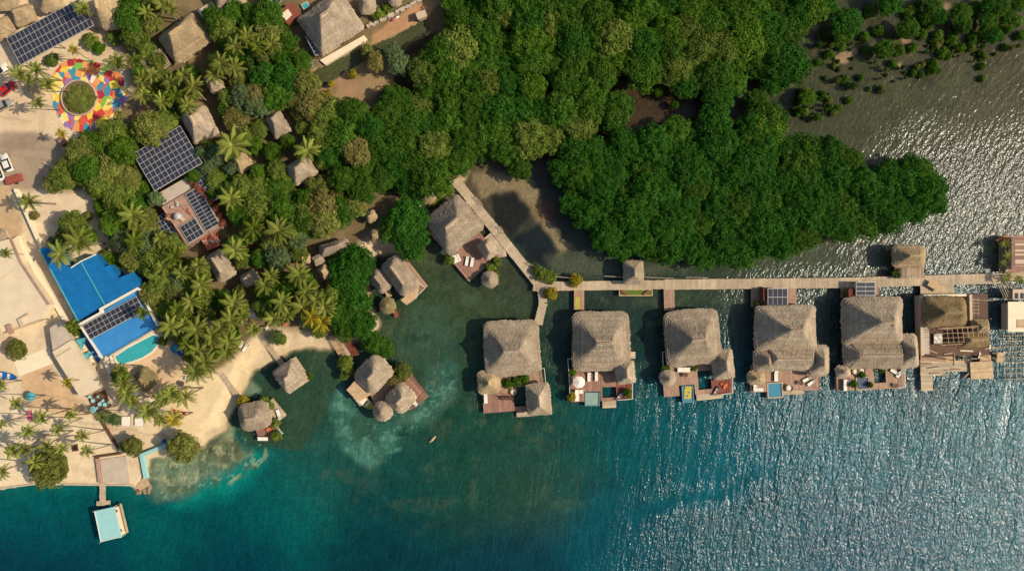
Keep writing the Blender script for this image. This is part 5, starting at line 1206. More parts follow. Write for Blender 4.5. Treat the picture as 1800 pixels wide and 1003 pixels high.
for u, v in ((672, 528), (690, 528), (672, 546), (690, 546)): m = MB(); x, y, _ = P(u, v, 2); m.tube([(x, y, 0.9), (x, y, 3.1)], 0.08, 6); m.build('post', MT['wood'], b)
o = hut('swim_ladder', 'small red ladder platform below the round hut of the twin roofed house', 'ladder', 695, 550, 0); planks(o, [(690, 548), (697, 545), (701, 554), (694, 557)], 0.8, 'wood_red', 'u', 'platform'); m = MB()
for k in range(4): m.tube([P(694, 556 + k, 0.6 - .3 * k), P(700, 554 + k, 0.6 - .3 * k)], 0.04, 5)
m.build('rungs', MT['pinkc'], o)
# cluster of three
b = hut('cluster_house', 'cluster of three thatched roofs in the shallows with brown railed deck', 'house', 680, 690, 0)
q = [(617, 658), (659, 621), (695, 650), (656, 697)]; thatch(b, q, 3.5, 7.2, 0.2, 0.5, 9, 1.2); walls(b, q, 3.5, 1.1, DZ, 3.5)
q2 = [(670, 703), (702, 676), (739, 690), (708, 730)]; thatch(b, q2, 3.2, 6.0, 0.25, 0.55, 8, 1.2); walls(b, q2, 3.2, 0.9, DZ, 3.2)
thatch(b, circ(673, 722, 17.5), 3.0, 5.4, 0, 1.0, 6, 1.2); walls(b, circ(673, 722, 17.5), 3.0, 0.7, DZ, 3.0)
planks(b, [(700, 672), (726, 664), (752, 690), (712, 734)], DZ, 'deck_red', 'v'); planks(b, [(640, 668), (672, 655), (712, 700), (662, 716)], DZ - 0.03, 'deck_brown', 'v', 'floor'); stilts(b, [(622, 662), (664, 632), (746, 692), (700, 728)], DZ, 4, 3)
railing(b, [(726, 664), (752, 690), (738, 708), (712, 736)], DZ, 'wood')
m = MB(); a = [P(*p, 2.7) for p in ((609, 685), (625, 667), (656, 691), (630, 706))]; m.prism([(p[0], p[1]) for p in a], 2.55, 2.7); m.build('flat_roof', MT['deck_new'], b); planks(b, [(609, 688), (622, 676), (650, 700), (634, 712)], 0.7, 'deck_new', 'v', 'landing')
put(BOAT_Y, 643, 706, 0.1, -35, 'yellow boat with white cover moored at the cluster of three roofs', scale=0.95)
put(SOFA, 729, 706, DZ, 130, 'white bench on the red deck of the three roof cluster', scale=0.9)
# cove huts
b = hut('cove_hut', 'square thatched hut in the cove at the end of the upper plank walkway', 'hut', 512, 660, 0)
q = [(478, 654), (515, 628), (540, 664), (504, 692)]; thatch(b, q, 3.2, 5.8, 0.15, 0.25, 7, 1.1); walls(b, q, 3.2, 0.9, 0.9, 3.2)
planks(b, [(482, 652), (519, 627), (548, 665), (508, 693)], 0.9, 'deck_grey', 'v'); stilts(b, [(484, 654), (519, 630), (545, 664), (508, 690)], 0.9, 3, 3); run([(456, 588), (496, 640)], 10, 'walkway', 'deck_grey', 0.85, b, 4)
shrub(543, 661, 7, 'small plant at the deck corner of the square cove hut', 0.9, 'bright')
b = hut('cove_hut', 'long thatched hut in the cove with terrace and seats beside the bushes', 'hut', 450, 735, 0)
q = [(411, 712), (466, 704), (482, 745), (430, 760)]; thatch(b, q, 3.2, 6.0, 0.3, 0.6, 8, 1.2); walls(b, q, 3.2, 0.9, 0.9, 3.2)
planks(b, [(468, 706), (484, 700), (500, 728), (484, 748)], 0.9, 'deck_grey', 'v'); planks(b, [(448, 752), (482, 740), (492, 762), (456, 774)], 0.88, 'deck_red', 'u'); stilts(b, [(420, 714), (474, 702), (494, 748), (450, 768)], 0.9, 3, 3); run([(386, 653), (424, 706)], 10, 'walkway', 'deck_grey', 0.85, b, 5); railing(b, [(482, 744), (496, 762)], 0.9, 'white')
put(LOUNGER, 491, 727, 0.9, -70, 'white blue lounger on the terrace of the long cove hut', scale=1.1); put(SOFA, 463, 770, 0.86, 0, 'white bench below the long cove hut', scale=1.0); put(CHAIR, 476, 769, 0.86, 0, 'small chair beside the white bench below the long cove hut', scale=1.2)
t = hut('floor_cushion', 'orange cushion on the front terrace of the long cove hut', 'cushion', 474, 754, 0.9); m = MB(); x, y, _ = P(474, 754, .9); m.box(x, y, 0.9, 1.2, 0.8, 0.45, R(15), taper=.85); m.build('cushion', MT['orange'], t)
for u, v, r, l, mt in ((427, 705, 10, 'yellow plant at the walkway end of the long cove hut', 'palmgold'), (464, 703, 9, 'green bush at the upper edge of the long cove hut, left one', 'land'), (473, 712, 9, 'green bush at the right edge of the long cove hut roof', 'land'), (484, 744, 9, 'bush at the lower right corner of the long cove hut', 'olive'), (486, 766, 9, 'spiky plant at the bottom corner of the long cove hut', 'land')): shrub(u, v, r, l, 0.9, mt)
# stair dock
o = hut('wooden_stair_dock', 'sloping slatted wooden stair dock, red on one side, between beach and cluster', 'dock', 605, 608, 0)
m = MB()
for k in range(17): a = P(576 + 1.2 * k, 592 + 2.0 * k, 1.0 - .01 * k); c = P(590 + 1.45 * k, 588 + 2.1 * k, 1.0 - .01 * k); m.tube([a, c], 0.11, 5, rnd.random())
m.build('pale_slats', MT['deck_new'], o); m = MB()
for k in range(17): a = P(597 + 1.3 * k, 591 + 2.1 * k, 1.1 - .01 * k); c = P(613 + 1.15 * k, 588 + 2.15 * k, 1.1 - .01 * k); m.tube([a, c], 0.12, 5, rnd.random())
m.build('red_slats', MT['wood_red'], o); planks(o, [(586, 582), (593, 579), (619, 622), (612, 626)], 0.95, 'deck_grey', 'v', 'centre_board')
for u, v in ((578, 594), (596, 628), (614, 590), (634, 626)): m = MB(); x, y, _ = P(u, v, 0); m.tube([(x, y, -2), (x, y, 0.95)], 0.09, 6); m.build('post', MT['wood'], o)
o = hut('floating_log', 'pale log floating alone in the dark green water', 'log', 760, 772, 0); m = MB(); a, c, d = P(755, 777, 0.06), P(760, 772, 0.1), P(766, 766, 0.06); m.tube([a, c, d], [0.12, 0.32, 0.15], 7); m.build('log', MT['deck_new'], o)

# ------------------------------------------------------------------ thatched houses on land
def house(label, q, ze, zt, ridge=0.15, rc=0.25, mt='thatch_gold', name='thatched_house', layers=9, curve=1.1, cat='house', inset=0.9, group=None, off=(0, 0)):
    cu, cv = sum(p[0] for p in q) / 4, sum(p[1] for p in q) / 4
    b = hut(name, label, cat, cu, cv, GZ, group); thatch(b, q, ze, zt, ridge, rc, layers, curve, mt, off=off); walls(b, q, ze, inset, GZ - 0.3, ze + 0.1); return b
house('small pale thatched house cut by the left edge below the top left corner', [(-30, 50), (12, 27), (27, 54), (-14, 78)], 3.6, 6.0, 0.3, 0.3)
house('rounded thatched house between the large solar canopy and the top left corner', [(16, 20), (52, 4), (66, 34), (30, 49)], 3.6, 6.2, 0.2, 0.5)
house('thatched house at the top edge above the large solar canopy', [(62, -22), (104, -30), (112, 14), (74, 26)], 3.6, 6.2, 0.3, 0.4)
house('pale thatched roof filling the top left corner', [(-30, -40), (30, -40), (34, 16), (-30, 22)], 3.2, 4.4, 0.4, 0.2, 'thatch_gold')
house('tall round thatched house right of the large solar canopy', [(163, -6), (212, -12), (218, 46), (176, 58)], 3.8, 9.0, 0.25, 0.8, layers=12, curve=1.0)
house('large square thatched house among palms near the coloured plaza', [(274, 66), (340, 23), (370, 70), (314, 114)], 3.8, 8.8, 0.22, 0.22, layers=12)
house('brown thatched roof cut by the top edge near the concrete slab', [(372, -26), (426, -34), (432, 8), (384, 18)], 3.6, 6.6, 0.3, 0.3, 'thatch')
b = house('large thatched house at the top beside the canal, solar strip on its lower left side', [(522, 34), (596, -18), (640, 48), (567, 97)], 4.0, 9.6, 0.15, 0.1, 'thatch', layers=13)
house('small round thatched hut right of the canal house at the top', circ(645, 10, 15), 3.2, 5.4, 0.1, 0.8, 'thatch', 'thatched_hut')
house('thatched hut at the top edge right of the small round hut', circ(694, -2, 12), 3.2, 5.0, 0.1, 0.8, 'thatch', 'thatched_hut')
house('thatched house touching the upper corner of the square solar roof', [(311, 206), (352, 188), (392, 228), (348, 252)], 3.6, 7.6, 0.2, 0.3, 'thatch', layers=9)
house('square thatched house among dense trees left of the forest', [(466, 205), (490, 195), (512, 226), (482, 250)], 3.6, 7.2, 0.15, 0.2, 'thatch', off=(0.2, 0))
house('square thatched house lower than the other one among dense trees', [(500, 288), (545, 274), (554, 300), (520, 334)], 3.6, 7.4, 0.12, 0.2, 'thatch', off=(0.1, 0))
house('small triangular looking thatched roof under a leaning palm', [(408, 282), (424, 266), (448, 288), (420, 310)], 3.4, 6.2, 0.1, 0.2, 'thatch_gold')
house('tiny thatched roof above the leaning palm', circ(420, 226, 10), 3.2, 4.8, 0.1, 0.5, 'thatch', 'thatched_hut')
house('thatched hut showing through palms left of the forest edge', [(358, 136), (380, 128), (396, 152), (372, 170)], 3.4, 6.0, 0.15, 0.5, 'thatch', 'thatched_hut')
house('rounded thatched roof beside the sandy path above the bushes', [(556, 432), (606, 420), (618, 436), (568, 452)], 3.2, 5.6, 0.4, 0.5, 'thatch')
house('little pale thatched roof left of the tiled porch roof', circ(536, 454, 9), 3.0, 4.8, 0.1, 0.4, 'thatch_gold', 'thatched_hut')
house('small brown tiled porch roof between thatched roofs', [(546, 454), (562, 445), (572, 458), (556, 467)], 3.0, 3.8, 0.5, 0.1, 'thatch', 'porch_roof', cat='roof')
house('small square thatched roof beside the green bush mass', [(558, 472), (574, 462), (584, 482), (568, 496)], 3.2, 5.2, 0.15, 0.3, 'thatch_gold', 'thatched_hut')
house('domed thatched hut among palms below the brown tent roof', [(418, 486), (446, 472), (460, 490), (432, 508)], 3.2, 6.0, 0.1, 0.7, 'thatch', 'thatched_hut')
house('long brown thatched roof under palms right below the red brick balcony', [(362, 452), (392, 434), (412, 482), (384, 500)], 3.2, 5.6, 0.5, 0.4, 'thatch')
house('small rounded thatched hut half hidden by palms at the beach edge', circ(538, 563, 12), 3.0, 4.8, 0.2, 0.8, 'thatch', 'thatched_hut')
house('weathered six sided palapa roof on the sand beside the terrace', [(230, 668), (252, 642), (284, 664), (258, 690)], 2.9, 5.2, 0.1, 0.5, 'thatch_old', 'palapa')
house('round palapa left of the coloured plaza', circ(63, 155, 15), 2.8, 4.2, 0.0, 1.0, 'thatch_gold', 'palapa', layers=6)
house('thatched hut under palms beside the lower blue boat', [(356, 560), (374, 552), (382, 574), (364, 582)], 3.0, 5.0, 0.2, 0.5, 'thatch', 'thatched_hut')
house('thatched hut under palms near the sandy beach', circ(367, 617, 13), 3.0, 4.6, 0.2, 0.7, 'thatch', 'thatched_hut')
house('low thatched hut at the left edge beside the grey concrete wall', [(-16, 408), (10, 402), (16, 424), (-12, 434)], 3.0, 4.2, 0.2, 0.5, 'thatch', 'thatched_hut')
house('pale domed thatched hut at the forest edge beside the dark inlet', circ(660, 414, 11), 3.0, 5.0, 0.1, 0.8, 'thatch_gold', 'thatched_hut')
house('pale thatched hut at the sandy path under trees', [(640, 376), (658, 366), (664, 384), (648, 394)], 3.0, 4.6, 0.2, 0.5, 'thatch_gold', 'thatched_hut')
o = hut('sun_umbrella', 'grey sun umbrella among palms on the upper beach', 'parasol', 453, 548, GZ); drop(o); put(PARASOL_GREY, 453, 548, GZ, 0, 'grey sun umbrella among palms on the upper beach')

# ------------------------------------------------------------------ solar roofs and the flat roofed building
solar('solar_canopy', 'long dark solar canopy at the top left, largest of the canopies', [(10, 68), (138, 0), (166, 43), (39, 114)], 4.0, 18, 4)
solar('solar_canopy', 'blue grey solar canopy cut by the top edge', [(452, -16), (480, -30), (494, 4), (464, 18)], 3.6, 4, 4, 'panel_blue')
solar('solar_canopy', 'square dark solar roof above the flat terrace building', [(235, 270), (318, 221), (354, 287), (272, 336)], 5.0, 11, 7)
solar('solar_canopy', 'strip of blue solar panels leaning against the canal house roof', [(537, 65), (548, 60), (566, 92), (556, 98)], 3.4, 2, 5, 'panel_blue')
b = hut('terrace_building', 'flat roofed building with pink terraces, water tank and small solar arrays', 'building', 335, 375, GZ)
def poly(parent, pts, z0, z1, mt, name):
    m = MB(); a = [P(u, v, z1) for u, v in pts]; m.prism([(p[0], p[1]) for p in a], z0, z1); return m.build(name, MT[mt], parent)
poly(b, [(284, 364), (345, 328), (392, 396), (328, 432)], GZ - 0.3, 4.2, 'terrace', 'roof_terrace'); poly(b, [(274, 342), (330, 310), (340, 328), (288, 362)], GZ - 0.3, 3.6, 'concrete', 'white_terrace')
poly(b, [(288, 366), (344, 333), (348, 338), (316, 364), (322, 372), (296, 388)], 4.203, 4.25, 'terrace', 'roof_slab'); poly(b, [(353, 420), (374, 408), (386, 430), (365, 441)], GZ, 3.0, 'brick', 'tiled_balcony')
poly(b, [(270, 384), (288, 374), (324, 428), (300, 440)], GZ - 0.3, 2.6, 'wall', 'lower_wall'); 
for pts in (((317, 362), (386, 424)), ((330, 310), (392, 402)), ((284, 364), (330, 432))): 
    m = MB(); a, c = P(*pts[0], 4.6), P(*pts[1], 4.6); m.tube([(a[0], a[1], 4.32), (c[0], c[1], 4.32)], 0.12, 4); m.build('parapet', MT['terrace'], b)
m = MB(); x, y, _ = P(313, 380, 5); m.tube([(x, y, 4.26), (x, y, 5.4), (x, y, 5.65)], [0.75, 0.75, 0.3], 14); m.build('water_tank', MT['steel'], b)
m = MB(); x, y, _ = P(318, 384, 5); m.box(x, y, 4.203, 4.8, 0.5, 0.4, R(-30)); m.build('hatch', MT['wall'], b)
rs = random.Random(8)
for k in range(16):
    u, v = rs.uniform(292, 336), rs.uniform(352, 392); m = MB(); x, y, _ = P(u, v, 4.3)
    if 3 < abs(v - 352 - (u - 318) * -.65) : pass
    m.box(x, y, 4.255, 4.3 + rs.uniform(0.05, 0.5), rs.uniform(.12, .5), rs.uniform(.1, .3), R(-30 + rs.choice([0, 90])), rs.random()); m.build('roof_unit', MT[rs.choice(['wall', 'concrete', 'steel', 'brick', 'wood'])], b)
m = MB()
for k in range(9): m.box(*P(358 + 3.2 * k, 424 + 1.5 * math.sin(k * 4), 3.1)[:2], 3.003, 3.08, 0.3, 0.12, R(k * 40))
m.build('light_tiles', MT['wall'], b)
for lab, q, nx, ny, z in (('two long columns of panels on the pink terrace roof', [(324, 343), (347, 331), (388, 391), (365, 405)], 2, 11, 4.5), ('small array of panels beside the water tank', [(317, 402), (341, 381), (361, 413), (332, 424)], 4, 3, 4.5), ('blue panel strip along the right side of the pink terrace roof', [(336, 304), (352, 294), (389, 344), (372, 356)], 3, 9, 3.8), ('dark panels standing in for shade on the lower roof left of the pink terrace', [(270, 385), (288, 376), (312, 412), (296, 424)], 3, 5, 2.75)):
    solar('solar_array', lab, q, z, nx, ny, 'panel' if 'blue' not in lab and 'dark' not in lab else 'panel_blue', posts=False)  # the dark set puts the shade of the lower roof into panel colour
def wall_line(label, pts, z0, z1, w, mt, name='garden_wall', cat='wall', group=None):
    o = hut(name, label, cat, pts[0][0], pts[0][1], z0, group); m = MB(); ws = [P(u, v, z1) for u, v in pts]
    for k, (a, c) in enumerate(zip(ws, ws[1:])): m.box((a[0] + c[0]) / 2, (a[1] + c[1]) / 2, z0 - 0.4, z1 + 0.003 * k, math.hypot(c[0] - a[0], c[1] - a[1]) / 2 + w * 0.5, w / 2, math.atan2(c[1] - a[1], c[0] - a[0]))
    m.build('wall', MT[mt], o); return o

# ------------------------------------------------------------------ blue roofed house and its pool
b = hut('blue_roof_house', 'house with bright blue flat roofs beside the kidney shaped pool', 'house', 180, 520, GZ)
poly(b, [(69, 438), (97, 431), (114, 466), (125, 470), (141, 459), (183, 535), (137, 563)], GZ - 0.3, 4.4, 'blue_roof', 'roof'); poly(b, [(142, 458.5), (168, 447), (183, 469), (193, 465), (207, 489), (235, 477), (247, 501), (184, 535)], GZ - 0.3, 4.5, 'blue_roof', 'roof')
poly(b, [(141, 571), (242, 510), (275, 571), (179, 627)], GZ - 0.3, 3.8, 'blue_light', 'roof')
def strip(parent, pts, z0, z1, w, mt, name):
    m = MB(); ws = [P(u, v, z1) for u, v in pts]
    for k, (a, c) in enumerate(zip(ws, ws[1:])): m.box((a[0] + c[0]) / 2, (a[1] + c[1]) / 2, z0, z1 + 0.003 * k, math.hypot(c[0] - a[0], c[1] - a[1]) / 2 + w * 0.4, w / 2, math.atan2(c[1] - a[1], c[0] - a[0]))
    return m.build(name, MT[mt], parent)
strip(b, [(139, 570), (177, 549), (176, 543), (241, 507), (245, 509), (276, 571)], 3.805, 4.75, 0.45, 'white', 'parapet'); strip(b, [(140, 571), (178, 628)], 3.805, 4.2, 0.4, 'white', 'parapet'); strip(b, [(69, 438), (137, 564)], 4.405, 4.6, 0.2, 'aqua_deep', 'roof_edge'); strip(b, [(141, 459), (183.5, 535)], 4.505, 4.62, 0.2, 'aqua_deep', 'roof_edge'); strip(b, [(125, 470), (142, 459), (168, 447)], 4.505, 4.66, 0.22, 'white', 'parapet')
solar('solar_array', 'long array of black panels on the lighter blue roof', [(145, 573), (238, 522), (255, 545), (160, 595)], 4.05, 12, 3, posts=False)
o = hut('swimming_pool', 'turquoise slipper shaped swimming pool beside the light blue roof', 'pool', 240, 612, GZ)
pp = [(202, 627), (224, 612), (268, 589), (275, 589), (280, 595), (278, 604), (266, 618), (250, 628), (230, 635), (215, 639), (208, 637)]
poly(o, [(199, 627), (223, 609), (268, 585), (278, 586), (284, 595), (281, 606), (268, 621), (251, 631), (230, 639), (214, 643), (205, 639)], GZ - 0.5, GZ + 0.05, 'pale', 'pool_rim'); poly(o, pp, GZ - 0.5, GZ + 0.056, 'pool', 'pool_water')
m = MB(); a, c = P(197, 628, GZ), P(206, 642, GZ)
o = hut('tiled_courtyard', 'dark blue tiled courtyard strip left of the light blue roof', 'courtyard', 155, 610, GZ); poly(o, [(131, 588), (143, 577), (177, 632), (172, 638), (158, 637)], GZ - .3, GZ + 0.03, 'navy', 'tiled_floor')
for k, (pts, lab) in enumerate((([(133, 597), (153, 592), (144, 614)], 'upper'), ([(144, 622), (166, 617), (154, 632)], 'lower'))):
    o = hut('shade_sail', 'turquoise triangular sail over the tiled courtyard, %s one' % lab, 'shade sail', pts[0][0], pts[0][1], GZ); m = MB(); c = [P(u, v, 2.8 + 0.4 * (i == 1)) for i, (u, v) in enumerate(pts)]; g = tuple(sum(p[i] for p in c) / 3 - (0.25 if i == 2 else 0) for i in range(3))
    for i in range(3): m.face([c[i], c[(i + 1) % 3], g])
    m.build('sail', MT['aqua_deep'], o)
    for i, p in enumerate(c): m = MB(); m.tube([(p[0], p[1], GZ - .2), p], 0.06, 6); m.build('post', MT['steel'], o)
o = hut('flat_roof_building', 'large beige flat roofed building cut by the left edge', 'building', 20, 520, GZ); poly(o, [(-80, 436), (0, 424), (18, 419), (34, 462), (84, 534), (72, 560), (-80, 612)], GZ - .3, 4.2, 'beige_roof', 'roof')
strip(o, [(18, 419), (36, 462), (84, 534)], 4.205, 4.5, 0.35, 'terrace', 'parapet'); strip(o, [(0, 492), (30, 472)], 4.205, 4.3, 0.15, 'beige_roof', 'roof_seam')
for u, v, w, h_, a, mt_ in ((39, 567, 0.35, 1.0, 25, 'wall'), (45, 555, 0.9, 0.12, 30, 'wall'), (3, 587, 0.35, 1.1, 25, 'wall'), (19, 578, 0.5, 1.0, 22, 'terrace')):
    m = MB(); x, y, _ = P(u, v, 4.2); m.box(x, y, 4.205, 4.75, w, h_, R(a)); m.build('roof_vent', MT[mt_], o)
o = hut('flat_roof_building', 'long narrow beige flat roofed building beside the tiled courtyard', 'building', 130, 635, GZ); poly(o, [(92, 618), (124, 598), (180, 680), (141, 698), (97, 628)], GZ - .3, 3.8, 'beige_roof', 'roof'); poly(o, [(87, 577), (105, 562), (125, 597), (93, 617)], GZ - .3, 3.4, 'concrete', 'lower_roof'); strip(o, [(97, 628), (124, 612)], 3.805, 3.95, 0.25, 'wall', 'roof_seam')
o = hut('concrete_pad', 'bright pale concrete pad beside the long narrow flat roof', 'concrete pad', 58, 636, GZ); poly(o, [(24, 634), (86, 609), (93, 638), (34, 661)], GZ - .3, GZ + 0.08, 'pale', 'pad')
o = hut('concrete_slab', 'grey concrete slab roof between palms at the top near the brown roof', 'slab', 365, 20, GZ); poly(o, [(346, 18), (372, 3), (380, 14), (370, 36), (356, 32)], GZ - .2, GZ + 1.2, 'concrete', 'slab')
wall_line('long pale garden wall from the red trailer to the blue roof', [(26, 334), (72, 436)], GZ, 2.0, 0.5, 'pale'); wall_line('pale garden wall alongside the large beige flat roof', [(30, 420), (60, 470), (128, 585), (165, 640)], GZ, 1.5, 1.1, 'pale'); wall_line('low wall across the sand above the concrete platform, coloured dark as its shadow', [(178, 740), (207, 788)], GZ, 1.4, 0.35, 'wood'); wall_line('dark low wall along the upper edge of the concrete platform', [(167, 803), (209, 797)], GZ, 1.5, 0.4, 'wood'); wall_line('brown low wall along the left edge of the concrete platform', [(170, 808), (175, 846)], GZ, 1.5, 0.6, 'terrace')  # the wall across the sand carries its shadow in its dark colour
wall_line('turquoise sea wall bending round the sandy corner by the olive bush', [(298, 779), (272, 790), (248, 800), (251, 816), (255, 838)], GZ, 1.5, 0.75, 'aqua', 'sea_wall'); wall_line('stone sea wall along the waterline left of the pier', [(-80, 860), (0, 858), (62, 850), (120, 851), (228, 852), (240, 857)], -1.2, 1.0, 0.35, 'concrete', 'sea_wall')
wall_line('white garden wall of the resort beside the courtyard below the light blue roof', [(180, 630), (197, 664)], GZ, 1.8, 0.4, 'white')
o = hut('concrete_platform', 'square grey concrete platform at the head of the pier', 'platform', 202, 824, GZ); poly(o, [(176, 807), (222, 801), (228, 848), (180, 847)], -0.5, GZ + 0.25, 'concrete', 'slab')
o = hut('pier', 'narrow plank pier from the concrete platform to the turquoise float', 'pier', 180, 868, 0); run([(180, 848), (180, 888)], 10.5, 'walkway', 'deck_grey', 0.95, o, 12); planks(o, [(169, 881), (193, 878), (194, 887), (170, 888)], 0.9, 'deck_grey', 'u', 'landing')
o = hut('swim_float', 'pale turquoise roofed float at the end of the pier', 'float', 190, 920, 0); a = [(165, 898), (200, 890), (213, 943), (177, 952)]
poly(o, a, 2.2, 2.5, 'aqua', 'roof'); planks(o, [(168, 900), (208, 891), (219, 936), (179, 948)], 0.7, 'deck_grey', 'v')
strip(o, [(166, 898), (177, 951), (212, 943)], 2.503, 2.58, 0.14, 'white', 'roof_edge')
for u, v in a: m = MB(); x, y, _ = P(u, v, 1.5); m.tube([(x * 0.998, y * 0.998, -2), (x * .998, y * .998, 2.195)], 0.1, 6); m.build('post', MT['steel'], o)
o = hut('bench', 'cream bench strip along the right side of the turquoise float', 'bench', 211, 914, 0.7); poly(o, [(202, 891), (211, 888), (223, 935), (213, 941)], 0.72, 1.15, 'pale', 'seat'); strip(o, [(211, 886), (223, 935)], 1.155, 1.6, 0.25, 'deck_new', 'backrest')
for u, v in ((205, 897), (213, 931)): m = MB(); x, y, _ = P(u, v, 1); m.tube([(x, y, 1.153), (x, y, 1.5)], 0.3, 8); m.build('cushion', MT['wood'], o)
o = hut('stone_jetty', 'rough stone jetty end with timber edge beside the turquoise sea wall', 'jetty', 250, 850, 0); rs = random.Random(5)
for k in range(26):
    m = MB(); u, v = 248 + rs.uniform(-12, 14), 853 + rs.uniform(-12, 12); x, y, _ = P(u, v, 0); s = rs.uniform(0.4, 0.9); m.tube([(x, y, -0.6), (x + .1, y, 0.15 * s), (x, y + .1, 0.55 * s)], [s, s * 0.95, s * 0.45], 7, rs.random()); m.build('rock', MT['rock'], o)
planks(o, [(238, 846), (256, 838), (262, 852), (244, 864)], 0.75, 'deck_new', 'u', 'timber_top')
# ---- plaza, terrace, small things
m_mural = bpy.data.materials.new('painted_plaza'); m_mural.use_nodes = True; nt = m_mural.node_tree; N = nt.nodes; L = nt.links; bs = N['Principled BSDF']; bs.inputs['Roughness'].default_value = 0.85
tcn = N.new('ShaderNodeTexCoord'); wn_ = N.new('ShaderNodeTexNoise'); wn_.inputs['Scale'].default_value = 0.35; vo = N.new('ShaderNodeTexVoronoi'); vo.inputs['Scale'].default_value = 0.75; vo.inputs['Randomness'].default_value = 1.0
mpn = N.new('ShaderNodeMapping'); mpn.inputs['Rotation'].default_value = (0, 0, 0.6); mpn.inputs['Scale'].default_value = (1.0, 0.8, 1); L.new(tcn.outputs['Object'], mpn.inputs[0]); L.new(mpn.outputs[0], vo.inputs['Vector'])
wh = N.new('ShaderNodeTexWhiteNoise'); wh.noise_dimensions = '3D'; L.new(vo.outputs['Position'], wh.inputs['Vector']); rp = N.new('ShaderNodeValToRGB'); rp.color_ramp.interpolation = 'CONSTANT'
cols = [(226, 196, 60), (222, 128, 66), (204, 60, 48), (232, 220, 196), (126, 176, 60), (58, 138, 158), (150, 110, 160), (172, 40, 50), (228, 150, 80), (236, 210, 110), (210, 84, 56)]
els = rp.color_ramp.elements
while len(els) < len(cols): els.new(0.5)
for i, c in enumerate(cols): els[i].position = i / len(cols); els[i].color = (*A(*c), 1)
L.new(wh.outputs['Value'], rp.inputs[0]); c_, _ = mulnoise(N, L, tcn, rp.outputs[0], 1.5, 0.86, 1.1); L.new(c_, bs.inputs['Base Color'])
m = MB(); cx, cy, _ = P(153, 166, GZ); rs = random.Random(9); pts = []
for k in range(64):
    a = 2 * math.pi * k / 64; r_ = (63 + 5 * math.sin(3 * a + 1) + rs.uniform(-2, 2)) / PXM; pts.append((cx + r_ * math.cos(a) * 1.05, cy + r_ * math.sin(a)))
m.prism(pts, GZ - 0.2, GZ + 0.06); o = m.build('painted_plaza', m_mural, None, origin=(cx, cy, GZ)); o['kind'] = 'structure'
o = hut('round_planter', 'round planted island ringed by a pale wall inside the coloured plaza', 'planter', 140, 172, GZ); x0, y0, _ = P(141, 173, GZ); m = MB()
for k in range(40):
    a, c = 2 * math.pi * k / 40, 2 * math.pi * (k + 1) / 40; r_ = 3.9; m.prism([(x0 + r_ * math.cos(a), y0 + r_ * math.sin(a)), (x0 + r_ * math.cos(c), y0 + r_ * math.sin(c)), (x0 + (r_ - .2) * math.cos(c), y0 + (r_ - .2) * math.sin(c)), (x0 + (r_ - .2) * math.cos(a), y0 + (r_ - .2) * math.sin(a))], GZ, GZ + 0.65)
m.build('ring_wall', MT['wall'], o); m = MB(); m.tube([(x0, y0, GZ + .07), (x0, y0, GZ + 0.5)], 3.69, 30); m.build('soil', MT['soil'], o)
for i, (u, v, r) in enumerate(((128, 168, 13), (146, 160, 12), (154, 176, 12), (140, 186, 12), (126, 181, 13), (141, 173, 14), (121, 173, 10), (134, 159, 11))): shrub(u, v, r, 'olive shrub in the round planted island of the coloured plaza', GZ + 0.3, 'olive', 'shrubs in the round planter').scale.z = 0.45
o = hut('pergola', 'pale lattice pergola between the coloured plaza and the large square house', 'pergola', 270, 110, GZ); q = [(242, 108), (283, 87), (300, 112), (268, 134)]; cx, cy, hx, hy, an = quad_info(q, 3.2); m = MB(); ca, sa = math.cos(an), math.sin(an)
for k in range(13): x = -hx + 2 * hx * k / 12; m.box(cx + x * ca, cy + x * sa, 3.1, 3.2, 0.06, hy, an, rnd.random())
for k in range(9): y = -hy + 2 * hy * k / 8; m.box(cx - y * sa, cy + y * ca, 3.203, 3.28, hx, 0.06, an, rnd.random())
m.build('lattice', MT['deck_grey'], o)
for u, v in q: m = MB(); x, y, _ = P(u, v, 2); m.tube([(x, y, GZ - .2), (x, y, 3.1)], 0.09, 6); m.build('post', MT['wood'], o)
o = hut('dining_terrace', 'dark wooden dining terrace at the end of the long narrow roof', 'terrace', 176, 702, GZ); planks(o, [(153, 700), (181, 683), (198, 714), (167, 723)], GZ + 0.25, 'wood', 'u')
for i, (u, v, l) in enumerate(((166, 703, 'left'), (178, 709, 'middle'), (187, 710, 'right'))): put(TABLE_AQUA, u, v, GZ + 0.25, 0, 'aqua table on the dark dining terrace, %s of three' % l, scale=0.85)
for i, (u, v, l) in enumerate(((174, 696, 'top'), (161, 697, 'upper left'), (183, 703, 'between two tables'), (193, 706, 'right edge'), (172, 716, 'lower left'))): put(CHAIR_AQUA, u, v, GZ + 0.25, i * 70, 'aqua chair on the dark dining terrace, ' + l, scale=1.0)
put(TABLE_AQUA, 168, 718, GZ + 0.26, 0, 'pale round table at the lower corner of the dark dining terrace', scale=1.3)
put(PARASOL_AQUA, 63, 695, GZ, 20, 'turquoise parasol on the sandy yard below the bright concrete pad', scale=0.8)
put(BOAT_BLUE, 12, 660, GZ, -8, 'blue rowing boat on the sand at the left edge', scale=1.15); put(BOAT_BLUE, 324, 612, GZ, 60, 'blue rowing boat under the palms near the pool', scale=0.8)
o = hut('hot_tub', 'turquoise tub beside the blue rowing boat under the palms', 'tub', 311, 612, GZ); x, y, _ = P(311, 612, GZ); m = MB()
for k in range(16): a, c = .3927 * k, .3927 * (k + 1); m.prism([(x + 1.0 * math.cos(a), y + 1.0 * math.sin(a)), (x + 1.0 * math.cos(c), y + 1.0 * math.sin(c)), (x + .8 * math.cos(c), y + .8 * math.sin(c)), (x + .8 * math.cos(a), y + .8 * math.sin(a))], GZ, GZ + .7)
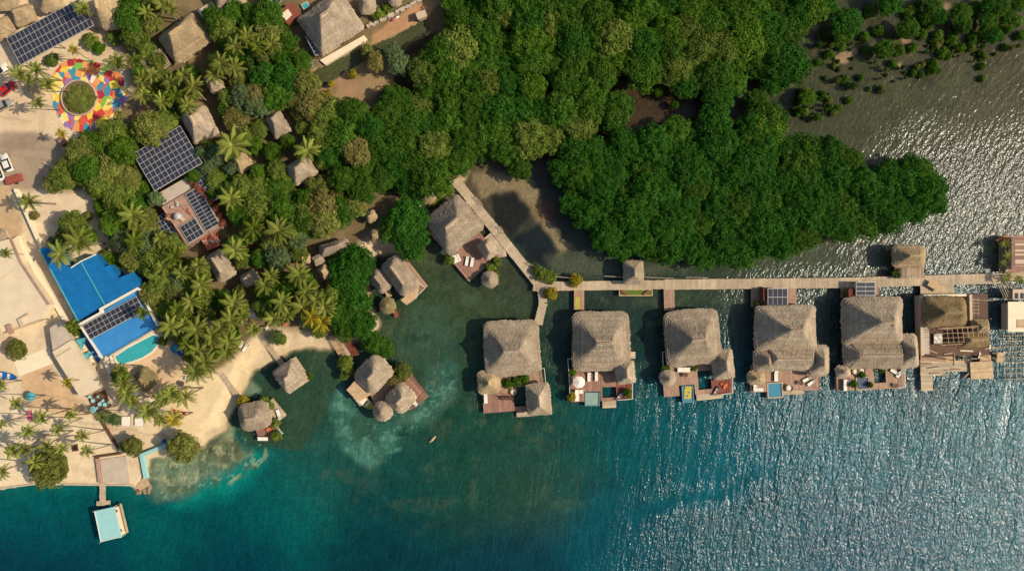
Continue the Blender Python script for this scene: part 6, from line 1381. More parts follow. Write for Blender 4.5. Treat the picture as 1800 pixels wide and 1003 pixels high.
m.build('rim', MT['navy'], o); m = MB(); m.tube([(x, y, GZ + .02), (x, y, GZ + 0.55)], 0.79, 16); m.build('water', MT['pool'], o)
put(KAYAK_R, 316, 724, GZ, -15, 'red kayak on the sand under the beach palms', scale=1.0); put(KAYAK_B, 311, 731, GZ, -20, 'turquoise kayak next to the red kayak under the beach palms', scale=0.95)
put(BED, 223, 739, GZ, 90, 'white beach daybed, left of the pair on the sand', scale=1.0); put(BED, 246, 739, GZ, 90, 'white beach daybed, right of the pair on the sand', scale=1.0)
o = hut('floor_mat', 'dark red mat on the sand between the bottom left palms', 'mat', 51, 729, GZ); poly(o, [(46, 722), (56, 720), (57, 738), (48, 739)], GZ, GZ + 0.06, 'pinkc', 'mat'); o = hut('ground_hatch', 'dark square hatch in the sand between the bottom left palms', 'hatch', 131, 786, GZ); poly(o, [(124, 781), (136, 780), (138, 792), (127, 793)], GZ, GZ + 0.14, 'wood', 'cover'); poly(o, [(126, 783), (134, 782), (136, 790), (129, 791)], GZ + .143, GZ + .18, 'tyre', 'lid')
o = hut('retaining_kerb', 'blue plastic barrel at the end of the turquoise sea wall', 'barrel', 292, 775, GZ); drop(o); o = hut('barrel', 'blue plastic barrel at the end of the turquoise sea wall', 'barrel', 292, 774, GZ); m = MB(); x, y, _ = P(292, 774, GZ); m.tube([(x, y, GZ), (x, y, GZ + .5), (x, y, GZ + 1.0)], [.5, .58, .5], 12); m.build('body', MT['blue'], o); m = MB(); m.tube([(x, y, GZ + 1.003), (x, y, GZ + 1.06)], .45, 12); m.build('lid', MT['navy'], o)
put(CAR_R, 16, 157, GZ, 38, 'red car parked at the left edge beside the palms', scale=0.95); put(CAR_G, 10, 186, GZ, 25, 'grey car parked behind the red car under a palm'); put(CAR_W, 15, 287, GZ, 112, 'white car parked on the grey asphalt beside the red trailer', scale=0.95); put(CAR_W, 0, 302, GZ, 110, 'white car cut by the left edge next to the other white car'); put(CAR_W, 2, 126, GZ, 35, 'white car at the left edge above the red car')
o = hut('cargo_trailer', 'red cargo trailer standing below the white parked car', 'trailer', 30, 316, GZ); x, y, _ = P(30, 316, GZ); m = MB(); m.box(x, y, GZ + .5, GZ + 1.3, 1.7, 0.75, R(18)); m.build('body', MT['brick'], o)
m = MB()
for k in range(5): m.box(x + 0.6 * (k - 2) * .95, y + .6 * (k - 2) * .31, GZ + 1.303, GZ + 1.36, .06, .74, R(18))
m.build('slats', MT['wood_red'], o); m = MB(); m.tube([(x + 1.6, y + .5, GZ + .55), (x + 2.5, y + .8, GZ + .5)], 0.06, 5); m.build('tow_bar', MT['steel'], o)
for sg in (-1, 1): m = MB(); m.tube([(x - .26 * sg * .9, y + .85 * sg * .9 - 0, GZ + .32), (x - .31 * sg * .95, y + .95 * sg * .95, GZ + .32)], .32, 12); m.build('wheel', MT['tyre'], o)
o = hut('wooden_crate', 'brown wooden crate stack by the sandy road near the plaza', 'crate', 113, 250, GZ); x, y, _ = P(113, 250, GZ); m = MB(); m.box(x, y, GZ, GZ + 1.0, .9, .6, R(-55)); m.build('crate', MT['wood_red'], o); m = MB(); 
for k in range(4): m.box(x + .4 * (k - 1.5) * .57, y - .4 * (k - 1.5) * .82, GZ + 1.003, GZ + 1.06, .12, .6, R(-55))
m.build('lid_slats', MT['deck_brown'], o)
o = hut('hammock_frame', 'white metal frame gate on the sand by the asphalt', 'frame', 90, 290, GZ); x, y, _ = P(90, 292, GZ); m = MB(); m.tube([(x - .9, y + .5, GZ), (x - .9, y + .5, GZ + 1.2), (x + 1, y - .1, GZ + 1.2), (x + 1, y - .1, GZ)], 0.06, 5); m.tube([(x - .9, y + .5, GZ + .6), (x + 1, y - .1, GZ + .6)], 0.04, 5); m.build('frame', MT['white'], o)
# quay by the canal
o = hut('quay_wall', 'pale stone quay along the canal below the large thatched house', 'quay', 600, 85, GZ); poly(o, [(562, 106), (640, 62), (646, 70), (572, 114)], -1.0, GZ + .1, 'pale', 'quay_edge')
o = hut('stone_wall', 'broken pale stone wall with pink clutter beside the canal at the top', 'wall', 690, 40, GZ); m = MB(); rs = random.Random(3)
for k in range(22): u, v = 648 + 4.6 * k, 48 - 2.35 * k + rs.uniform(-1.5, 1.5); x, y, _ = P(u, v, GZ); m.box(x, y, GZ - .3, GZ + rs.uniform(.5, .9), rs.uniform(.3, .5), rs.uniform(.2, .4), R(rs.uniform(0, 50)), rs.random())
m.build('masonry', MT['concrete'], o)
for k, (u, v, l) in enumerate(((692, 36, 'pink bundle on the canal bank near the stone wall, left one'), (698, 32, 'pink bundle on the canal bank near the stone wall, right one'))):
    o = hut('bundle', l, 'bundle', u, v, GZ); x, y, _ = P(u, v, GZ); m = MB(); m.tube([(x - .5, y - .2, GZ + .2), (x, y, GZ + .3), (x + .5, y + .3, GZ + .2)], [.12, .3, .12], 7); m.build('cloth', MT['pinkc'] if k == 0 else MT['cloth'], o)
o = hut('small_shed', 'tiny pale shed at the far end of the canal', 'shed', 741, 27, GZ); x, y, _ = P(741, 27, 2); m = MB(); m.box(x, y, GZ - .3, 2.2, .9, .6, R(20)); m.build('wall', MT['wall'], o); m = MB(); m.box(x, y, 2.203, 2.35, 1.1, .75, R(20)); m.build('roof', MT['wall'], o)
put(BOAT_GREY, 547, 116, GZ, 30, 'small pale boat drawn up on the canal quay', scale=1.0)
o = hut('footbridge_pole', 'thin pole fence across the canal below the quay end', 'fence', 645, 90, 0); m = MB(); m.tube([P(641, 74, 1.2), P(648, 100, 1.2)], .07, 5)
for t in (0, .5, 1): x, y, _ = P(641 + 7 * t, 74 + 26 * t, 1); m.tube([(x, y, -1.2), (x, y, 1.3)], .06, 5)
m.build('rail', MT['white'], o)
b = hut('garden_shed', 'low brown shed with pale hatch roof left of the canal house', 'shed', 505, 20, GZ); poly(b, [(488, 22), (512, 4), (530, 24), (506, 44)], GZ - .3, 3.0, 'wood_red', 'roof'); poly(b, [(493, 26), (506, 16), (513, 26), (503, 36)], 3.003, 3.15, 'pale', 'skylight')
o = hut('water_basin', 'small blue basin beside the top of the canal house', 'basin', 536, 10, GZ); poly(o, [(528, 8), (540, 2), (545, 12), (534, 18)], GZ - .3, GZ + .5, 'concrete', 'rim'); poly(o, [(530, 9), (539, 4.5), (543, 11.5), (534.5, 15.5)], GZ, GZ + .503, 'pool', 'water')
o = hut('beach_bench', 'rusty bench at the beach edge under yellow palms', 'bench', 505, 568, GZ); x, y, _ = P(505, 569, GZ); m = MB(); m.box(x, y, GZ + .4, GZ + .48, .9, .3, R(10)); m.build('seat', MT['orange'], o); m = MB(); m.box(x, y + .35, GZ + .485, GZ + .9, .9, .05, R(10)); m.build('backrest', MT['white'], o)
for dx in (-.7, .7): m = MB(); m.box(x + dx, y, GZ, GZ + .397, .06, .25); m.build('leg', MT['wood'], o)
put(CHAIR_WHITE, 471, 576, GZ, 20, 'white chair on the upper beach near the plank walkway', scale=1.4); put(TABLE, 476, 569, GZ, 0, 'small table on the upper beach near the plank walkway'); put(LOUNGER, 425, 606, GZ, 60, 'white lounger on the sand at the edge of the beach palms, upper one'); put(LOUNGER, 432, 611, GZ, 60, 'white lounger on the sand at the edge of the beach palms, lower one')
put(CHAIR_WHITE, 330, 664, GZ, 0, 'white chair under the palms right of the six sided palapa', scale=1.3); put(TABLE, 322, 673, GZ, 0, 'dark round table under the palms right of the six sided palapa', scale=1.2); put(PARASOL, 243, 688, GZ, 0, 'small white parasol in front of the six sided palapa', scale=0.62)
put(LOUNGER, 198, 632, GZ, 100, 'narrow lounger on the pool paving beside the pool end', scale=.9)

# ------------------------------------------------------------------ trees
ROOFS = [[(268, 60), (342, 16), (378, 72), (314, 120)], [(515, 30), (596, -20), (645, 50), (567, 104)], [(240, 268), (318, 224), (352, 286), (274, 332)], [(284, 345), (345, 320), (392, 396), (350, 436), (276, 400)],
         [(311, 206), (352, 188), (392, 228), (348, 252)], [(462, 200), (492, 192), (516, 226), (482, 252)], [(497, 285), (546, 271), (557, 302), (522, 338)], [(405, 268), (424, 262), (450, 288), (420, 312)],
         [(745, 389), (802, 338), (853, 398), (787, 452)], [(556, 428), (606, 416), (622, 436), (568, 456)], [(540, 450), (566, 440), (588, 484), (568, 500)], [(355, 450), (396, 432), (416, 484), (384, 504)], [(418, 484), (446, 470), (462, 490), (432, 510)], [(640, 366), (666, 362), (668, 424), (646, 424)], [(357, 134), (382, 126), (398, 152), (370, 172)]]
def pdist(p, poly):
    d = 1e9
    for (ax, ay), (bx, by) in zip(poly, poly[1:] + poly[:1]):
        ex, ey = bx - ax, by - ay; t = max(0, min(1, ((p[0] - ax) * ex + (p[1] - ay) * ey) / (ex * ex + ey * ey)))
        d = min(d, math.hypot(p[0] - ax - t * ex, p[1] - ay - t * ey))
    return d
GAP = [(1085, 150), (1110, 138), (1190, 168), (1240, 175), (1330, 158), (1335, 172), (1235, 192), (1150, 228), (1075, 244), (1062, 238), (1100, 214), (1125, 190)]
def forest(protos, polyg, step, r0, r1, seed, label, group, mts, avoid=ROOFS, base=0.0):
    r_ = random.Random(seed)
    for (u, v) in scatter(polyg, step, seed, avoid=avoid):
        r = r_.uniform(r0, r1); d = min(pdist((u, v), q) for q in avoid)
        if d < 0.5 * r or inpoly((u, v), GAP) or pdist((u, v), GAP) < 0.38 * r: continue
        put_tree(protos, u, v, min(r, max(0.6 * r, d * 1.1)), label, group, r_.choice(mts), base, zs=(r / 28) ** 0.7 * r_.uniform(0.85, 1.2))
M1 = [(815, -75), (1425, -75), (1425, 20), (1392, 60), (1378, 85), (1330, 118), (1300, 125), (1262, 140), (1236, 120), (1190, 130), (1110, 140), (1055, 175), (1040, 210), (1030, 240), (975, 250), (945, 262), (918, 272), (868, 264), (838, 268), (812, 290), (780, 308), (745, 325), (700, 322), (664, 318),
      (640, 260), (650, 210), (690, 170), (728, 140), (762, 95), (784, 50)]
forest(MANG, M1, 30, 25, 35, 11, 'dark green tree in the dense forest at the top centre', 'trees of the forest at the top', ['deep', 'mid', 'mid', 'mid', 'mid', 'bright', 'land'])
M2 = [(985, 312), (1004, 262), (1055, 245), (1098, 238), (1130, 215), (1185, 205), (1270, 205), (1330, 195), (1362, 210), (1350, 240), (1320, 272), (1380, 262), (1440, 255), (1505, 262), (1525, 300), (1580, 305), (1620, 292), (1645, 320), (1640, 345), (1590, 380), (1530, 392), (1440, 412), (1392, 432), (1300, 452), (1215, 440), (1120, 430), (1075, 438), (1035, 400), (1012, 362)]
forest(MANG, M2, 28, 26, 32, 12, 'deep green mangrove of the wooded island above the boardwalk', 'mangroves of the wooded island', ['deep', 'deep', 'deep', None, 'mid'])
for u, v, r, l, mt in ((1085, 190, 32, 'separate mangrove in the brown pool left side, larger one', 'mid'), (1075, 216, 22, 'separate mangrove at the lower edge of the brown pool', 'deep'), (1205, 141, 28, 'round mangrove between forest and brown pool', 'deep'), (1157, 160, 10, 'tiny mangrove alone in the brown pool', 'bright'), (1186, 184, 8, 'tiniest mangrove at the right of the brown pool', 'mid'), (1262, 165, 28, 'round mangrove right of the brown pool', 'deep'), (1290, 145, 24, 'mangrove near the right side of the brown pool', 'mid'), (1385, 112, 38, 'large round mangrove at the right edge of the forest', 'deep'), (1362, 142, 24, 'mangrove on the lower side of the large round one at the forest edge', 'deep'), (1345, 225, 36, 'yellowish green mangrove at the top of the wooded island', 'bright'), (1330, 178, 20, 'small mangrove above the wooded island', 'mid'), (914, 296, 22, 'round mangrove at the top of the sandy pond', 'mid'), (1320, 60, 40, 'yellow green tree crown bright among the dark forest', 'bright'), (1290, 90, 30, 'yellow green tree just below the brightest crown', 'bright'), (1640, 330, 28, 'mangrove at the rounded right tip of the wooded island', 'deep'), (1600, 300, 28, 'mangrove on the upper right edge of the wooded island', 'deep'), (1560, 320, 30, 'mangrove in the notch of the wooded island', 'deep'), (1646, 356, 22, 'small mangrove at the lower side of the island tip', 'deep'), (1612, 372, 22, 'small mangrove along the lower edge near the island tip', 'deep'), (1622, 304, 22, 'small mangrove at the upper side of the island tip', 'mid'), (1290, 440, 30, 'mangrove at the lowest point of the wooded island', 'deep')): put_tree(MANG, u, v, r, l, None, mt)
# mangroves and seedlings on the mud flat
for u, v, r, l in ((1490, 38, 26, 'largest round mangrove standing alone on the mud flat'), (1482, 56, 18, 'mangrove just below the largest one on the mud flat'), (1555, 86, 17, 'round mangrove in the middle of the mud flat'), (1597, 50, 19, 'round mangrove under the group at the upper mud flat'), (1420, 172, 15, 'round mangrove low on the mud flat near the island'), (1425, 15, 30, 'big mangrove at the top edge left of the mud flat'), (1450, 8, 24, 'big mangrove at the top edge, right neighbour on the mud flat'), (1400, 40, 22, 'mangrove on the inner edge of the mud flat'), (1565, 4, 22, 'mangrove cut by the top edge over the mud flat'), (1640, 12, 17, 'mangrove in the upper right group, left one'), (1650, 28, 15, 'mangrove in the upper right group, lower one'), (1627, 30, 12, 'small mangrove left of the upper right group'), (1690, 22, 18, 'round mangrove right of the upper right group'), (1696, 42, 14, 'mangrove below the round one in the upper right'), (1740, 8, 16, 'mangrove near the top right corner, left one'), (1758, 12, 18, 'mangrove near the top right corner, middle one'), (1738, 36, 16, 'mangrove near the top right corner, lower one'), (1748, 62, 15, 'lowest mangrove near the top right corner'), (1772, 25, 12, 'small mangrove near the top right corner'), (1790, 8, 12, 'mangrove in the very top right corner'), (1730, 56, 10, 'small mangrove beside the lowest one near the top right corner')):
    put_tree(MANG, u, v, r, l, None, rnd.choice(['deep', 'mid', 'bright']))
rq = random.Random(77)
SEED = [(1330 + 8, 52)] 
pts = scatter([(1420, 70), (1470, 50), (1560, 100), (1620, 20), (1720, 50), (1800, 20), (1800, 80), (1640, 130), (1560, 150), (1490, 200), (1420, 215), (1395, 190), (1410, 130)], 9, 78)
rq.shuffle(pts); n_s = 0
for (u, v) in pts:
    if vnoise(np.array([u]), np.array([v]), 40, 71, 3)[0] < rq.uniform(-0.35, 0.45): continue
    r = 2.2 + 6.5 * rq.random() ** 2.2
    put_tree(BUSH if rq.random() < 0.5 else THIN, u, v, r, 'small green mangrove seedling on the mud flat', 'mangrove seedlings on the mud flat', rq.choice(['bright', 'mid', 'olive', 'land']), -0.25, zs=0.3 + r / 14); n_s += 1
    if n_s > 130: break
for u, v, r in ((1600, 20, 12), (1712, 70, 11), (1770, 50, 11), (1785, 38, 12), (1795, 62, 9), (1675, 70, 10), (1622, 60, 9), (1530, 20, 10), (1520, 64, 9), (1606, 84, 9), (1690, 84, 8), (1715, 14, 11), (1642, 112, 9), (1658, 92, 10), (1726, 116, 7), (1727, 138, 6), (1668, 98, 7), (1570, 112, 8), (1582, 88, 10), (1545, 54, 10), (1650, 62, 10), (1635, 40, 10), (1615, 5, 8), (1480, 80, 9), (1470, 74, 9), (1492, 176, 7), (1474, 190, 7), (1402, 196, 8)): put_tree(BUSH, u, v, r, 'small green mangrove seedling on the mud flat', 'mangrove seedlings on the mud flat', 'bright', -0.1)
# trees beside the lagoon houses and on land
for u, v, r, l, mt in ((716, 384, 36, 'tall round tree left of the large square roof by the pond', 'deep'), (722, 422, 32, 'tall round tree above the twin roofed house', 'deep'), (692, 400, 26, 'round tree on the inlet left of the tall ones', 'mid'), (626, 462, 32, 'deep green mangrove at the upper end of the inlet thicket', 'deep'), (612, 496, 32, 'deep green mangrove in the middle of the inlet thicket', 'deep'), (622, 530, 32, 'deep green mangrove beside the twin roofed house', 'deep'), (610, 540, 30, 'deep green mangrove on the palm side of the inlet thicket', 'mid'), (632, 568, 29, 'deep green mangrove at the lower end of the inlet thicket', 'deep'), (608, 572, 26, 'mangrove at the sandy lower tip of the inlet thicket', 'mid'), (604, 464, 24, 'mangrove near the rounded thatched roof', 'deep'),
                       (658, 602, 20, 'round green tree above the three roof cluster, left one', 'mid'), (676, 612, 17, 'round green tree above the three roof cluster, right one', 'mid'), (606, 638, 14, 'green tree in the water left of the three roof cluster', 'land'), (612, 652, 11, 'smaller green tree left of the three roof cluster', 'land'), (604, 660, 8, 'smallest tree left of the three roof cluster', 'land'), (644, 604, 12, 'green tree at the end of the stair dock', 'mid'), (28, 615, 17, 'round clipped olive tree on the beige yard', 'olive')): put_tree(MANG if v > 380 and u > 590 else BROAD, u, v, r, l, None, mt)
for u, v, r, l, mt, pr in ((708, 652, 18, 'sparse olive tree growing over the three roof cluster', 'olive', THIN), (694, 668, 14, 'sparse tree at the joint of the three roof cluster', 'dry', THIN), (85, 826, 34, 'large bushy olive tree on the waterline at the bottom left', 'olive', BROAD), (72, 812, 20, 'bushy olive tree on the upper left of the large waterline tree', 'olive', BROAD), (318, 786, 26, 'olive bush over the water at the turquoise sea wall', 'olive', BROAD), (338, 788, 15, 'sparse right half of the olive bush over the water', 'dry', THIN), (232, 784, 18, 'olive bush on the sand above the concrete platform', 'olive', BROAD), (218, 786, 12, 'pale dry shrub left of the olive bush above the concrete platform', 'grey', THIN), (483, 592, 15, 'sparse pale tree beside the plank walkway to the square cove hut', 'grey', THIN), (492, 596, 13, 'green side of the sparse tree by the plank walkway', 'land', THIN), (560, 580, 14, 'green bush on the beach left of the stair dock', 'land', BROAD), (186, 733, 13, 'dry shrub below the dark dining terrace', 'grey', THIN), (200, 738, 12, 'grey green shrub left of the white daybeds', 'grey', THIN)):
    put_tree(pr, u, v, r, l, None, mt, GZ if u < 300 else 0.3)
L1 = [(150, 235), (215, 232), (262, 205), (300, 210), (250, 248), (240, 268), (262, 320), (278, 352), (272, 385), (296, 420), (310, 430), (352, 440), (352, 470), (330, 500), (290, 500), (262, 505), (240, 470), (215, 440), (200, 410), (185, 370), (160, 330), (150, 290), (132, 262)]
forest(BROAD, L1, 30, 21, 29, 21, 'green leafy tree between the coloured plaza and the blue roofs', 'leafy trees behind the blue roofs', ['land', 'land', 'bright', 'olive', 'mid', 'grey'], base=GZ)
L2 = [(228, 0), (268, -10), (264, 30), (248, 62), (234, 66), (226, 40)]
forest(BROAD, L2, 26, 20, 26, 22, 'leafy tree between the tall round thatched house and the large square one', 'leafy trees at the top left', ['land', 'mid', 'olive'], base=GZ)
L3 = [(372, 30), (430, 18), (470, 20), (480, 60), (470, 100), (420, 90), (372, 80)]
forest(BROAD, L3, 28, 20, 27, 23, 'leafy tree below the brown thatched roof at the top edge', 'leafy trees below the brown roof', ['mid', 'land', 'mid', 'olive'], base=GZ)
L4 = [(498, 70), (520, 75), (545, 108), (500, 118), (480, 100)]
forest(BROAD, L4, 26, 18, 24, 24, 'leafy tree left of the canal house below its solar strip', 'leafy trees left of the canal house', ['mid', 'deep'], base=GZ)
L5 = [(460, 128), (500, 122), (545, 150), (575, 180), (640, 190), (660, 230), (645, 262), (650, 320), (664, 345), (640, 365), (600, 372), (560, 400), (530, 380), (520, 345), (560, 330), (575, 290), (556, 262), (520, 258), (526, 220), (505, 190), (470, 182), (440, 170)]
forest(BROAD, L5, 30, 22, 29, 25, 'olive green tree of the woodland between canal and thatched houses', 'trees of the woodland below the canal', ['mid', 'olive', 'land', 'mid', 'deep', 'dry'], base=GZ)
L6 = [(392, 170), (450, 165), (468, 200), (452, 240), (420, 210), (398, 200)]
forest(BROAD, L6, 27, 18, 25, 26, 'grey green tree left of the upper square thatched house', 'grey green trees left of the square house', ['grey', 'dry', 'land'], base=GZ)
L7 = [(405, 330), (440, 305), (480, 292), (515, 330), (540, 350), (545, 400), (500, 395), (480, 370), (420, 368)]
forest(BROAD, L7, 29, 23, 29, 27, 'broad leafy tree below the small triangular thatched roof', 'broad trees in the middle of the village', ['land', 'bright', 'mid', 'land'], base=GZ)
L8 = [(345, 262), (365, 255), (400, 275), (412, 312), (400, 345), (380, 325)]
forest(BROAD, L8, 25, 18, 23, 28, 'tree shading the right side of the square solar roof', 'trees beside the square solar roof', ['grey', 'land'], base=GZ)
L9 = [(395, 400), (450, 395), (520, 410), (545, 440), (520, 470), (470, 470), (440, 450), (412, 440), (395, 425)]
forest(BROAD, L9, 27, 17, 24, 29, 'dusty green tree among the palms of the village', 'dusty trees among the palms', ['grey', 'land', 'olive', 'mid'], base=GZ)
L10 = [(255, 510), (300, 505), (340, 490), (352, 520), (330, 550), (285, 540)]
forest(BROAD, L10, 27, 17, 23, 30, 'leafy tree behind the light blue roof', 'leafy trees behind the light blue roof', ['land', 'olive', 'bright'], base=GZ)
L11 = [(470, 500), (560, 490), (590, 520), (585, 555), (540, 560), (470, 550), (440, 520)]
forest(BROAD, L11, 28, 16, 22, 31, 'low green tree in the grove above the beach', 'low trees in the beach grove', ['land', 'bright', 'olive', 'mid'], base=GZ + 0.6)
for u, v, r, l, mt in ((110, 308, 26, 'round tree on the sand right of the asphalt', 'land'), (92, 322, 18, 'smaller tree at the lower left of the round one by the asphalt', 'olive'), (152, 296, 17, 'bright green tree right of the round one by the asphalt', 'bright'), (125, 290, 20, 'leafy tree above the round one by the asphalt', 'olive'), (128, 398, 26, 'leafy tree in the middle of the sandy yard', 'land'), (112, 414, 16, 'leafy tree at the lower left of the yard tree', 'land'), (150, 415, 17, 'leafy tree at the lower right of the yard tree', 'bright'), (90, 106, 12, 'round bush on the sand below the large solar canopy', 'land'), (158, 72, 14, 'bush under the right end of the large solar canopy', 'land'), (172, 84, 11, 'bush on the sand above the coloured plaza', 'bright'), (200, 68, 13, 'bush beside the tall round thatched house', 'land'), (196, 455, 11, 'small bush on the stepped edge of the blue roof', 'bright'), (186, 448, 11, 'small bush at the top corner of the blue roof', 'land'), (203, 470, 9, 'small round bush in the step of the blue roof', 'bright'), (240, 478, 15, 'bush at the right corner of the blue roof', 'land'), (250, 530, 14, 'bush right of the black panels on the light blue roof', 'land'), (285, 600, 9, 'small plant at the end of the swimming pool', 'land'), (130, 575, 14, 'plant at the left corner of the light blue roof', 'land'), (60, 378, 8, 'small shrub along the long garden wall', 'dry'), (92, 425, 9, 'pale shrub at the top corner of the blue roof', 'grey'), (155, 380, 8, 'small shrub on the sandy yard near the trees', 'olive'), (210, 660, 16, 'green bush left of the six sided palapa', 'bright'), (648, 92, 14, 'grassy bush on the canal bank', 'olive'), (660, 108, 16, 'larger grassy bush on the canal bank', 'dry'), (690, 92, 18, 'grey bush at the canal end of the forest', 'grey'), (700, 110, 20, 'grey green tree at the canal end of the forest', 'grey'), (664, 22, 12, 'plant between round thatched huts at the top', 'land'), (680, 14, 11, 'plant near the stone wall at the top', 'land'), (620, 130, 9, 'yellow bush on the bare canal bank, upper one', 'palmgold'), (577, 164, 6, 'yellow bush on the bare canal bank, lower one', 'palmgold'), (583, 148, 6, 'yellow bush on the bare canal bank, left one', 'palmgold'), (540, 100, 9, 'yellow green bush at the left end of the quay', 'bright'), (500, 40, 14, 'leafy bush between shed and canal house', 'mid'), (466, 48, 16, 'leafy tree left of the brown shed', 'mid')):
    put_tree(BUSH if r < 16 else BROAD, u, v, r, l, None, mt, GZ)

FILL = [(395, 30), (470, 20), (500, 60), (530, 110), (480, 130), (545, 175), (640, 200), (660, 300), (650, 355), (600, 400), (560, 415), (520, 400), (470, 480), (590, 500), (590, 555), (520, 560), (450, 545), (400, 600), (345, 650), (290, 600), (262, 540), (255, 500), (205, 430), (190, 380), (160, 320), (140, 260), (150, 238), (215, 240), (250, 200), (285, 190), (232, 120), (228, 60), (225, 10), (262, 0), (252, 80), (300, 130), (350, 125), (372, 95), (420, 130), (460, 130), (380, 70)]
NOFILL = ROOFS + [[(176, 430), (170, 450), (250, 480), (290, 600), (200, 640), (130, 570)], [(85, 105), (215, 105), (220, 230), (85, 230)], [(440, 130), (520, 110), (520, 130), (460, 150)], [(375, 640), (440, 590), (500, 590), (440, 680)]]
forest(BROAD, FILL, 24, 13, 20, 33, 'low leafy tree filling the gaps between palms, roofs and taller trees', 'low trees of the village greenery', ['land', 'land', 'bright', 'olive', 'mid'], avoid=NOFILL, base=GZ - 0.6)

for u, v, r in ((336, 318, 6), (344, 326, 6), (352, 336, 7), (360, 346, 6), (370, 356, 6), (378, 366, 6), (386, 378, 6), (392, 392, 7), (340, 312, 5)): put_tree(BUSH, u, v, r, 'reddish leaved shrub along the edge of the pink terrace roof', 'reddish shrubs on the pink terrace roof', 'redleaf', 3.6)

# ------------------------------------------------------------------ palms
PG = [('coconut palm around the coloured plaza', 'palms around the plaza', [(145, 14, 20, 'palm'), (32, 128, 20, 'palm'), (50, 138, 18, 'palm'), (64, 122, 18, 'palmdark'), (66, 180, 18, 'palm'), (82, 146, 18, 'palm'), (205, 108, 24, 'palmdark'), (236, 106, 20, 'palmdark'), (250, 140, 22, 'palm'), (268, 132, 22, 'palm'), (252, 166, 22, 'palm'), (208, 200, 12, 'palm'), (108, 235, 14, 'palmgold'), (130, 88, 14, 'palmgold')]),
      ('coconut palm beside the large square thatched house', 'palms beside the large square house', [(322, 132, 26, 'palm'), (340, 152, 26, 'palm'), (308, 168, 24, 'palmdark'), (284, 178, 24, 'palm'), (388, 112, 30, 'palm'), (376, 132, 22, 'palm'), (412, 118, 26, 'palm'), (298, 145, 22, 'palm'), (330, 186, 20, 'palm')]),
      ('coconut palm near the top edge among leafy trees', 'palms near the top edge', [(258, 22, 22, 'palm'), (284, 8, 24, 'palm'), (300, 16, 22, 'palm'), (412, 82, 26, 'palm'), (434, 66, 24, 'palm'), (452, 82, 24, 'palmdark'), (478, 78, 22, 'palm')]),
      ('coconut palm between the terrace building and the blue roofs', 'palms behind the blue roofs', [(232, 378, 28, 'palm'), (242, 402, 24, 'palm'), (236, 425, 26, 'palmdark'), (262, 452, 26, 'palm'), (285, 468, 24, 'palm'), (305, 450, 22, 'palmdark'), (318, 480, 24, 'palm'), (345, 480, 24, 'palm'), (280, 420, 20, 'palm')]),
      ('coconut palm in the grove between terrace building and beach', 'palms in the beach grove', [(490, 405, 30, 'palm'), (445, 400, 24, 'palmdark'), (412, 440, 28, 'palm'), (372, 490, 30, 'palm'), (352, 500, 24, 'palm'), (465, 500, 28, 'palm'), (526, 482, 32, 'palm'), (502, 512, 26, 'palmdark'), (538, 512, 28, 'palm'), (476, 485, 24, 'palm'), (495, 530, 28, 'palm'), (445, 530, 24, 'palm'), (410, 535, 26, 'palm'), (532, 540, 26, 'palm'), (570, 540, 26, 'palm'), (585, 520, 24, 'palmdark'), (555, 525, 22, 'palm'), (335, 530, 28, 'palm'), (310, 545, 26, 'palmdark'), (400, 510, 24, 'palmdark'), (348, 465, 24, 'palm'), (425, 555, 24, 'palm')]),
      ('coconut palm in the row along the upper beach', 'palms along the upper beach', [(300, 572, 26, 'palm'), (322, 570, 26, 'palm'), (345, 578, 32, 'palm'), (372, 592, 34, 'palm'), (402, 602, 34, 'palm'), (405, 562, 26, 'palm'), (445, 578, 22, 'palm'), (350, 618, 28, 'palm'), (360, 640, 32, 'palm'), (342, 652, 28, 'palm'), (398, 620, 22, 'palm'), (330, 605, 22, 'palmdark'), (480, 560, 22, 'palm'), (505, 552, 20, 'palm'), (388, 574, 26, 'palm')]),
      ('coconut palm on the beach near the six sided palapa', 'palms near the six sided palapa', [(215, 672, 24, 'palm'), (222, 690, 26, 'palm'), (210, 650, 20, 'palm'), (258, 722, 28, 'palm'), (285, 702, 26, 'palm'), (300, 690, 22, 'palm'), (324, 698, 28, 'palm'), (282, 736, 24, 'palm'), (305, 736, 24, 'palmgold'), (232, 705, 20, 'palm'), (178, 732, 12, 'palm')])]
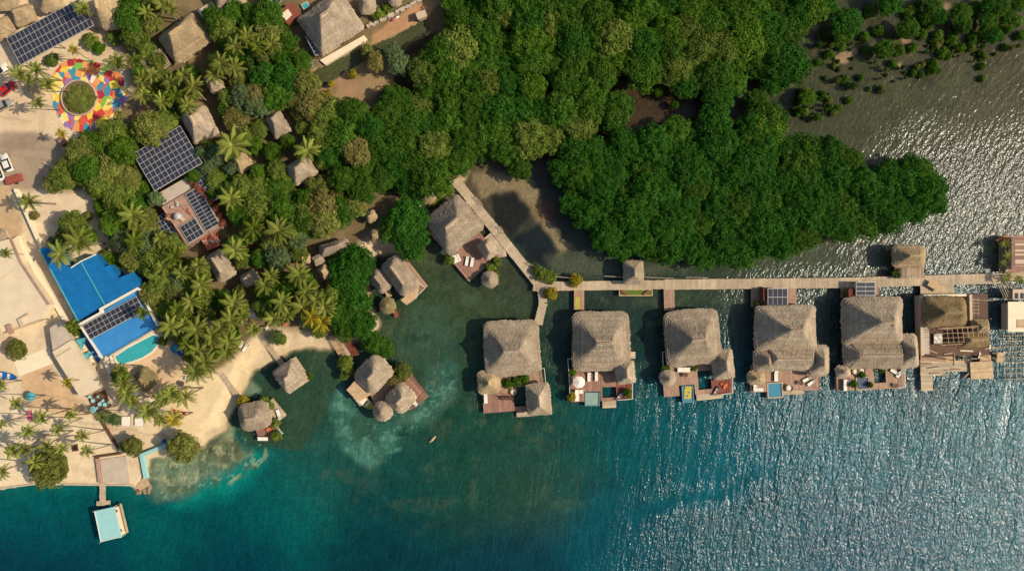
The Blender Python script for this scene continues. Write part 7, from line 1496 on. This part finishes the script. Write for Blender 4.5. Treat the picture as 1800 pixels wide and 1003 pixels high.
for lab, grp, lst in PG:
    for k, (u, v, r, mt) in enumerate(lst):
        if grp in ('palms behind the blue roofs', 'palms in the beach grove') and k % 4 == 3: continue
        put_palm(u, v, r * rnd.uniform(0.75, 1.0), lab, grp, None, mt)
for u, v, r, l, mt in ((408, 254, 34, 'large leaning palm over the small triangular thatched roof', 'palm'), (540, 264, 26, 'palm above the lower square thatched house', 'palm'), (405, 350, 24, 'palm right of the terrace building', 'palm'), (548, 555, 22, 'yellow fronded palm at the beach edge, left of two', 'palmgold'), (565, 565, 22, 'yellow fronded palm at the beach edge, right of two', 'palmgold'), (138, 424, 30, 'palm over the leafy tree in the sandy yard', 'palm'), (106, 446, 28, 'palm leaning over the upper left blue roof', 'palm'), (50, 354, 20, 'lone palm beside the long garden wall', 'palmdark'), (250, 550, 16, 'small palm at the right end of the black panels', 'palmdark'), (128, 572, 14, 'small palm at the left corner of the light blue roof', 'palmdark'), (118, 672, 13, 'small palm beside the long narrow flat roof', 'palmgold'), (0, 675, 16, 'palm cut by the left edge above the bottom yard', 'palm'), (10, 445, 12, 'palm fronds at the left edge over the low hut', 'palmdark')): put_palm(u, v, r, l, None, None, mt)
for u, v, r, l in ((1766, 428, 11, 'uppermost small palm beside the house at the upper right edge'), (1772, 448, 12, 'second small palm beside the house at the upper right edge'), (1764, 462, 9, 'third small palm beside the house at the upper right edge'), (1770, 488, 12, 'small palm on the boardwalk end, left one'), (1792, 492, 11, 'small palm on the boardwalk end, right one')): put_palm(u, v, r, l, None, 1, 'palm', h=2.2, gz=1.0)
for u, v, r in ((28, 709, 14), (72, 733, 17), (124, 729, 16), (48, 757, 17), (102, 753, 15), (143, 765, 15), (80, 783, 17), (108, 787, 16), (22, 793, 22), (42, 790, 18), (4, 828, 16), (152, 792, 15), (60, 812, 18), (2, 745, 12)):
    put_palm(u, v, r * 0.92, 'slender palm with bare leaning trunk on the bottom left sand', 'slender palms on the bottom left sand', rnd.choice([3, 4]), 'palm', h=9.0)

for p in PROTOS: drop(p)
